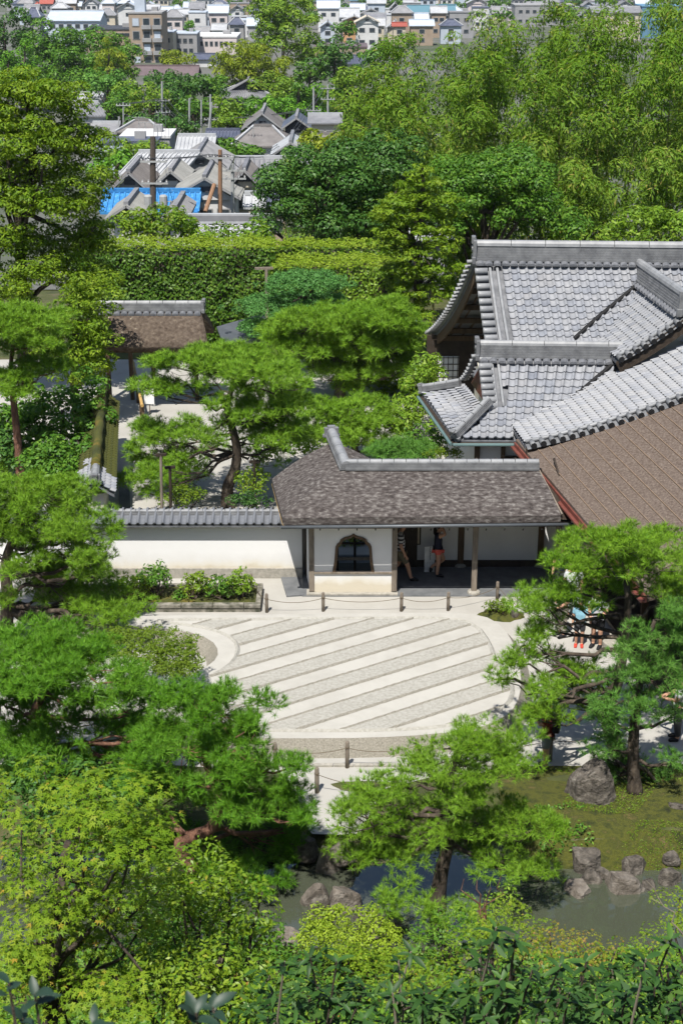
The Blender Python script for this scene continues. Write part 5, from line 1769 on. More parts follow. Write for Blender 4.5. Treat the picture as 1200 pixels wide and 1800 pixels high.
env_top = [(560, 200), (590, 150), (640, 55), (700, 8), (760, -25), (830, -60), (880, -60), (930, -85), (1000, -112), (1060, -118), (1120, -105), (1200, -110), (1270, -115)]
ex, ey = zip(*env_top)
rb = random.Random(5)
bi = 0
for row, (Y, dy0, x0, x1, step) in enumerate([(112, 0, 620, 1270, 44), (104, 22, 600, 1270, 46), (96, 62, 590, 1270, 48), (89, 118, 585, 1270, 54), (83, 185, 770, 1270, 58)]):
    x = x0 + (row % 2) * 20
    k = 0
    while x < x1:
        px = x + rb.uniform(-14, 14)
        Yb = Y + rb.uniform(-2.5, 2.5)
        py = np.interp(px, ex, ey) + dy0 + rb.uniform(-12, 26)
        if row == 4:
            py = 225 + rb.uniform(-25, 45)
        topz = at(px, py, Y=Yb).z
        bb = base_px(px + rb.uniform(-20, 20), Yb)
        bamboo('', bb, topz, (rb.uniform(-1.6, 1.2), rb.uniform(-2.2, -0.3)), 500 + bi, r=1.5 if row < 3 else 1.3, dens=13 if row < 2 else 16)['label'] = \
            f'arching bamboo, {["first", "second", "third", "fourth", "fifth", "sixth", "seventh", "eighth", "ninth", "tenth", "eleventh", "twelfth", "thirteenth", "fourteenth", "fifteenth", "sixteenth"][min(k, 15)]} from the left in the {["rearmost", "second rearmost", "middle", "second nearest", "nearest"][row]} row of the grove'
        bi += 1
        k += 1
        x += step * rb.uniform(0.85, 1.15)
# ------------------------------------------------------------------ rocks
def rock(label, px, py, w, h, Y, seed, mat='rock', deep=0.8, cut=0.25, group=None, spike=1.0):
    """boulder whose outline is about w x h photograph pixels, foot at (px, py + h/2)"""
    rng = np.random.default_rng(seed)
    c = at(px, py + h / 2, Y=Y)
    s = scale_at(c)
    rx, rz = w / 2 / s * (1.2 if px > 900 else 1.12), h / s * (0.8 if h < 100 else 1.0)
    ry = rx * deep
    bm = bmesh.new()
    bmesh.ops.create_icosphere(bm, subdivisions=4 if w > 55 else 3, radius=1.0)
    V = np.array([v.co[:] for v in bm.verts])
    F_ = [tuple(v.index for v in f.verts) for f in bm.faces]
    bm.free()
    for i_ in range(12):                     # flat facets
        n = unit(rng.normal(size=3))
        n[2] = abs(n[2]) * 0.35
        if i_ == 0:
            n = np.array([rng.normal() * 0.25, rng.normal() * 0.2 - 0.15, 1.0])
        n = unit(n)
        d = rng.uniform(0.48, 0.8) if i_ else rng.uniform(0.42, 0.6)
        k = V @ n
        V -= np.outer(np.maximum(0, k - d), n)
    amp = 0.0
    for fq, a in ((1.7, 0.05), (3.6, 0.035), (8.0, 0.03), (17, 0.02)):
        ph = rng.random(9) * 6.28
        q = V * fq
        amp = amp + a * (np.sin(q[:, 0] + ph[0] + np.sin(q[:, 1] * 1.3 + ph[1])) + np.sin(q[:, 1] * 1.1 + ph[2] + np.sin(q[:, 2] + ph[3])) + np.sin(q[:, 2] * 1.2 + ph[4] + q[:, 0] * 0.6)) / 1.7
    V = V * (1 + amp)[:, None]
    V[:, 2] = np.where(V[:, 2] > 0, V[:, 2] ** 1.0, V[:, 2])
    top = V[:, 2].max()
    tp = 1 - (1 - spike) * np.clip(V[:, 2] / top, 0, 1)
    W = np.stack([V[:, 0] * rx * tp, V[:, 1] * ry * tp, (V[:, 2] + 0.35) / (top + 0.35) * rz], 1)
    t = mesh_obj('boulder', W, F_, M[mat], None, False)
    t.location = c
    tag(t, label, 'rock', group)
    return t


RK = 'rocks round the pond'
rock('tall craggy grey rock standing on the mossy bank', 1028, 1376, 98, 118, 27.3, 1, 'rock', 0.7, group=RK, spike=0.85)
rock('flat dark edged rock on the moss nearest the pond pine', 982, 1482, 52, 28, 25.9, 2, group=RK)
rock('broad grey rock on the moss with a sloping top', 1025, 1502, 64, 42, 25.5, 3, group=RK)
rock('small squarish rock at the water edge', 1036, 1537, 34, 30, 25.0, 4, group=RK)
rock('large pale wedge shaped rock at the water edge', 1086, 1548, 62, 66, 24.75, 5, 'rock_pale', group=RK, spike=0.82)
rock('pointed speckled rock on the moss behind the wedge rock', 1112, 1512, 52, 36, 25.4, 6, group=RK, spike=0.82)
rock('low flat rock half in the water', 1012, 1554, 60, 20, 24.75, 7, 'rock_pale', group=RK)
rock('dark low rock at the water right of the wedge rock', 1138, 1552, 38, 30, 24.8, 8, group=RK)
rock('rounded dark rock at the right edge of the bank', 1178, 1534, 44, 44, 25.0, 9, group=RK)
rock('small grey stone on the moss at the right edge', 1180, 1503, 34, 18, 25.5, 10, group=RK)
rock('small flat pale stone on the moss', 1082, 1468, 18, 8, 26.1, 11, 'rock_pale', group=RK)
rock('dark mossy stump like rock at the right edge under the bluish pine', 1196, 1420, 60, 58, 26.8, 12, group=RK)
rock('tall pale rock at the end of the sand path', 577, 1500, 48, 64, 25.35, 13, 'rock_pale', group=RK, spike=0.8)
rock('wide grey rock in the pond behind the pointed one', 552, 1562, 54, 48, 24.35, 14, 'rock_pale', group=RK)
rock('pointed brown rock in the pond beside the pale slab', 563, 1583, 40, 54, 24.0, 15, 'rock', group=RK, spike=0.8)
rock('large pale slab rock sloping into the pond', 605, 1562, 72, 62, 24.2, 16, 'rock_pale', group=RK, spike=0.8)
rock('long low pale rock at the near edge of the left pond', 505, 1640, 56, 22, 22.6, 17, 'rock_pale', group=RK)
rock('small flat rock in front of the pointed brown rock', 570, 1605, 34, 14, 23.4, 18, 'rock_pale', group=RK)
rock('brown rock behind the leaning limb of the pond pine', 870, 1490, 70, 34, 25.9, 19, group=RK)
rock('low rock among moss at the pond pine foot', 660, 1610, 80, 30, 23.2, 20, group=RK)
rock('dark mossy rock in shade below the pond pine', 840, 1690, 110, 60, 20.8, 21, group=RK)
rock('grey rock under the left pine limb beside the sand path', 535, 1478, 60, 40, 25.6, 23, group=RK)
rock('flat grey rock at the foot of the sand path', 600, 1492, 56, 30, 25.5, 24, 'rock_pale', group=RK)
for i_, (px, py, w, h, Y, mt, lb) in enumerate([(1060, 1528, 26, 18, 25.15, 'rock', 'little dark stone between the squarish rock and the wedge rock'), (958, 1520, 44, 26, 25.35, 'rock', 'brown rock on the bank left of the broad grey rock'), (1150, 1492, 30, 16, 25.8, 'rock', 'half buried stone on the moss behind the pointed rock'),
                                                (1064, 1486, 22, 12, 25.9, 'rock_pale', 'pale half buried stone in the middle of the moss'), (960, 1562, 40, 18, 24.85, 'rock', 'low wet rock at the water left of the flat rock'), (1116, 1556, 30, 18, 24.75, 'rock', 'small wet rock just right of the wedge rock'), (918, 1516, 60, 24, 25.5, 'rock', 'mossy rock behind the right limb of the pond pine')]):
    rock(lb, px, py, w, h, Y, 40 + i_, mt, group=RK)
rock('small rock beside the little bonsai pine', 903, 1074, 22, 14, 36.2, 22, group=RK)

# ------------------------------------------------------------------ planter bed with tree peonies
bed = thing('stone_edged_bed', 'mossy planting bed in a stone kerb before the white wall', 'planting bed', (-6, 37, 0))
b0, b1 = at(458, 1077, z=0), at(444, 1043, z=0)
bx0, bx1, by0, by1 = -8.6, b0.x, b0.y, b1.y + 0.1
xs = np.arange(bx0, bx1 - 0.05, 0.85)
for i, x in enumerate(xs):
    x2 = min(x + 0.84, bx1)
    MB().box(((x + x2) / 2, by0 + 0.08, 0.07), (x2 - x, 0.14, 0.14)).build('kerb_foot', M['kerb'], bed)
    MB().box(((x + x2) / 2, by0 + 0.07, 0.19), (x2 - x, 0.18, 0.10)).build('kerb_stone', M['kerb'], bed, bevel=0.012)
    MB().box(((x + x2) / 2, by1, 0.12), (x2 - x, 0.14, 0.24)).build('kerb_stone', M['kerb'], bed, bevel=0.012)
for k in range(2):
    ya, yb = lerp(by0 + 0.18, by1 - 0.1, k / 2), lerp(by0 + 0.18, by1 - 0.1, (k + 1) / 2) - 0.01
    MB().box((bx1 - 0.07, (ya + yb) / 2, 0.12), (0.14, yb - ya, 0.24)).build('kerb_stone', M['kerb'], bed, bevel=0.012)
mx, my = np.linspace(bx0 + 0.1, bx1 - 0.15, 40), np.linspace(by0 + 0.16, by1 - 0.07, 9)
X, Y_ = np.meshgrid(mx, my)
Z = 0.18 + 0.05 * np.sin(X * 3 + Y_ * 2) * np.sin(Y_ * 4) + 0.03 * np.sin(X * 9)
i = (np.arange(8)[:, None] * 40 + np.arange(39)[None]).ravel()
mesh_obj('moss', np.stack([X.ravel(), Y_.ravel(), Z.ravel()], 1), np.stack([i, i + 1, i + 41, i + 40], 1), M['tile_moss'], bed, sm=True)
for i, (px, py, w, h, mt, lb) in enumerate([(238, 1035, 60, 44, 'bright_leaf', 'leafy peony at the left end of the stone edged bed'), (272, 1022, 56, 58, 'broad', 'tall dark peony second from the left in the bed'),
                                            (312, 1051, 26, 22, 'broad', 'smallest peony, low tuft in the middle of the bed'), (342, 1032, 52, 44, 'bright_leaf', 'light green open peony in the middle of the bed'),
                                            (390, 1038, 56, 52, 'broad', 'dense green peony right of the middle of the bed'), (420, 1030, 48, 56, 'broad_light', 'tall peony at the right end of the bed')]):
    shrub('peony_plant', lb, (at(px, 1060, z=0.2).x, 37.05, 0.2), [E(px, py, 37.1, w, h), E(px + 5, py - 4, 37.2, w * .7, h * .8)], mt, 120 + i, clump=0.12, cn=2.0, dens=130, leaf=(0.12, 0.05), group='peonies in the stone edged bed', cat='peony', stems=7, jit=0.8)
# bonsai pine on its moss mound
mb = thing('moss_mound', 'small round moss mound with a little tree on the sand by the gallery', 'mound', at(880, 1082, z=0))
c = mb.location
V = []
Fc = []
for j in range(6):
    for k in range(20):
        r_ = j / 5 * (0.62 + 0.06 * math.sin(k * 2.1))
        V.append((c.x + 1.0 * r_ * math.cos(k * math.pi / 10), c.y + 0.7 * r_ * math.sin(k * math.pi / 10), 0.01 + 0.12 * (1 - (j / 5) ** 2)))
for j in range(5):
    for k in range(20):
        Fc.append((j * 20 + k, j * 20 + (k + 1) % 20, (j + 1) * 20 + (k + 1) % 20, (j + 1) * 20 + k))
mesh_obj('moss', V, Fc, M['moss'], mb, sm=True)
shrub('dwarf_tree', 'little round topped dwarf tree on the moss mound', (c.x - 0.1, c.y, 0.1), [E(862, 1068, c.y, 28, 14), E(884, 1066, c.y, 30, 14), E(872, 1062, c.y, 32, 12)], 'clipped', 131, clump=0.10, dens=260, leaf=(0.06, 0.035), cat='tree', stems=6)

# ------------------------------------------------------------------ low clipped bush at the left of the sand bed
shrub('clipped_bush', 'broad clipped bush with small leaves beside the sand bed', base_px(255, 31.3), [E(245, 1150, 31.2, 190, 52), E(300, 1165, 31.0, 110, 46), E(190, 1135, 31.5, 90, 36), E(320, 1180, 30.6, 60, 30)], 'clipped', 132, clump=0.12, cn=4.6, dens=330, leaf=(0.06, 0.032), zmin=-0.1, flat=0.6)

# ------------------------------------------------------------------ pond side planting and hillside shrubs
shrub('azalea_bush', 'domed lime green azalea at the near edge of the pond', base_px(612, 21.2), [E(612, 1648, 20.9, 170, 66), E(570, 1645, 21.1, 90, 48), E(665, 1660, 20.7, 80, 48)], 'azalea', 141, clump=0.12, cn=3.6, dens=300, leaf=(0.055, 0.032), zmin=0.0)
shrub('low_maple', 'bright lime ground cover maple between azalea and dark shrubs', base_px(680, 17.5), [E(650, 1700, 17.6, 170, 40), E(740, 1705, 17.4, 150, 46), E(800, 1720, 17, 110, 40)], 'maple', 142, clump=0.2, cn=2.4, dens=300, leaf=(0.036, 0.03), zmin=0.0, flat=0.4, maple=True)
shrub('low_maple', 'yellow green young maple below the dead twig by the pond', base_px(880, 17.6), [E(880, 1630, 17.8, 130, 70), E(850, 1655, 17.4, 110, 60), E(920, 1655, 17.4, 100, 50)], 'maple', 143, clump=0.17, cn=2.4, dens=300, leaf=(0.036, 0.03), flat=0.45, maple=True)
shrub('low_maple', 'orange tinged young maple at the pond edge right of centre', base_px(990, 17.2), [E(985, 1668, 17.2, 120, 36), E(1050, 1675, 17.0, 100, 36), E(940, 1662, 17.4, 70, 36)], 'maple_warm', 144, clump=0.17, cn=2.4, dens=300, leaf=(0.036, 0.03), flat=0.45, maple=True)
shrub('low_maple', 'yellow maple spray at the right edge before the pond', base_px(1185, 16.5), [E(1188, 1580, 17, 50, 40), E(1192, 1625, 16.5, 70, 50), E(1140, 1668, 16.6, 90, 36)], 'maple', 145, clump=0.17, cn=2.4, dens=300, leaf=(0.036, 0.03), flat=0.45, maple=True)
shrub('evergreen_bush', 'fine leaved green bush with a dead red twig before the pond', base_px(860, 18.6), [E(862, 1592, 18.8, 80, 56), E(826, 1620, 18.6, 80, 44), E(896, 1602, 18.6, 60, 44)], 'broad_light', 146, clump=0.16, cn=2.2, dens=130, leaf=(0.07, 0.035))
shrub('evergreen_bush', 'green bush in shade under the pond pine', base_px(800, 21), [E(800, 1630, 21, 90, 50), E(760, 1650, 21, 70, 40)], 'broad', 147, clump=0.16, cn=2.4, dens=130, leaf=(0.07, 0.04))
tw = thing('dead_twig', 'bare reddish twig rising from the bush before the pond', 'twig', base_px(845, 18.4))
for k, (qx, qy) in enumerate([(815, 1545), (838, 1548), (862, 1560), (880, 1540), (850, 1580)]):
    a = at(850, 1625, Y=18.4)
    MB().tube(bezier(a, at(qx, qy, Y=18.4), 0.2, np.random.default_rng(k), 6, 0.05), np.linspace(0.018, 0.006, 6), 5).build('twig', M['trunk_red'], tw)
bt = thing('bare_branch', 'thin bare pale branch at the right edge over the water', 'branch', base_px(1210, 15))
a, b_ = at(1205, 1650, Y=15), at(1135, 1548, Y=15)
MB().tube(bezier(a, b_, 0.1, np.random.default_rng(3), 8, 0.02), np.linspace(0.012, 0.004, 8), 5).build('stem', M['twig'], bt)
MB().tube(bezier(a.lerp(b_, 0.6), at(1142, 1578, Y=15), 0, np.random.default_rng(4), 4, 0.02), 0.005, 5).build('side_twig', M['twig'], bt)

# big maple at the lower left
mp = [(40, 1385, 150, 50), (130, 1420, 190, 54), (215, 1405, 130, 44), (60, 1460, 200, 60), (170, 1480, 190, 56), (248, 1462, 80, 34), (30, 1540, 170, 60), (140, 1560, 200, 60), (232, 1545, 120, 40), (60, 1620, 190, 60),
      (180, 1640, 180, 56), (100, 1700, 200, 60), (20, 1690, 120, 60), (60, 1770, 220, 70), (200, 1740, 140, 60), (160, 1600, 120, 40)]
rm = random.Random(8)
broad_tree('maple_tree', 'bright yellow green maple with star leaves at the lower left', 'maple tree', base_px(60, 10.2), 0.08,
           [E(x, y, 10.2 + rm.uniform(-0.7, 0.9), w, h) for x, y, w, h in mp], 'maple', 150, clump=0.20, cn=2.6, dens=320, leaf=(0.050, 0.03), flat=0.4, zmin=-0.5, droop=0.25, up=0.9, maple=True, limbs=18, trunk_top=tuple(at(120, 1480, Y=10.2)), jit=0.5)
# leafy evergreen shrubs right of the maple
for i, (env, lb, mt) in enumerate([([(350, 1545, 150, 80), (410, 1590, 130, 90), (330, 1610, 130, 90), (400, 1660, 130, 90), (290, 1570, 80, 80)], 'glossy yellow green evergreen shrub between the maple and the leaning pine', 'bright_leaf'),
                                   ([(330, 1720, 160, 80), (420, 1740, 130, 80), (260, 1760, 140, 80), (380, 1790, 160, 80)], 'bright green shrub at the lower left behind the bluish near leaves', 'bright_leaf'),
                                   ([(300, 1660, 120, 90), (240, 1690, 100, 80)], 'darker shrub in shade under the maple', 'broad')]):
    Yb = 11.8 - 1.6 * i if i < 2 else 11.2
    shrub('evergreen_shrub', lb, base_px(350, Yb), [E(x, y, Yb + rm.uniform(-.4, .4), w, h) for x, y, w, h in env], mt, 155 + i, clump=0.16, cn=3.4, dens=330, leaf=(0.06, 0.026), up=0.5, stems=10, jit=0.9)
shrub('evergreen_shrub', 'shaded green shrub mass under the leaning pine by the pond', base_px(400, 21.5), [E(360, 1640, 22, 160, 80), E(440, 1660, 21.5, 120, 80), E(300, 1600, 22, 120, 90), E(470, 1700, 19, 120, 60)], 'broad', 159, clump=0.26, cn=2.6, dens=100, leaf=(0.10, 0.05))
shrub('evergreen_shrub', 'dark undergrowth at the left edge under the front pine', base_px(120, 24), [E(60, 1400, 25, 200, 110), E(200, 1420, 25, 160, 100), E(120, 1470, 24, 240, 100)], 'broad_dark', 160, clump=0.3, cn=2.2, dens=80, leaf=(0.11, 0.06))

# ------------------------------------------------------------------ near shrubs with whorled glossy leaves: every leaf a piece of its own
def leaf_strip(L, W, bend, n=5):
    vs, fs = [], []
    for i in range(n + 1):
        t = i / n
        w = W * math.sin(math.pi * min(1, t * 0.92 + 0.06)) ** 0.8
        y = L * t
        z = -bend * L * t * t
        vs += [(-w / 2, y, z + w * 0.18), (0, y, z), (w / 2, y, z + w * 0.18)]
    for i in range(n):
        a = 3 * i
        fs += [(a, a + 1, a + 4, a + 3), (a + 1, a + 2, a + 5, a + 4)]
    me = new_mesh('leaf', vs, fs)
    smooth(me)
    return me


LEAVES = []
for L, W, bd in ((0.105, 0.032, 0.3), (0.095, 0.028, 0.6), (0.08, 0.03, 0.15)):
    me = leaf_strip(L, W, bd)
    me.materials.append(M['glossy_leaf'])
    LEAVES.append(me)
NEAR = []
for L, W, bd in ((0.062, 0.028, 0.2), (0.055, 0.026, 0.4)):
    me = leaf_strip(L, W, bd)
    me.materials.append(M['near_leaf'])
    NEAR.append(me)


def whorl(parent, p, axis, n, meshes, r, spread=(50, 85), sc=1.0):
    axis = Vector(axis).normalized()
    e1 = axis.orthogonal().normalized()
    e2 = axis.cross(e1)
    a0 = r.random() * 6.28
    for k in range(n):
        a = a0 + k * 2.4
        al = math.radians(r.uniform(*spread))
        out = e1 * math.cos(a) + e2 * math.sin(a)
        d = (axis * math.cos(al) + out * math.sin(al)).normalized()
        z = (axis - d * axis.dot(d)).normalized()
        x = d.cross(z)
        s = sc * r.uniform(0.75, 1.2)
        m = Matrix.Identity(4)
        for i in range(3):
            m[i][0], m[i][1], m[i][2], m[i][3] = x[i] * s, d[i] * s, z[i] * s, p[i] - axis[i] * 0.012 * k * sc
        inst('leaf', r.choice(meshes), m, parent)


def whorl_shrub(label, tips, Y, base, seed, n=8, under=None):
    r = random.Random(seed)
    rng = np.random.default_rng(seed)
    t = thing('glossy_shrub', label, 'shrub', base)
    for (px, py) in tips:
        p = at(px, py, Y=Y + r.uniform(-0.5, 0.5))
        mb = MB()
        b0 = Vector(base) + Vector((r.uniform(-.35, .35) + (p.x - base[0]) * 0.6, r.uniform(-.2, .2), 0))
        mb.tube(bezier(b0, p, 0.05, rng, 6, 0.02), np.linspace(0.014, 0.006, 6), 5)
        mb.build('stem', M['twig' if r.random() < 0.3 else 'trunk'], t)
        whorl(t, p, (r.uniform(-.35, .35), r.uniform(-.35, .2), 1), n, LEAVES, r)
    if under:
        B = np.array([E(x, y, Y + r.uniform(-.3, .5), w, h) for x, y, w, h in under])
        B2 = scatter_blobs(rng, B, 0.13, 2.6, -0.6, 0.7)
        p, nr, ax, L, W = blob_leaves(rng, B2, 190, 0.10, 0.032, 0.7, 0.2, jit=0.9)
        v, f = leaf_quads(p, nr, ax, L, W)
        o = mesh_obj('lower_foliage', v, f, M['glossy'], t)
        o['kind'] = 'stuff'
    return t


whorl_shrub('dark glossy shrub at the bottom left of centre', [(500, 1690), (545, 1682), (592, 1690), (560, 1735), (478, 1745), (520, 1775), (600, 1760), (640, 1735), (640, 1790), (470, 1790), (570, 1790)], 7.4, (-0.35, 7.6, 9.4), 201, 8,
            [(540, 1740, 160, 90), (480, 1790, 120, 60), (610, 1785, 120, 60)])
whorl_shrub('dark glossy shrub with one upright shoot at the bottom centre', [(700, 1688), (722, 1672), (745, 1745), (690, 1745), (735, 1785), (780, 1772), (700, 1795)], 7.2, (0.35, 7.4, 9.5), 202, 8, [(720, 1790, 140, 60), (790, 1800, 100, 50)])
whorl_shrub('dark glossy shrub with tall pointed shoots right of bottom centre', [(872, 1630), (905, 1650), (852, 1685), (880, 1720), (935, 1705), (820, 1745), (900, 1770), (850, 1785), (950, 1760)], 7.0, (0.95, 7.2, 9.6), 203, 8,
            [(880, 1740, 140, 90), (930, 1790, 140, 60), (830, 1795, 110, 50)])
whorl_shrub('dark glossy shrub with fanned leaves at the bottom right', [(985, 1695), (1030, 1690), (1075, 1705), (1000, 1745), (1060, 1760), (1100, 1745), (1020, 1790), (1090, 1790)], 7.1, (1.4, 7.3, 9.6), 204, 8,
            [(1040, 1760, 170, 90), (1000, 1795, 140, 60)])
whorl_shrub('dark glossy shrub at the bottom right corner', [(1180, 1650), (1135, 1685), (1190, 1705), (1150, 1735), (1170, 1785), (1120, 1790), (1195, 1760)], 6.8, (1.9, 7.0, 9.8), 205, 8, [(1160, 1750, 130, 100), (1130, 1800, 140, 60)])
r = random.Random(17)
for lb, tips, bx in (('bluish out of focus shoot at the bottom left corner', [(16, 1728), (62, 1748), (40, 1790)], -0.75), ('bluish out of focus shoot at the bottom left, right of the corner shoot', [(165, 1796)], -0.5),
                     ('bluish out of focus shoot at the bottom, left of centre', [(345, 1780), (375, 1770)], -0.32)):
    t = thing('near_shoot', lb, 'shoot', (bx, 3.0, 13.6))
    for px, py in tips:
        p = at(px, py, Y=2.9 + r.uniform(-.2, .2))
        MB().tube([Vector((p.x + 0.03, p.y, p.z - 0.5)), Vector((p.x + 0.01, p.y, p.z - 0.2)), p], [0.006, 0.005, 0.003], 5).build('stem', M['trunk'], t)
        whorl(t, p, (r.uniform(-.3, .3), r.uniform(-.3, .1), 1), 4, NEAR, r, (35, 80))

# ------------------------------------------------------------------ ground cover on the hillside and banks
def ground_cover(name, label, x0, x1, y0, y1, n, mat, seed, L=0.09, W=0.045, h=0.12, keep=None):
    rng = np.random.default_rng(seed)
    x, y = rng.uniform(x0, x1, n), rng.uniform(y0, y1, n)
    z = ground_z(x, y) + rng.random(n) ** 2 * h * (0.6 + 0.4 * np.sin(x * 2.3) * np.sin(y * 1.9)) + 0.02
    if keep is not None:
        k = keep(x, y)
        x, y, z = x[k], y[k], z[k]
    p = np.stack([x, y, z], 1)
    nr = unit(np.stack([rng.normal(size=len(x)) * 0.6, rng.normal(size=len(x)) * 0.6 - 0.3, np.ones(len(x))], 1))
    v, f = leaf_quads(p, nr, rng.normal(size=(len(x), 3)), L * rng.uniform(0.6, 1.3, len(x)), W)
    o = mesh_obj(name, v, f, M[mat])
    tag(o, label, 'undergrowth', kind='stuff')


ground_cover('undergrowth', 'low leafy undergrowth covering the hillside', -6, 6.5, 7, 22.2, 32000, 'broad', 701, 0.10, 0.05, 0.35)
ground_cover('undergrowth', 'yellow green low plants scattered on the hillside', -6, 6.5, 7, 21.8, 14000, 'bright_leaf', 702, 0.09, 0.045, 0.5)
ground_cover('moss_tufts', 'tufts of moss and grass on the right bank', 3.5, 9, 25.0, 28.4, 12000, 'clipped', 703, 0.045, 0.02, 0.06, lambda x, y: np.sin(x * 2.1 + y) + np.sin(y * 3.1 - x * 1.3) > 0.1)
ground_cover('bank_plants', 'low plants along the far edge of the pond', -4, 6.2, 25.6, 26.8, 5000, 'broad', 704, 0.08, 0.04, 0.2, lambda x, y: (np.abs(x + 0.2) > 0.9) & (np.sin(x * 3) + 0.8 * np.sin(x * 7.3 + y * 5) > -0.1) & (x + 0.9 * np.sin(y * 6) < 4.9))
# ------------------------------------------------------------------ town below the temple
M['t_grey'] = mat_noise('t_grey', [(0.3, (0.15, 0.155, 0.165)), (0.7, (0.24, 0.245, 0.255))], 0.8, 6, 0.6, rnd=('object', [(0, (0.8, 0.8, 0.85)), (1, (1.15, 1.12, 1.1))]))
M['t_white'] = mat_noise('t_white', [(0.3, (0.30, 0.31, 0.33)), (0.7, (0.42, 0.43, 0.44))], 0.8, 6, 0.5)
M['t_cream'] = mat_noise('t_cream', [(0.3, (0.20, 0.20, 0.19)), (0.7, (0.30, 0.30, 0.285))], 0.8, 6, 0.7)
M['t_brown'] = mat_noise('t_brown', [(0.3, (0.12, 0.11, 0.108)), (0.7, (0.19, 0.178, 0.172))], 0.8, 6, 0.7)
M['t_blue'] = mat_noise('t_blue', [(0.3, (0.02, 0.13, 0.36)), (0.6, (0.05, 0.23, 0.48)), (0.75, (0.22, 0.38, 0.56))], 3.0, 8, 0.5)
M['t_navy'] = mat_noise('t_navy', [(0.3, (0.06, 0.07, 0.105)), (0.7, (0.11, 0.12, 0.165))], 0.8, 6, 0.4)
M['t_purple'] = mat_noise('t_purple', [(0.3, (0.10, 0.075, 0.08)), (0.7, (0.15, 0.115, 0.12))], 0.5, 5, 0.6)
M['t_red'] = mat_plain('t_red', (0.30, 0.08, 0.06), 0.7)
M['t_teal'] = mat_plain('t_teal', (0.10, 0.20, 0.25), 0.5)
M['w_white'] = mat_plain('w_white', (0.52, 0.52, 0.52), 0.8, var=0.08, scale=0.5)
M['w_cream'] = mat_plain('w_cream', (0.48, 0.43, 0.34), 0.8, var=0.08, scale=0.5)
M['w_grey'] = mat_plain('w_grey', (0.26, 0.26, 0.265), 0.8, var=0.12, scale=0.5)
M['w_tan'] = mat_plain('w_tan', (0.30, 0.235, 0.18), 0.8, var=0.1, scale=0.5)
M['w_pink'] = mat_plain('w_pink', (0.52, 0.46, 0.45), 0.8, var=0.06, scale=0.5)
M['w_orange'] = mat_plain('w_orange', (0.46, 0.27, 0.14), 0.8, var=0.08, scale=0.5)
M['w_dark'] = mat_plain('w_dark', (0.05, 0.055, 0.065), 0.7, var=0.15, scale=0.5)
M['w_blue'] = mat_plain('w_blue', (0.10, 0.21, 0.32), 0.7, var=0.08, scale=0.5)
M['w_pale_blue'] = mat_plain('w_pale_blue', (0.40, 0.45, 0.52), 0.6, var=0.08, scale=0.5)
M['pole_wood'] = mat_plain('pole_wood', (0.24, 0.14, 0.085), 0.9)
M['pole_dark'] = mat_plain('pole_dark', (0.075, 0.06, 0.05), 0.9)
M['pole_grey'] = mat_plain('pole_grey', (0.30, 0.31, 0.31), 0.8)


def windows(parent, x0, x1, y, z0, z1, cols, rows, w, h, mat='glass_dark', frame=True):
    for i in range(cols):
        for j in range(rows):
            cx = lerp(x0, x1, (i + 0.5) / cols)
            cz = lerp(z0, z1, (j + 0.5) / rows)
            f = MB().box((cx, y - 0.02, cz), (w, 0.10, h)).build('window', M['w_grey' if frame else mat], parent)
            MB().box((cx, y - 0.08, cz), (w * 0.86, 0.03, h * 0.82)).build('pane', M[mat], f)


def ribs(parent, patch, step, r, mat):
    """standing tile rolls down a slope, too fine to pick apart"""
    Ws = np.linalg.norm(patch.e1 - patch.e0)
    n = max(2, int(Ws / step))
    mb = MB()
    for i in range(n + 1):
        s = i / n
        a, b_ = Vector(patch.P(s, 0.0)) + Vector((0, 0, 0.02)), Vector(patch.P(s, 1.0)) + Vector((0, 0, 0.02))
        mb.tube([a, b_], r, 5)
    o = mb.build('tile_rolls', M[mat], parent)
    o['kind'] = 'stuff'


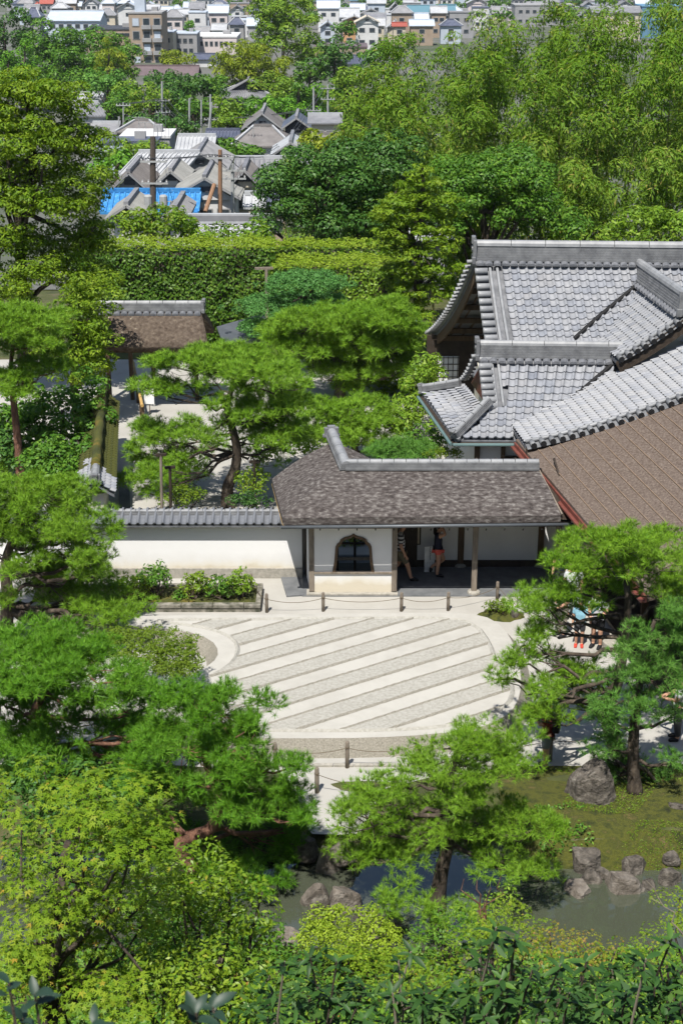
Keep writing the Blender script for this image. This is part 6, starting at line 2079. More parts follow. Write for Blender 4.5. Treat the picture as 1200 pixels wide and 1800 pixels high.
def house(label, x0, x1, ye, yr, Y, kind='gx', roof='t_grey', wall='w_white', depth=7.0, rib=False, win=(2, 1), over=0.5, name='house', cat='house', skew=0.0, group=None, rise=None):
    """house given by the pixel extent of its near eave (x0..x1 at ye) and its ridge height yr"""
    a, b_ = at(x0, ye, Y=Y), at(x1, ye, Y=Y)
    g = gz(0, Y) - 0.2
    cx = (a.x + b_.x) / 2
    t = thing(name, label, cat, (cx, Y + depth / 2, g), group)
    ez = a.z
    W = b_.x - a.x
    wz = ez - 0.05
    Mx = 0.12
    if kind == 'flat':
        MB().box((cx, Y + depth / 2, (g + ez) / 2), (W, depth, ez - g)).build('wall', M[wall], t)
        MB().box((cx, Y + depth / 2, ez + 0.15), (W + 0.3, depth + 0.3, 0.3)).build('roof', M[roof], t)
        MB().box((cx + W * 0.2, Y + depth * 0.6, ez + 0.7), (W * 0.18, depth * 0.2, 0.9)).build('roof_box', M['w_grey'], t)
    else:
        MB().box((cx, Y + depth / 2 + 0.05, (g + wz) / 2), (W - 2 * over, depth - 2 * over + 0.2, wz - g)).build('wall', M[wall], t)
        if kind in ('gx', 'hip'):
            rz = at((x0 + x1) / 2, yr, Y=Y + depth / 2).z
            inset = 0.0 if kind == 'gx' else min(W * 0.35, depth * 0.42)
            r0, r1 = Vector((a.x + inset + skew, Y + depth / 2, rz)), Vector((b_.x - inset + skew, Y + depth / 2, rz))
            fl, fr = Vector((a.x, Y, ez)), Vector((b_.x, Y, ez))
            bl, br = Vector((a.x, Y + depth, ez)), Vector((b_.x, Y + depth, ez))
            P = Patch(fl, fr, r0, r1, 0.05)
            o = P.slab('roof', M[roof], t, 0.18, 6, 4)
            Patch(br, bl, r1, r0, 0.05).slab('rear_slope', M[roof], o, 0.18, 6, 4)
            if kind == 'hip':
                MB().add([fl, r0, bl], [(0, 1, 2)]).build('hip_slope', M[roof], o)
                MB().add([fr, br, r1], [(0, 1, 2)]).build('hip_slope', M[roof], o)
                for p, q in ((fl, r0), (fr, r1)):
                    MB().bar(p + Vector((0, 0, 0.1)), q + Vector((0, 0, 0.12)), 0.25, 0.2).build('hip_ridge', M['t_white'], o)
            else:
                for p, q, r_ in ((fl, bl, r0), (fr, br, r1)):
                    k = over if p is fl else -over
                    MB().add([p + Vector((k, over, -0.1)), q + Vector((k, -over, -0.1)), r_ + Vector((k, 0, -0.15))], [(0, 1, 2)]).build('gable', M[wall], t)
            MB().bar(r0 + Vector((0, 0, 0.12)), r1 + Vector((0, 0, 0.12)), 0.35, 0.34).build('ridge', M['t_white' if roof in ('t_white', 't_grey', 't_cream') else roof], o)
            if rib:
                ribs(o, P, 0.42, 0.085, roof)
        else:                                  # gy: gable end faces the camera
            rz = at((x0 + x1) / 2, yr, Y=Y).z
            c0, c1 = Vector((cx + skew, Y - 0.3, rz)), Vector((cx + skew, Y + depth, rz))
            fl, fr = Vector((a.x, Y - 0.3, ez)), Vector((b_.x, Y - 0.3, ez))
            bl, br = Vector((a.x, Y + depth, ez)), Vector((b_.x, Y + depth, ez))
            PL = Patch(bl, fl, c1, c0, 0.05)
            PR = Patch(fr, br, c0, c1, 0.05)
            o = PL.slab('roof', M[roof], t, 0.18, 5, 4)
            PR.slab('right_slope', M[roof], o, 0.18, 5, 4)
            MB().bar(c0 + Vector((0, 0, 0.12)), c1 + Vector((0, 0, 0.12)), 0.35, 0.34).build('ridge', M['t_grey'], o)
            for p in (fl, fr):
                MB().bar(p + Vector((0, -0.02, -0.05)), c0 + Vector((0, -0.02, -0.03)), 0.10, 0.2).build('bargeboard', M['w_grey'], o)
            MB().add([Vector((a.x + over, Y + over * 0.5, ez - 0.2)), Vector((b_.x - over, Y + over * 0.5, ez - 0.2)), Vector((cx + skew, Y + over * 0.5, rz - 0.2))], [(0, 1, 2)]).build('gable', M[wall], t)
            vent = MB().box((cx + skew, Y + over * 0.5 - 0.08, lerp(ez, rz, 0.4)), (0.9, 0.12, 0.45)).build('gable_vent', M['w_dark'], t)
            if rib:
                ribs(o, PL, 0.42, 0.085, roof)
                ribs(o, PR, 0.42, 0.085, roof)
    if win:
        h_ = min(1.2, (wz - g) * 0.3)
        yw = Y + (over * 0.9 if kind != 'flat' else 0) - 0.02
        windows(t, a.x + over + 0.3, b_.x - over - 0.3, yw, g + 0.6 if win[1] > 1 else max(g + 0.6, wz - 2.6), wz - 0.3, win[0], win[1], min(1.6, W / win[0] * 0.55), h_)
    return t


# nearest roof right behind the hedge: laid tile by tile
t = thing('white_tiled_roof', 'long low white tiled roof just behind the tall hedge', 'building', (at(400, 430, Y=77).x, 78.5, -2.8))
a, b_ = at(318, 440, Y=77), at(482, 440, Y=77)
r0, r1 = at(323, 392, Y=79.4), at(476, 392, Y=79.4)
P = Patch(a, b_, r0, r1, 0.02)
P.slab('roof_bed', M['tile_dark'], t, 0.15, 4, 4, -0.05)
TW = new_mesh('white_tile', TV, TF)
smooth(TW)
TW.materials.append(M['t_white'])
for mm in lay_tiles(P, w=0.33, l=0.36):
    inst('roof_tile', TW, mm, t)
MB().bar(r0 + Vector((0, 0, 0.2)), r1 + Vector((0, 0, 0.2)), 0.4, 0.44).build('ridge', M['t_grey'], t)
MB().bar(r0 + Vector((-.1, -.02, 0.46)), r1 + Vector((0.1, -.02, 0.46)), 0.3, 0.1).build('ridge_cap', M['t_white'], t)
MB().bar(r0 + Vector((-.1, -.12, 0.06)), r1 + Vector((0.1, -.12, 0.06)), 0.3, 0.1).build('ridge_foot', M['t_white'], t)
MB().box(((a.x + b_.x) / 2, 79.4, a.z - 1.6), (b_.x - a.x - 1, 4, 3)).build('wall', M['w_grey'], t)
t2 = thing('white_tiled_roof', 'small tiled roof glimpsed between the fir and the tiled hall', 'building', (at(745, 410, Y=74).x, 75, -2.6))
a, b_ = at(715, 425, Y=74), at(800, 425, Y=74)
r0, r1 = at(715, 392, Y=75.5), at(800, 392, Y=75.5)
P = Patch(a, b_, r0, r1, 0.02)
P.slab('roof_bed', M['tile_dark'], t2, 0.15, 3, 3, -0.05)
for mm in lay_tiles(P, w=0.33, l=0.36):
    inst('roof_tile', TW, mm, t2)
MB().box(((a.x + b_.x) / 2, 75.5, a.z - 1.3), (b_.x - a.x - 1, 2.4, 2.4)).build('wall', M['w_grey'], t2)

house('house with bright blue covered roof left of the dark wooden pole', 176, 349, 373, 337, 118, 'gx', 't_blue', 'w_grey', 5, True, (3, 1))
house('grey gabled house in front of the blue roof', 186, 262, 384, 360, 109, 'gy', 't_cream', 'w_white', 6, True, None)
house('small grey gabled roof below the dark wooden pole', 286, 332, 382, 366, 109, 'gy', 't_grey', 'w_white', 6, True, None)
house('brownish gabled house above the blue roof at the left', 194, 262, 333, 302, 128, 'gy', 't_brown', 'w_grey', 8, True, None)
house('house with broad pale tiled roof behind the dark wooden pole', 208, 318, 307, 268, 141, 'gx', 't_white', 'w_grey', 8, True, (2, 1), skew=1.5)
house('cream roofed small gable right of the dark wooden pole', 274, 328, 322, 300, 129, 'gy', 't_cream', 'w_white', 7, True, None)
house('cream tiled gabled house behind the brown poles', 298, 424, 348, 312, 122, 'gy', 't_cream', 'w_white', 8, True, (3, 1))
house('two storey house with pale ribbed roof in the middle of the village', 308, 376, 264, 239, 165, 'gx', 't_white', 'w_grey', 7, True, (3, 1))
house('grey gabled house with skylight below the ribbed roof', 300, 402, 297, 267, 150, 'gy', 't_grey', 'w_grey', 9, True, (2, 1))
house('long grey tiled house right of the brown poles', 410, 548, 313, 279, 134, 'gx', 't_grey', 'w_grey', 7, True, (3, 1))
house('small brown gabled house before the long grey roof', 402, 458, 326, 298, 126, 'gy', 't_brown', 'w_cream', 6, True, (1, 1))
house('house with dark blue grey roof at the edge of the camphor tree', 452, 512, 366, 314, 117, 'gx', 't_navy', 'w_tan', 6, True, (2, 1))
house('low pale lean to roof beside the dark blue roof', 428, 466, 364, 342, 115, 'gx', 't_white', 'w_cream', 3, True, None)
house('wide hipped grey brown house with pale walls above the long grey roof', 405, 514, 257, 222, 186, 'hip', 't_brown', 'w_white', 9, False, (3, 1))
house('white gabled building with brown roof in the village centre', 424, 498, 227, 199, 203, 'gy', 't_brown', 'w_white', 10, False, (1, 1))
house('dark walled gabled house right of the white gable', 494, 548, 226, 207, 197, 'gy', 't_navy', 'w_dark', 8, False, (1, 1))
house('pale grey gabled roof under the bamboo edge', 474, 548, 274, 250, 158, 'gy', 't_white', 'w_grey', 8, False, (1, 1))
house('beige house with dark roof at the bamboo edge', 540, 602, 216, 202, 190, 'gx', 't_grey', 'w_cream', 6, False, (2, 1))
house('beige lower house at the bamboo edge', 548, 610, 250, 236, 172, 'gx', 't_brown', 'w_tan', 5, False, (1, 1))
house('hipped grey brown house left of the grey utility pole', 203, 285, 232, 212, 203, 'hip', 't_brown', 'w_tan', 8, False, (3, 1))
house('long flat white roof below the hipped brown house', 212, 298, 243, 238, 188, 'flat', 'w_white', 'w_grey', 7, False, (3, 1))
house('low grey blue walled building at the left of the village', 168, 275, 252, 246, 182, 'flat', 't_navy', 'w_pale_blue', 4, False, (5, 1))
house('grey tiled house at the left with a sloping roof', 132, 186, 204, 180, 216, 'gx', 't_grey', 'w_white', 8, True, (2, 1), skew=-1.5)
house('small grey gabled house below the sloping roof at left', 156, 206, 234, 216, 205, 'gx', 't_grey', 'w_white', 8, False, (2, 1))
house('pale roof among trees at the far left of the village', 136, 180, 174, 164, 242, 'gx', 't_white', 'w_white', 7, True, None)
house('small grey roof among trees left of the long purple roof', 172, 232, 168, 156, 252, 'hip', 't_grey', 'w_grey', 8, False, None)
house('blue metal roofed shed among the poles', 360, 420, 241, 229, 196, 'gx', 't_navy', 'w_grey', 5, True, None)
house('wide lower roof of the temple like house', 366, 484, 171, 152, 252, 'hip', 't_grey', 'w_grey', 13, True, (3, 1))
house('gabled upper roof of the temple like house among trees', 394, 480, 163, 139, 256, 'gy', 't_grey', 'w_dark', 11, True, None)
house('long low building with purple brown roof', 226, 348, 135, 116, 330, 'gx', 't_purple', 'w_dark', 10, False, (7, 1))
house('small dark roofed house under trees left of the temple like house', 400, 450, 222, 214, 215, 'gx', 't_grey', 'w_grey', 6, False, (2, 1))

# larger blocks of the city edge
B1 = house('wide white works building with pale blue glazed front', 80, 177, 36, 20, 432, 'gx', 'w_pale_blue', 'w_pale_blue', 16, False, (6, 1), name='building', cat='building')
B2 = house('plain tan block below the grey apartment tower', 150, 246, 53, 50, 372, 'flat', 'w_dark', 'w_tan', 14, False, None, name='building', cat='building')
q0, q1 = at(200, 61, Y=371.9), at(232, 60, Y=371.9)
windows(B2, q0.x, q1.x, 371.95, q0.z - 0.4, q0.z + 0.5, 2, 1, 2.4, 0.7)
B3 = house('grey four storey apartment tower with balconies', 226, 284, 24, 20, 366, 'flat', 'w_grey', 'w_tan', 12, False, None, name='apartment_block', cat='building')
a = at(226, 24, Y=366)
for j in range(4):
    for i in range(3):
        cx, cz = a.x + 1.6 + 2.5 * i, a.z - 1.9 - 2.9 * j
        w_ = MB().box((cx, 365.95, cz), (1.7, 0.14, 1.9)).build('window', M['w_grey'], B3)
        MB().box((cx, 365.86, cz), (1.4, 0.05, 1.6)).build('pane', M['glass_dark' if (i + j) % 3 else 'w_pale_blue'], w_)
        if i != 0:
            MB().box((cx, 365.6, cz - 1.1), (2.2, 0.7, 0.9)).build('balcony', M['w_grey'], B3)
MB().box((a.x + 2.4, 370, a.z + 3.0), (2.4, 3, 6)).build('lift_tower', M['w_pale_blue'], B3)
house('pinkish white hall with columned side', 344, 416, 66, 60, 398, 'flat', 'w_white', 'w_pink', 16, False, (7, 1), name='building', cat='building')
house('cream block with flat roof right of the apartment tower', 280, 304, 58, 55, 380, 'flat', 'w_pale_blue', 'w_cream', 9, False, (2, 2), name='building', cat='building')
house('grey block between the apartment tower and the pink hall', 304, 346, 60, 56, 388, 'flat', 'w_pale_blue', 'w_grey', 9, False, (3, 2), name='building', cat='building')
house('small blue grey roofs under the pink hall', 336, 384, 104, 95, 352, 'gx', 't_navy', 'w_white', 8, False, None)
house('brown and cream flat building behind the dark conifers', 552, 645, 84, 78, 372, 'flat', 't_purple', 'w_tan', 12, False, (5, 1), name='building', cat='building')
house('blue grey sloped roof below the brown flat building', 600, 645, 112, 98, 330, 'gx', 't_navy', 'w_white', 8, True, None)
house('white and orange stepped house right of the tall tree', 600, 645, 36, 28, 430, 'gy', 't_white', 'w_orange', 6, False, (2, 2))
house('cream balcony house with pointed roof above the dark conifers', 622, 668, 40, 28, 420, 'gy', 'w_cream', 'w_white', 9, False, (2, 2))
house('house with dull red roof left of the bamboo top', 688, 716, 46, 40, 440, 'gx', 't_red', 'w_cream', 8, False, (1, 1))
house('house with teal roof behind the bamboo top', 716, 802, 22, 10, 520, 'gx', 't_teal', 'w_cream', 12, False, (3, 1))
house('big plain blue block at the upper right', 1128, 1196, 12, 8, 480, 'flat', 'w_blue', 'w_blue', 12, False, None, name='building', cat='building')
house('grey roofed house with white gable beside the blue block', 1040, 1130, 22, 12, 470, 'gx', 't_grey', 'w_cream', 12, False, (3, 1))
house('long grey concrete block at the top right of the bamboo', 905, 1010, 10, 6, 560, 'flat', 'w_grey', 'w_grey', 14, False, (8, 2), name='building', cat='building')

# rows of city houses further off
rc = random.Random(21)
ROOFN = [('t_grey', 'grey'), ('t_white', 'pale'), ('t_grey', 'grey'), ('t_navy', 'dark'), ('w_pale_blue', 'bluish'), ('t_red', 'red'), ('t_teal', 'teal')]
WALLN = [('w_white', 'white'), ('w_white', 'white'), ('w_cream', 'cream'), ('w_grey', 'grey'), ('w_pale_blue', 'bluish'), ('w_pink', 'pinkish'), ('w_grey', 'grey'), ('w_tan', 'tan')]
ORD = ['first', 'second', 'third', 'fourth', 'fifth', 'sixth', 'seventh', 'eighth', 'ninth', 'tenth', 'eleventh', 'twelfth', 'thirteenth', 'fourteenth', 'fifteenth', 'sixteenth', 'seventeenth', 'eighteenth', 'nineteenth', 'twentieth',
       'twenty first', 'twenty second', 'twenty third', 'twenty fourth', 'twenty fifth', 'twenty sixth', 'twenty seventh', 'twenty eighth', 'twenty ninth', 'thirtieth', 'thirty first', 'thirty second', 'thirty third', 'thirty fourth', 'thirty fifth', 'thirty sixth', 'thirty seventh', 'thirty eighth', 'thirty ninth', 'fortieth', 'forty first', 'forty second', 'forty third', 'forty fourth', 'forty fifth', 'forty sixth', 'forty seventh', 'forty eighth', 'forty ninth', 'fiftieth', 'fifty first', 'fifty second', 'fifty third', 'fifty fourth', 'fifty fifth', 'fifty sixth', 'fifty seventh', 'fifty eighth', 'fifty ninth', 'sixtieth']
for ri, (Y, rname, spans) in enumerate([(445, 'nearest', [(40, 80), (285, 450), (560, 800)]), (480, 'second', [(40, 80), (285, 450), (640, 830)]), (525, 'third', [(40, 450), (556, 860)]), (580, 'fourth', [(30, 450), (556, 1040)]), (650, 'fifth', [(20, 450), (556, 1130)]), (740, 'sixth', [(10, 450), (550, 1210)]), (860, 'farthest', [(0, 450), (550, 1210)])]):
    k = 0
    for xa, xb in spans:
        x = xa
        while x < xb:
            sc = F / (Y * CT + 35 * ST)
            w = rc.uniform(4.5, 8.5) * sc
            hh = rc.choice([3.2, 4.0, 4.6, 5.2, 5.5, 7.5])
            base = base_px(x, Y)
            # eave pixel row for that height
            zt = base.z + hh
            v = ((CAM_H - zt) * CT - Y * ST) / ((CAM_H - zt) * ST + Y * CT) * F + 900
            kind = rc.choice(['gx', 'gx', 'gy', 'hip', 'flat'])
            rf_, rn = rc.choice(ROOFN[:5] if rc.random() < 0.88 else ROOFN)
            wl, wn2 = rc.choice(WALLN)
            house(f'{wn2} house with {rn} {dict(gx="ridge", gy="gabled", hip="hipped", flat="flat")[kind]} roof, {ORD[min(k, 59)]} from left in the {rname} city row', x, x + w, v, v - rc.uniform(1.6, 2.6) * sc, Y + rc.uniform(-12, 12), kind, rf_, wl, rc.uniform(6, 8), False,
                  (rc.choice([1, 2]), 1 if hh < 4.5 else 2) if ri < 4 else (2, 1), group='houses of the far city')
            x += w * rc.uniform(1.0, 1.18)
            k += 1

# ------------------------------------------------------------------ utility poles and wires
POLE_TOP = {}


def pole(key, label, px, yt, Y, r=0.15, mat='pole_grey', arms=(0.4, 1.2), trans=0, lean=0.0, base_z=None):
    top = at(px, yt, Y=Y)
    b_ = base_px(px, Y)
    t = thing('utility_pole', label, 'utility pole', b_, 'utility poles of the village')
    tp = top + Vector((lean, 0, 0))
    MB().tube([b_ + Vector((0, 0, -0.2)), tp], [r * 1.15, r * 0.85], 8).build('shaft', M[mat], t)
    ends = []
    for d in arms:
        z = tp.z - d
        MB().box((tp.x, Y - r, z), (2.0, 0.1, 0.12)).build('crossarm', M['pole_grey'], t)
        for dx in (-0.9, -0.45, 0.45, 0.9):
            MB().lathe([(0.05, 0), (0.07, 0.08), (0.035, 0.12), (0.06, 0.2)], (tp.x + dx, Y - r, z + 0.06), 6).build('insulator', M['w_white'], t)
            ends.append(Vector((tp.x + dx, Y - r, z + 0.28)))
    for k in range(trans):
        dx = (-0.55, 0.6)[k % 2]
        MB().lathe([(0.26, 0), (0.3, 0.05), (0.3, 0.85), (0.22, 0.95)], (tp.x + dx, Y - 0.2, tp.z - 5.2), 10).build('transformer', M['pole_grey'], t)
        MB().box((tp.x + dx / 2, Y - 0.15, tp.z - 5.25), (0.9, 0.12, 0.1)).build('bracket', M['pole_grey'], t)
    POLE_TOP[key] = ends or [tp]
    return t


pole('A', 'thick dark wooden utility pole with transformers before the blue roof', 269, 240, 112, 0.24, 'pole_dark', (1.8, 3.4), 2)
pole('B', 'tall brown wooden pole right of the blue roof', 387, 263, 112, 0.17, 'pole_wood', (0.6,), 0)
st = thing('leaning_brace', 'slanting brown timber brace beside the brown pole', 'brace', base_px(360, 110))
MB().tube([at(361, 372, Y=110), at(377, 324, Y=111.5)], 0.16, 8).build('timber', M['pole_wood'], st)
pole('C', 'blue grey pole beside the small brown gabled house', 409, 288, 114, 0.14, 'pole_grey', (0.5, 1.1), 0)
pole('D', 'slim grey pole among trees left of the village centre', 285, 143, 214, 0.16, 'pole_grey', (2.6, 4.2), 1)
pole('E', 'pale pole with lamp arm left of the pole group', 333, 173, 212, 0.15, 'pole_grey', (4.0,), 0)
pole('F', 'short pole in the middle of the pole group', 354, 176, 214, 0.13, 'pole_grey', (3.4,), 0)
pole('G', 'pale pole leaning right in the pole group', 362, 180, 206, 0.16, 'pole_grey', (), 0, lean=0.8)
pole('H', 'bluish pole at the right of the pole group', 370, 166, 213, 0.16, 'pole_grey', (3.4,), 0)
pole('I', 'grey pole above the dark walled house', 551, 154, 206, 0.15, 'pole_grey', (3.0, 4.2), 1)
pole('J', 'grey pole with crossarms at the edge of the bamboo', 576, 149, 218, 0.15, 'pole_grey', (0.5, 2.0), 0)
pole('K', 'thin pole left of the hipped brown house', 217, 180, 210, 0.1, 'pole_grey', (0.4,), 0)
pole('L', 'thin post beside the small gabled house at left', 209, 205, 204, 0.1, 'pole_grey', (), 0)
nw = 0
for a, b_ in (('A', 'B'), ('B', 'C'), ('A', 'D'), ('D', 'E'), ('E', 'F'), ('F', 'H'), ('H', 'I'), ('I', 'J'), ('D', 'K'), ('B', 'I')):
    ea, eb = POLE_TOP[a], POLE_TOP[b_]
    for k in range(min(3, len(ea), len(eb))):
        p, q = ea[k], eb[k]
        pts = [p.lerp(q, s) - Vector((0, 0, 4 * s * (1 - s) * 0.025 * (p - q).length)) for s in np.linspace(0, 1, 12)]
        o = MB().tube(pts, 0.028 if p.y < 150 else 0.04, 4).build('power_line', M['w_dark'])
        lab = {'A': 'thick dark wooden pole', 'B': 'tall brown pole', 'C': 'blue grey pole', 'D': 'slim grey pole', 'E': 'lamp arm pole', 'F': 'short pole', 'H': 'bluish pole', 'I': 'grey pole by dark house', 'J': 'pole at bamboo edge', 'K': 'thin left pole'}
        tag(o, f'{["upper", "middle", "lower"][k]} black wire from {lab[a]} to {lab[b_]}', 'wire', 'village power lines')
        nw += 1
# roof aerials
for i, (px, py, Y, lb) in enumerate([(244, 205, 200, 'thin television aerial above the hipped brown house'), (255, 214, 200, 'second television aerial over the hipped brown house'), (300, 352, 117, 'television aerial above the blue roof'), (445, 222, 188, 'small aerial on the wide hipped house')]):
    p = at(px, py, Y=Y)
    t = thing('roof_aerial', lb, 'aerial', p - Vector((0, 0, 2.2)))
    MB().tube([p - Vector((0, 0, 2.2)), p], 0.05, 5).build('mast', M['pole_grey'], t)
    MB().bar(p - Vector((0.9, 0, 0.1)), p + Vector((0.9, 0, -0.1)), 0.05, 0.05).build('boom', M['pole_grey'], t)
    for k in range(5):
        MB().bar(p + Vector((-0.8 + 0.4 * k, -0.35, -0.1)), p + Vector((-0.8 + 0.4 * k, 0.35, -0.1)), 0.04, 0.04).build('element', M['pole_grey'], t)

# ------------------------------------------------------------------ trees of the town
def town_tree(label, env, Y, mat, seed, clump=1.3, leaf=(0.6, 0.32), dens=7.0, cn=2.4, cat='tree', name='town_tree', px=None, flat=0.75, zmin=-0.6, droop=0.2):
    es = [E(x, y, Y + (i % 3 - 1) * 1.5, w, h) for i, (x, y, w, h) in enumerate(env)]
    return broad_tree(name, label, cat, base_px(px or env[0][0], Y), 0.35, es, mat, seed, clump=clump, cn=cn, dens=dens, leaf=leaf, limbs=5, flat=flat, zmin=zmin, droop=droop)


town_tree('large dark round tree at the upper left', [(150, 105, 150, 105), (100, 95, 90, 80), (205, 110, 70, 80), (140, 140, 150, 60), (70, 90, 50, 60)], 285, 'broad', 301, clump=1.9)
town_tree('dark tall tree at the upper left corner', [(10, 50, 80, 110), (40, 70, 40, 80), (-20, 90, 60, 100)], 300, 'broad_dark', 302, clump=1.8)
for i, (x, y0, y1, w, Y, lb) in enumerate([(45, 70, 150, 62, 262, 'pointed conifer at the upper left before the dark trees'), (16, 98, 150, 36, 262, 'smaller pointed conifer at the upper left edge'), (525, 150, 215, 56, 225, 'green pointed conifer right of the temple like house'),
                                           (553, 155, 215, 46, 226, 'second pointed conifer right of the temple like house'), (335, 40, 70, 20, 395, 'little conifer by the grey city block')]):
    env = [(x, lerp(y0, y1, (k + 0.5) / 5), w * (0.2 + 0.19 * (k + 0.5)), (y1 - y0) / 3.6) for k in range(5)]
    town_tree(lb, env, Y, 'needle_dark' if i != 2 else 'broad', 310 + i, clump=0.9, leaf=(0.55, 0.2), dens=9, cn=2.4, px=x)
town_tree('tall light green tree rising above the town at top centre', [(498, 60, 95, 100), (475, 22, 70, 60), (520, 25, 70, 60), (540, 92, 60, 60), (470, 70, 50, 70), (500, 0, 60, 40)], 292, 'broad_light', 320, clump=1.5)
town_tree('dark spreading tree right of the tall green tree', [(588, 95, 64, 60), (575, 125, 60, 50), (605, 130, 50, 50)], 262, 'broad_dark', 321, clump=1.3)
town_tree('yellow green bamboo clump left of the tall tree', [(430, 100, 80, 50), (400, 118, 60, 44), (465, 115, 70, 50), (440, 135, 90, 40), (490, 135, 50, 40)], 262, 'bamboo_fresh', 322, clump=1.2, leaf=(0.8, 0.22), droop=0.6)
town_tree('yellow green bamboo by the tan block', [(192, 100, 34, 56), (210, 112, 30, 44), (182, 120, 30, 40)], 270, 'bamboo_fresh', 323, clump=1.1, leaf=(0.7, 0.22), droop=0.6)
town_tree('willow like pale tree by the apartment tower', [(310, 104, 56, 26), (300, 112, 40, 22)], 345, 'bamboo_fresh', 324, clump=1.2)
town_tree('round green tree at the left of the bamboo top', [(690, 92, 60, 40), (665, 105, 50, 40)], 230, 'broad', 325, clump=1.3)
mid = [(190, 148, 60, 36, 240, 'needle_blue', 'flat grey green pine at the left of the tree belt'), (235, 160, 60, 34, 236, 'broad_light', 'light tree in the belt below the purple roof'), (262, 178, 60, 40, 222, 'bamboo_leaf', 'yellowish tree left of the slim grey pole'),
       (215, 180, 50, 34, 226, 'broad', 'green tree above the hipped brown house'), (190, 195, 44, 34, 222, 'broad', 'green tree beside the sloping grey roof'), (300, 185, 70, 50, 226, 'broad_dark', 'dark tree right of the slim grey pole'),
       (320, 150, 80, 40, 245, 'broad_dark', 'dark wide tree below the purple roof'), (360, 150, 70, 44, 248, 'broad', 'green tree left of the temple like house'), (340, 195, 60, 40, 222, 'broad', 'green tree behind the pole group'),
       (390, 195, 60, 40, 224, 'broad_light', 'light tree under the temple like house'), (430, 192, 60, 36, 226, 'broad', 'green tree below the temple like gable'), (470, 195, 60, 44, 222, 'needle_dark', 'dark layered pine below the temple like house'),
       (505, 195, 60, 50, 218, 'needle_dark', 'dark pine right of the white gable building'), (545, 185, 56, 40, 228, 'broad', 'green tree behind the grey pole'), (470, 150, 60, 36, 258, 'bamboo_leaf', 'olive tree behind the temple like gable'),
       (510, 165, 60, 40, 248, 'broad_light', 'light tree right of the temple like gable'), (575, 180, 56, 44, 240, 'broad_light', 'pale tree at the bamboo edge'), (600, 165, 60, 40, 246, 'broad', 'green tree between conifer and bamboo'),
       (160, 195, 40, 30, 230, 'broad', 'green tree behind the big left conifer'), (260, 215, 60, 26, 212, 'broad_dark', 'dark shrubby tree behind the hipped brown house'), (310, 222, 60, 26, 210, 'broad_dark', 'dark shrubs left of the pole group'),
       (400, 215, 50, 24, 214, 'broad_light', 'light bush right of the pole group'), (230, 268, 80, 30, 168, 'broad_light', 'light green bushes left of the pale tiled roof'), (205, 285, 60, 30, 160, 'needle_dark', 'dark flat pine left of the pale tiled roof'),
       (270, 262, 50, 20, 172, 'broad_light', 'bush behind the pale tiled roof'), (395, 262, 50, 30, 172, 'broad', 'green tree left of the wide hipped house'), (430, 268, 50, 16, 168, 'broad', 'low bush before the wide hipped house'),
       (560, 250, 56, 30, 160, 'bamboo_fresh', 'fresh green bush at the bamboo edge'), (545, 130, 50, 36, 262, 'broad', 'green tree below the dark spreading tree'), (165, 140, 60, 36, 250, 'broad', 'green tree behind the big conifer top'),
       (285, 140, 50, 22, 262, 'broad_dark', 'dark bush under the purple roof'), (415, 160, 40, 30, 262, 'broad_light', 'light bush behind the temple like house'), (620, 140, 50, 40, 240, 'broad_light', 'light tree left of the bamboo grove'),
       (640, 195, 60, 60, 200, 'bamboo_leaf', 'olive bushy bamboo at the left end of the grove')]
for i, (x, y, w, h, Y, mt, lb) in enumerate(mid):
    town_tree(lb, [(x, y, w, h), (x + w * .3, y + h * .2, w * .6, h * .7), (x - w * .3, y + h * .25, w * .55, h * .6)], Y, mt, 340 + i, clump=1.0, leaf=(0.55, 0.28), dens=8, cn=2.6)
rt = random.Random(9)
ft = [(60, 14), (170, 12), (250, 8), (300, 20), (320, 6), (415, 12), (180, 30), (590, 8), (640, 6), (690, 5), (705, 14), (820, 12), (870, 8), (1010, 8), (1060, 4), (600, 50), (560, 30), (880, 25), (990, 25), (1195, 8), (75, 30), (430, 40), (120, 6), (210, 20), (345, 14), (380, 26), (660, 18), (740, 8), (780, 20), (930, 4), (960, 14), (1090, 10), (1150, 2), (610, 22), (575, 14)]
for i, (x, y) in enumerate(ft):
    Y = 420 if y > 40 else (540 if y > 20 else 690)
    town_tree(f'small dark tree among the far houses, {ORD[sorted(range(len(ft)), key=lambda q: ft[q][0]).index(i)]} from the left', [(x, y, 26 + rt.uniform(0, 16), 14 + rt.uniform(0, 8)), (x + 12, y + 3, 18, 12)], Y, rt.choice(['broad', 'broad_dark', 'broad']), 400 + i,
              clump=1.5, leaf=(1.1, 0.6), dens=2.2)

# trees and houses just left of the view
for i, (x, y, w_, h_, Y, mt) in enumerate([(-60, 110, 120, 110, 290, 'broad'), (-150, 120, 130, 100, 280, 'broad_dark'), (-250, 130, 130, 90, 270, 'broad'), (-90, 190, 110, 60, 225, 'broad_light'), (-200, 200, 120, 60, 220, 'broad'), (-60, 260, 120, 60, 165, 'broad'), (-190, 270, 120, 60, 160, 'broad_dark')]):
    town_tree(f'{["broad green", "dark wide", "far green", "light", "mid green", "near green", "near dark"][i]} tree just outside the left edge of the view', [(x, y, w_, h_), (x + 30, y + 10, w_ * .6, h_ * .7)], Y, mt, 450 + i, clump=1.6, leaf=(0.9, 0.5), dens=2.6)
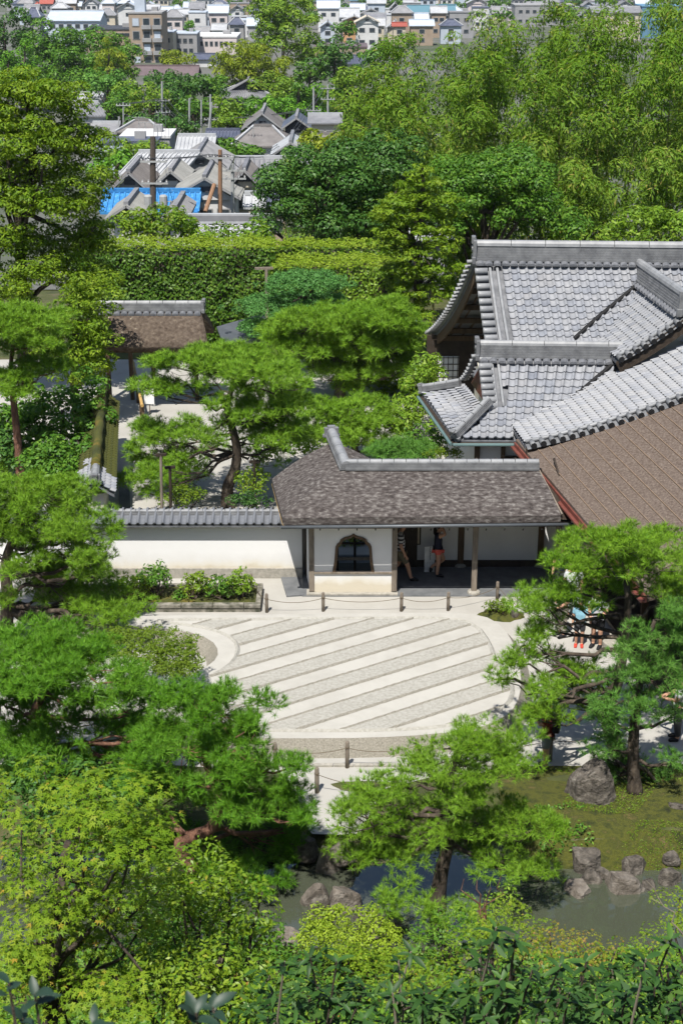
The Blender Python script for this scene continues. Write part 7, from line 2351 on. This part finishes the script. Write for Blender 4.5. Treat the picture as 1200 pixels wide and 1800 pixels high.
# ------------------------------------------------------------------ rope fence posts
def fence_post(label, px, py, h, r=0.046, mat='wood_grey'):
    p = at(px, py, z=0.0)
    t = thing('rope_post', label, 'fence post', p, 'rope fence posts')
    MB().lathe([(r, 0), (r * 0.98, h * 0.5), (r * 0.95, h - 0.02), (r * 0.7, h)], p, 8).build('post', M[mat], t, True)
    MB().lathe([(r * 1.12, 0), (r * 1.12, 0.03)], p + Vector((0, 0, h - 0.16)), 8).build('rope_tie', M['rope'], t)
    return p, h


def rope(label, a, b_, sag=0.12):
    (p, h), (q, k) = a, b_
    p, q = p + Vector((0, -0.05, h - 0.14)), q + Vector((0, -0.05, k - 0.14))
    pts = [p.lerp(q, s) - Vector((0, 0, 4 * s * (1 - s) * sag)) for s in np.linspace(0, 1, 14)]
    o = MB().tube(pts, 0.008, 5).build('barrier_rope', M['rope'])
    tag(o, label, 'rope', 'ropes of the barrier')


f1 = fence_post('short barrier post behind the bed corner near the wall', 442, 1040, 0.55)
f2 = fence_post('barrier post at the right end of the planting bed', 469, 1077, 0.57)
f3 = fence_post('barrier post left of the bell window', 568, 1075, 0.57)
f4 = fence_post('barrier post before the right jamb of the bell window', 705, 1075, 0.57)
f5 = fence_post('barrier post before the open gallery', 787, 1074, 0.57)
f6 = fence_post('barrier post beside the dwarf tree mound', 873, 1054, 0.55)
f7 = fence_post('barrier post near the standing visitors at the right', 951, 1118, 0.6)
for k, (a, b_) in enumerate(((f1, f2), (f2, f3), (f3, f4), (f4, f5), (f5, f6), (f6, f7))):
    rope(['short rope at the bed corner', 'rope sagging from the bed to the bell window', 'rope hanging below the bell window', 'rope before the gallery opening', 'rope running towards the dwarf tree', 'rope running from the dwarf tree to the visitors'][k], a, b_)
g1 = fence_post('near barrier post half hidden by the leaning pine', 484, 1352, 0.68)
g2 = fence_post('tall near barrier post in the middle of the sand path edge', 610, 1350, 0.68)
g3 = fence_post('near barrier post behind the top of the pond pine', 732, 1346, 0.68)
g4 = fence_post('nearest barrier post at the top of the sand path', 557, 1394, 0.64, 0.05)
g5 = fence_post('barrier post beside the visitor in maroon', 966, 1338, 0.7)
g6 = fence_post('barrier post behind the bluish pine trunk', 1082, 1318, 0.66)
rope('rope along the path left of the middle near post', g1, g2)
rope('rope along the path right of the middle near post', g2, g3)
rope('rope behind the pond pine up to the visitor in maroon', g3, g5, 0.18)
rope('rope from the maroon visitor to the bluish pine', g5, g6)
rope('low rope from the nearest post into the pond pine', g4, (at(700, 1400, z=0), 0.5), 0.15)

# props under the red pine limbs
for i, (px, y0, y1, Y, lb) in enumerate([(447, 812, 868, 43.6, 'dark prop under the right limb of the red pine'), (283, 800, 893, 41.6, 'pale pole propping the left limb of the red pine'), (299, 822, 893, 41.9, 'dark pole with cross head under the left limb')]):
    b_ = at(px, y1, Y=Y)
    b_.z = 0
    tp = at(px, y0, Y=Y)
    t = thing('limb_prop', lb, 'prop', b_)
    MB().tube([b_, tp], 0.045, 7).build('pole', M['wood_dark' if i != 1 else 'wood_grey'], t)
    MB().bar(tp + Vector((-0.16, 0, 0)), tp + Vector((0.16, 0, 0.02)), 0.08, 0.08).build('head', M['wood_dark'], t)
# dark gravel strip and kerb by the hall
q = [at(760, 765, z=0.02), at(800, 765, z=0.02), at(835, 812, z=0.02), at(800, 812, z=0.02)]
o = mesh_obj('gravel_path', q, [(0, 3, 2, 1)], M['paving'])
o['kind'] = 'structure'
kb = thing('path_kerb', 'pale stone kerb of the dark gravel path by the tiled hall', 'kerb', at(780, 780, z=0))
MB().bar(at(752, 760, z=0.06), at(803, 812, z=0.06), 0.16, 0.12).build('stone', M['granite'], kb)
# rear court: raked lines round the red pine
rc_ = thing('raked_court', 'fine raked sand lines in the rear court behind the wall', 'raked sand', at(440, 880, z=0))
for k in range(16):
    yy = 41.6 + 0.24 * k
    MB().add([Vector((-4.6, yy - 0.05, 0.014)), Vector((-4.6, yy, 0.055)), Vector((-4.6, yy + 0.05, 0.014)), Vector((-1.9, yy - 0.05, 0.014)), Vector((-1.9, yy, 0.055)), Vector((-1.9, yy + 0.05, 0.014))], [(0, 3, 4, 1), (1, 4, 5, 2)]).build('sand_ridge', M['sand_rough'], rc_)
# bench slab by the hall where visitors stand
bs = thing('stone_slab', 'pale stone step on the sand by the visitors', 'step', at(1072, 1135, z=0))
p = bs.location
MB().box((p.x, p.y, 0.09), (0.5, 1.1, 0.18), 0.35).build('slab', M['granite'], bs, bevel=0.015)

# ------------------------------------------------------------------ people
for nm, c in (('skin', (0.42, 0.24, 0.16)), ('hair', (0.012, 0.010, 0.009)), ('navy', (0.012, 0.014, 0.03)), ('coral', (0.55, 0.10, 0.08)), ('khaki', (0.11, 0.10, 0.065)), ('shoe', (0.015, 0.015, 0.017)), ('sole', (0.55, 0.55, 0.55)), ('cloth_white', (0.55, 0.56, 0.58)),
              ('cloth_blue', (0.22, 0.42, 0.52)), ('maroon', (0.14, 0.02, 0.025)), ('grey_cloth', (0.15, 0.165, 0.175)), ('black_cloth', (0.014, 0.014, 0.016)), ('teal_cloth', (0.02, 0.16, 0.19)), ('pale_hat', (0.42, 0.36, 0.27)), ('red_shoe', (0.5, 0.05, 0.03)), ('trouser_pale', (0.36, 0.33, 0.28)), ('trouser_dark', (0.035, 0.036, 0.04))):
    M[nm] = mat_plain(nm, c, 0.8, 0.2, var=0.15, scale=6)
m, nt, b = _nt('stripes')
tc = nt.nodes.new('ShaderNodeTexCoord')
sx = nt.nodes.new('ShaderNodeSeparateXYZ')
nt.links.new(tc.outputs['Object'], sx.inputs[0])
mu = nt.nodes.new('ShaderNodeMath')
mu.operation = 'MULTIPLY'
mu.inputs[1].default_value = 1 / 0.105
nt.links.new(sx.outputs['Z'], mu.inputs[0])
fr_ = nt.nodes.new('ShaderNodeMath')
fr_.operation = 'FRACT'
nt.links.new(mu.outputs[0], fr_.inputs[0])
rp = nt.nodes.new('ShaderNodeValToRGB')
rp.color_ramp.interpolation = 'CONSTANT'
rp.color_ramp.elements[0].color = (0.5, 0.5, 0.5, 1)
rp.color_ramp.elements[1].position = 0.5
rp.color_ramp.elements[1].color = (0.012, 0.012, 0.014, 1)
nt.links.new(fr_.outputs[0], rp.inputs[0])
nt.links.new(rp.outputs[0], b.inputs['Base Color'])
b.inputs['Roughness'].default_value = 0.9
M['stripes'] = m


def skin_mesh(name, verts, edges, radii, mat, parent, root=0, sub=2, gain=1.0):
    me = bpy.data.meshes.new(name)
    me.from_pydata([tuple(v) for v in verts], edges, [])
    o = bpy.data.objects.new(name, me)
    link(o)
    o.parent = parent
    me.materials.append(mat)
    sk = o.modifiers.new('skin', 'SKIN')
    sk.use_smooth_shade = True
    lay = me.skin_vertices[0].data
    for i, r in enumerate(radii):
        rr_ = r if hasattr(r, '__len__') else (r, r)
        lay[i].radius = (rr_[0] * gain, rr_[1] * gain)
        lay[i].use_root = (i == root)
    ss = o.modifiers.new('sub', 'SUBSURF')
    ss.levels = sub
    ss.render_levels = sub
    return o


def person(label, loc, face, height=1.7, pose=None, top='cloth_white', bottom='khaki', legs='skin', shoes='shoe', hair='hair', hat=None, long_hair=False, sleeve=0.75, short_len=0.85, bag=None, strap=None, cap=None):
    """local frame: x right, y forward, z up; every joint can be overridden by pose"""
    t = thing('person', label, 'person', loc)
    t.rotation_euler = (0, 0, face)
    k = height / 1.7
    J = dict(pelvis=(0, 0, 0.92), waist=(0, 0, 1.06), chest=(0, 0.01, 1.26), neck0=(0, 0.0, 1.42), neck=(0, 0.02, 1.49), head=(0, 0.04, 1.60),
             sL=(-0.18, 0, 1.39), sR=(0.18, 0, 1.39), eL=(-0.23, -0.02, 1.12), eR=(0.23, -0.02, 1.12), wL=(-0.24, 0.06, 0.88), wR=(0.24, 0.06, 0.88),
             hL=(-0.09, 0, 0.88), hR=(0.09, 0, 0.88), kL=(-0.10, 0.02, 0.48), kR=(0.10, 0.02, 0.48), aL=(-0.10, -0.02, 0.09), aR=(0.10, -0.02, 0.09), tL=(-0.11, 0.15, 0.035), tR=(0.11, 0.15, 0.035))
    J.update(pose or {})
    J = {n: Vector(v) * k for n, v in J.items()}
    names, V, R = {}, [], []

    def add(n, p, r):
        names[n] = len(V)
        V.append(p)
        R.append((r[0] * k * 1.18, r[1] * k * 1.18) if hasattr(r, '__len__') else r * k * 1.22)
        return names[n]

    Ed = []
    for n, r in (('pelvis', (0.15, 0.11)), ('waist', (0.125, 0.095)), ('chest', (0.15, 0.105)), ('neck0', (0.07, 0.06)), ('neck', 0.05), ('sL', 0.062), ('sR', 0.062), ('eL', 0.045), ('eR', 0.045), ('wL', 0.03), ('wR', 0.03),
                 ('hL', 0.085), ('hR', 0.085), ('kL', 0.057), ('kR', 0.057), ('aL', 0.038), ('aR', 0.038), ('tL', (0.035, 0.022)), ('tR', (0.035, 0.022))):
        add(n, J[n], r)
    hd = J['head']
    up = (hd - J['neck']).normalized()
    add('jaw', J['neck'] + (hd - J['neck']) * 0.45 + Vector((0, 0.03, 0)) * k, (0.06, 0.065))
    add('head', hd, (0.078, 0.094))
    add('crown', hd + up * 0.085 * k, (0.06, 0.07))
    for a, b_ in (('pelvis', 'waist'), ('waist', 'chest'), ('chest', 'neck0'), ('neck0', 'neck'), ('neck', 'jaw'), ('jaw', 'head'), ('head', 'crown'), ('chest', 'sL'), ('chest', 'sR'), ('sL', 'eL'), ('eL', 'wL'), ('sR', 'eR'), ('eR', 'wR'),
                  ('pelvis', 'hL'), ('pelvis', 'hR'), ('hL', 'kL'), ('kL', 'aL'), ('hR', 'kR'), ('kR', 'aR'), ('aL', 'tL'), ('aR', 'tR')):
        Ed.append((names[a], names[b_]))
    for s, w, e in (('L', 'wL', 'eL'), ('R', 'wR', 'eR')):
        d = (J[w] - J[e]).normalized()
        side = d.cross(Vector((0, 1, 0.2))).normalized()
        fw = side.cross(d)
        pi = add('palm' + s, J[w] + d * 0.065 * k, (0.035, 0.018))
        Ed.append((names[w], pi))
        for q, (ln, off) in enumerate(((0.075, -0.028), (0.085, -0.009), (0.08, 0.009), (0.062, 0.027))):
            b1 = J[w] + d * 0.10 * k + fw * off * k
            m1 = add(f'f{s}{q}a', b1 + d * ln * 0.5 * k + side * 0.008 * k, 0.009)
            m2 = add(f'f{s}{q}b', b1 + d * ln * 0.95 * k + side * 0.022 * k, 0.008)
            Ed += [(pi, m1), (m1, m2)]
        th = add(f't{s}a', J[w] + d * 0.045 * k - fw * 0.045 * k, 0.011)
        th2 = add(f't{s}b', J[w] + d * 0.085 * k - fw * 0.06 * k, 0.009)
        Ed += [(names[w], th), (th, th2)]
    body = skin_mesh('body', V, Ed, R, M[legs if legs == 'skin' else 'skin'], t, names['pelvis'])
    # nose, ears, eyes, mouth
    fdir = Vector((0, 1, 0))
    f_ = MB()
    f_.tube([hd + Vector((0, 0.085, 0.0)) * k, hd + Vector((0, 0.112, -0.03)) * k], [0.008 * k, 0.014 * k], 6)
    for s in (-1, 1):
        f_.lathe([(0.006 * k, -0.03 * k), (0.02 * k, 0), (0.008 * k, 0.03 * k)], hd + Vector((s * 0.082, 0.0, -0.01)) * k, 6)
    f_.build('nose_and_ears', M['skin'], None).parent = t
    e_ = MB()
    for s in (-1, 1):
        e_.box(hd + Vector((s * 0.032, 0.088, 0.012)) * k, (0.022 * k, 0.012 * k, 0.010 * k))
    e_.box(hd + Vector((0, 0.086, -0.062)) * k, (0.04 * k, 0.012 * k, 0.008 * k))
    e_.build('eyes_and_mouth', M['hair'], None).parent = t
    # hair
    bm = bmesh.new()
    bmesh.ops.create_uvsphere(bm, u_segments=14, v_segments=10, radius=1.0)
    hv = []
    for v in bm.verts:
        c = v.co
        kf = 1.0 if not (c.y > 0.35 and c.z < 0.45) else 0.8
        hv.append(hd + Vector((c.x * 0.094 * kf, c.y * 0.108 * kf - 0.012, c.z * 0.112 * (1 if c.z > 0 else 0.75) + 0.03)) * k)
    hf = [tuple(v.index for v in f.verts) for f in bm.faces]
    bm.free()
    mesh_obj('hair', hv, hf, M[hair], None, True).parent = t
    if long_hair:
        MB().tube([hd + Vector((0, -0.08, 0.05)) * k, hd + Vector((0, -0.15, -0.05)) * k, hd + Vector((0, -0.16, -0.2)) * k, hd + Vector((0, -0.12, -0.30)) * k], [0.045 * k, 0.05 * k, 0.04 * k, 0.012 * k], 8).build('ponytail', M[hair], None, True).parent = t
    if hat:
        MB().lathe([(0.17 * k, -0.01 * k), (0.17 * k, 0.005 * k), (0.105 * k, 0.02 * k), (0.10 * k, 0.09 * k), (0.06 * k, 0.12 * k)], hd + Vector((0, 0.0, 0.05)) * k, 14).build('hat', M[hat], None, True).parent = t
    # top
    sv = [J['pelvis'] + Vector((0, 0, 0.0)), J['waist'], J['chest'], J['neck0'] - Vector((0, 0, 0.03)) * k, J['sL'], J['sR'], J['sL'].lerp(J['eL'], sleeve), J['sR'].lerp(J['eR'], sleeve)]
    skin_mesh('shirt', sv, [(0, 1), (1, 2), (2, 3), (2, 4), (2, 5), (4, 6), (5, 7)], [(0.17 * k, 0.13 * k), (0.145 * k, 0.115 * k), (0.17 * k, 0.125 * k), (0.085 * k, 0.08 * k), 0.082 * k, 0.082 * k, 0.07 * k, 0.07 * k], M[top], t, 1, gain=1.18)
    # bottom
    bv = [J['pelvis'] + Vector((0, 0, 0.06)) * k, J['hL'], J['hR'], J['hL'].lerp(J['kL'], min(short_len, 1)), J['hR'].lerp(J['kR'], min(short_len, 1))]
    be = [(0, 1), (0, 2), (1, 3), (2, 4)]
    br = [(0.16 * k, 0.12 * k), 0.10 * k, 0.10 * k, 0.085 * k, 0.085 * k]
    if short_len > 1:
        bv += [J['kL'].lerp(J['aL'], short_len - 1), J['kR'].lerp(J['aR'], short_len - 1)]
        be += [(3, 5), (4, 6)]
        br += [0.06 * k, 0.06 * k]
    skin_mesh('trousers' if short_len > 1 else 'shorts', bv, be, br, M[bottom], t, 0, gain=1.2)
    for s in 'LR':
        sh = skin_mesh('shoe', [J['a' + s] + Vector((0, -0.03, -0.03)) * k, J['a' + s].lerp(J['t' + s], 0.6) + Vector((0, 0, 0.0)), J['t' + s] + (J['t' + s] - J['a' + s]).normalized() * 0.05 * k], [(0, 1), (1, 2)], [(0.05 * k, 0.05 * k), (0.05 * k, 0.045 * k), (0.04 * k, 0.03 * k)], M[shoes], t, 0, gain=1.2)
    if bag:
        c = J['chest'] + Vector((0, -0.20, -0.06)) * k
        bg = MB().box(c, (0.30 * k, 0.17 * k, 0.44 * k)).build('backpack', M[bag], None, bevel=0.05)
        bg.parent = t
        for s in (-1, 1):
            MB().tube([c + Vector((s * 0.1, 0.08, 0.18)) * k, J['chest'] + Vector((s * 0.11, 0.02, 0.17)) * k, J['chest'] + Vector((s * 0.12, 0.13, 0.04)) * k, J['chest'] + Vector((s * 0.13, 0.08, -0.14)) * k, c + Vector((s * 0.12, 0.08, -0.16)) * k], 0.02 * k, 5).build('strap', M[bag], bg).location = (0, 0, 0)
    if strap:
        MB().tube([J['sL'] + Vector((0.05, 0.02, 0.06)) * k, J['chest'] + Vector((0, 0.13, -0.05)) * k, J['pelvis'] + Vector((0.16, 0.08, 0.08)) * k], 0.022 * k, 5).build('strap', M[strap], None).parent = t
    return t


# man walking right in the gallery
p = at(716, 1019, z=0.04)
person('man in striped shirt and khaki shorts walking inside the gallery', (p.x - 0.22, p.y, 0.04), math.radians(-90), 1.74,
       dict(kR=(0.10, 0.20, 0.50), aR=(0.10, 0.30, 0.10), tR=(0.11, 0.47, 0.05), kL=(-0.10, -0.02, 0.48), aL=(-0.10, -0.30, 0.16), tL=(-0.11, -0.16, 0.04), wR=(0.24, 0.12, 0.87), eR=(0.24, 0.0, 1.12), wL=(-0.24, -0.04, 0.88), head=(0, 0.05, 1.60)),
       'stripes', 'khaki', short_len=0.95, sleeve=0.85)
# woman with a hand to her hair
p = at(768, 1012, z=0.04)
person('woman in navy top and coral shorts raising a hand to her head in the gallery', (p.x, p.y, 0.04), math.radians(-90), 1.60,
       dict(eR=(0.24, 0.20, 1.46), wR=(0.12, 0.10, 1.66), eL=(-0.22, 0.16, 1.47), wL=(-0.12, 0.09, 1.66), kL=(-0.09, 0.20, 0.50), aL=(-0.09, -0.16, 0.28), tL=(-0.10, -0.20, 0.12), head=(0, 0.05, 1.60)),
       'navy', 'coral', short_len=0.5, sleeve=0.15, long_hair=True)
p = at(1047, 1137, z=0.012)
person('visitor in pale shirt and black shorts with teal backpack strap behind the right pine', (p.x, p.y, 0.012), math.radians(150), 1.62, dict(wR=(0.12, 0.30, 1.05), eR=(0.25, 0.08, 1.12), wL=(-0.10, 0.30, 1.05), eL=(-0.25, 0.08, 1.12), head=(0.0, 0.08, 1.58)), 'cloth_white', 'black_cloth', strap='teal_cloth', cap=None, hat=None)
p = at(1019, 1140, z=0.012)
person('child in light blue shirt beside the visitor with teal strap', (p.x - 0.02, p.y + 0.15, 0.012), math.radians(170), 1.30, dict(eL=(-0.30, 0.02, 1.16), wL=(-0.34, 0.10, 0.94)), 'cloth_blue', 'trouser_dark', shoes='red_shoe')
p = at(988, 1060, z=0.012)
person('visitor in navy standing under the gallery corner', (p.x - 0.02, p.y + 0.3, 0.012), math.radians(160), 1.66, None, 'navy', 'trouser_dark', short_len=1.9)
p = at(1003, 1085, z=0.012)
person('visitor in white shirt with dark strap partly hidden by the pine', (p.x, p.y, 0.012), math.radians(170), 1.62, None, 'cloth_white', 'cloth_white', strap='black_cloth', short_len=1.9)
p = at(985, 1118, z=0.012)
person('visitor in dark top and pale trousers behind pine twigs by the barrier', (p.x, p.y, 0.012), math.radians(120), 1.6, dict(wL=(-0.15, 0.28, 1.0)), 'navy', 'trouser_pale', short_len=1.9)
p = at(958, 1350, z=0.012)
person('visitor in maroon shirt and grey shorts with black backpack taking a photo', (p.x, p.y, 0.012), math.radians(75), 1.66, dict(wR=(0.10, 0.30, 1.40), eR=(0.22, 0.14, 1.20), wL=(-0.10, 0.30, 1.40), eL=(-0.22, 0.14, 1.20), head=(0, 0.06, 1.60)), 'maroon', 'grey_cloth', bag='black_cloth')
p = at(1188, 1300, z=0.012)
person('visitor in pale top and dark trousers at the right edge behind the bluish pine', (p.x, p.y, 0.012), math.radians(80), 1.68, dict(wR=(0.10, 0.30, 1.12), eR=(0.24, 0.10, 1.13), wL=(-0.10, 0.30, 1.10), eL=(-0.24, 0.10, 1.13)), 'cloth_white', 'trouser_dark', short_len=1.9)

# ------------------------------------------------------------------ thin summer air over the town
hz = MB().box((0, 2040, -36), (5400, 4160, 113)).build('haze', None)
hz['kind'] = 'stuff'
hz['label'] = 'thin pale summer haze over the far town'
hm_ = bpy.data.materials.new('haze_air')
hm_.use_nodes = True
hn = hm_.node_tree
hn.nodes.clear()
ho = hn.nodes.new('ShaderNodeOutputMaterial')
pv = hn.nodes.new('ShaderNodeVolumePrincipled')
pv.inputs['Color'].default_value = (0.80, 0.88, 1.0, 1)
pv.inputs['Density'].default_value = 0.00006
hn.links.new(pv.outputs[0], ho.inputs['Volume'])
hz.data.materials.append(hm_)
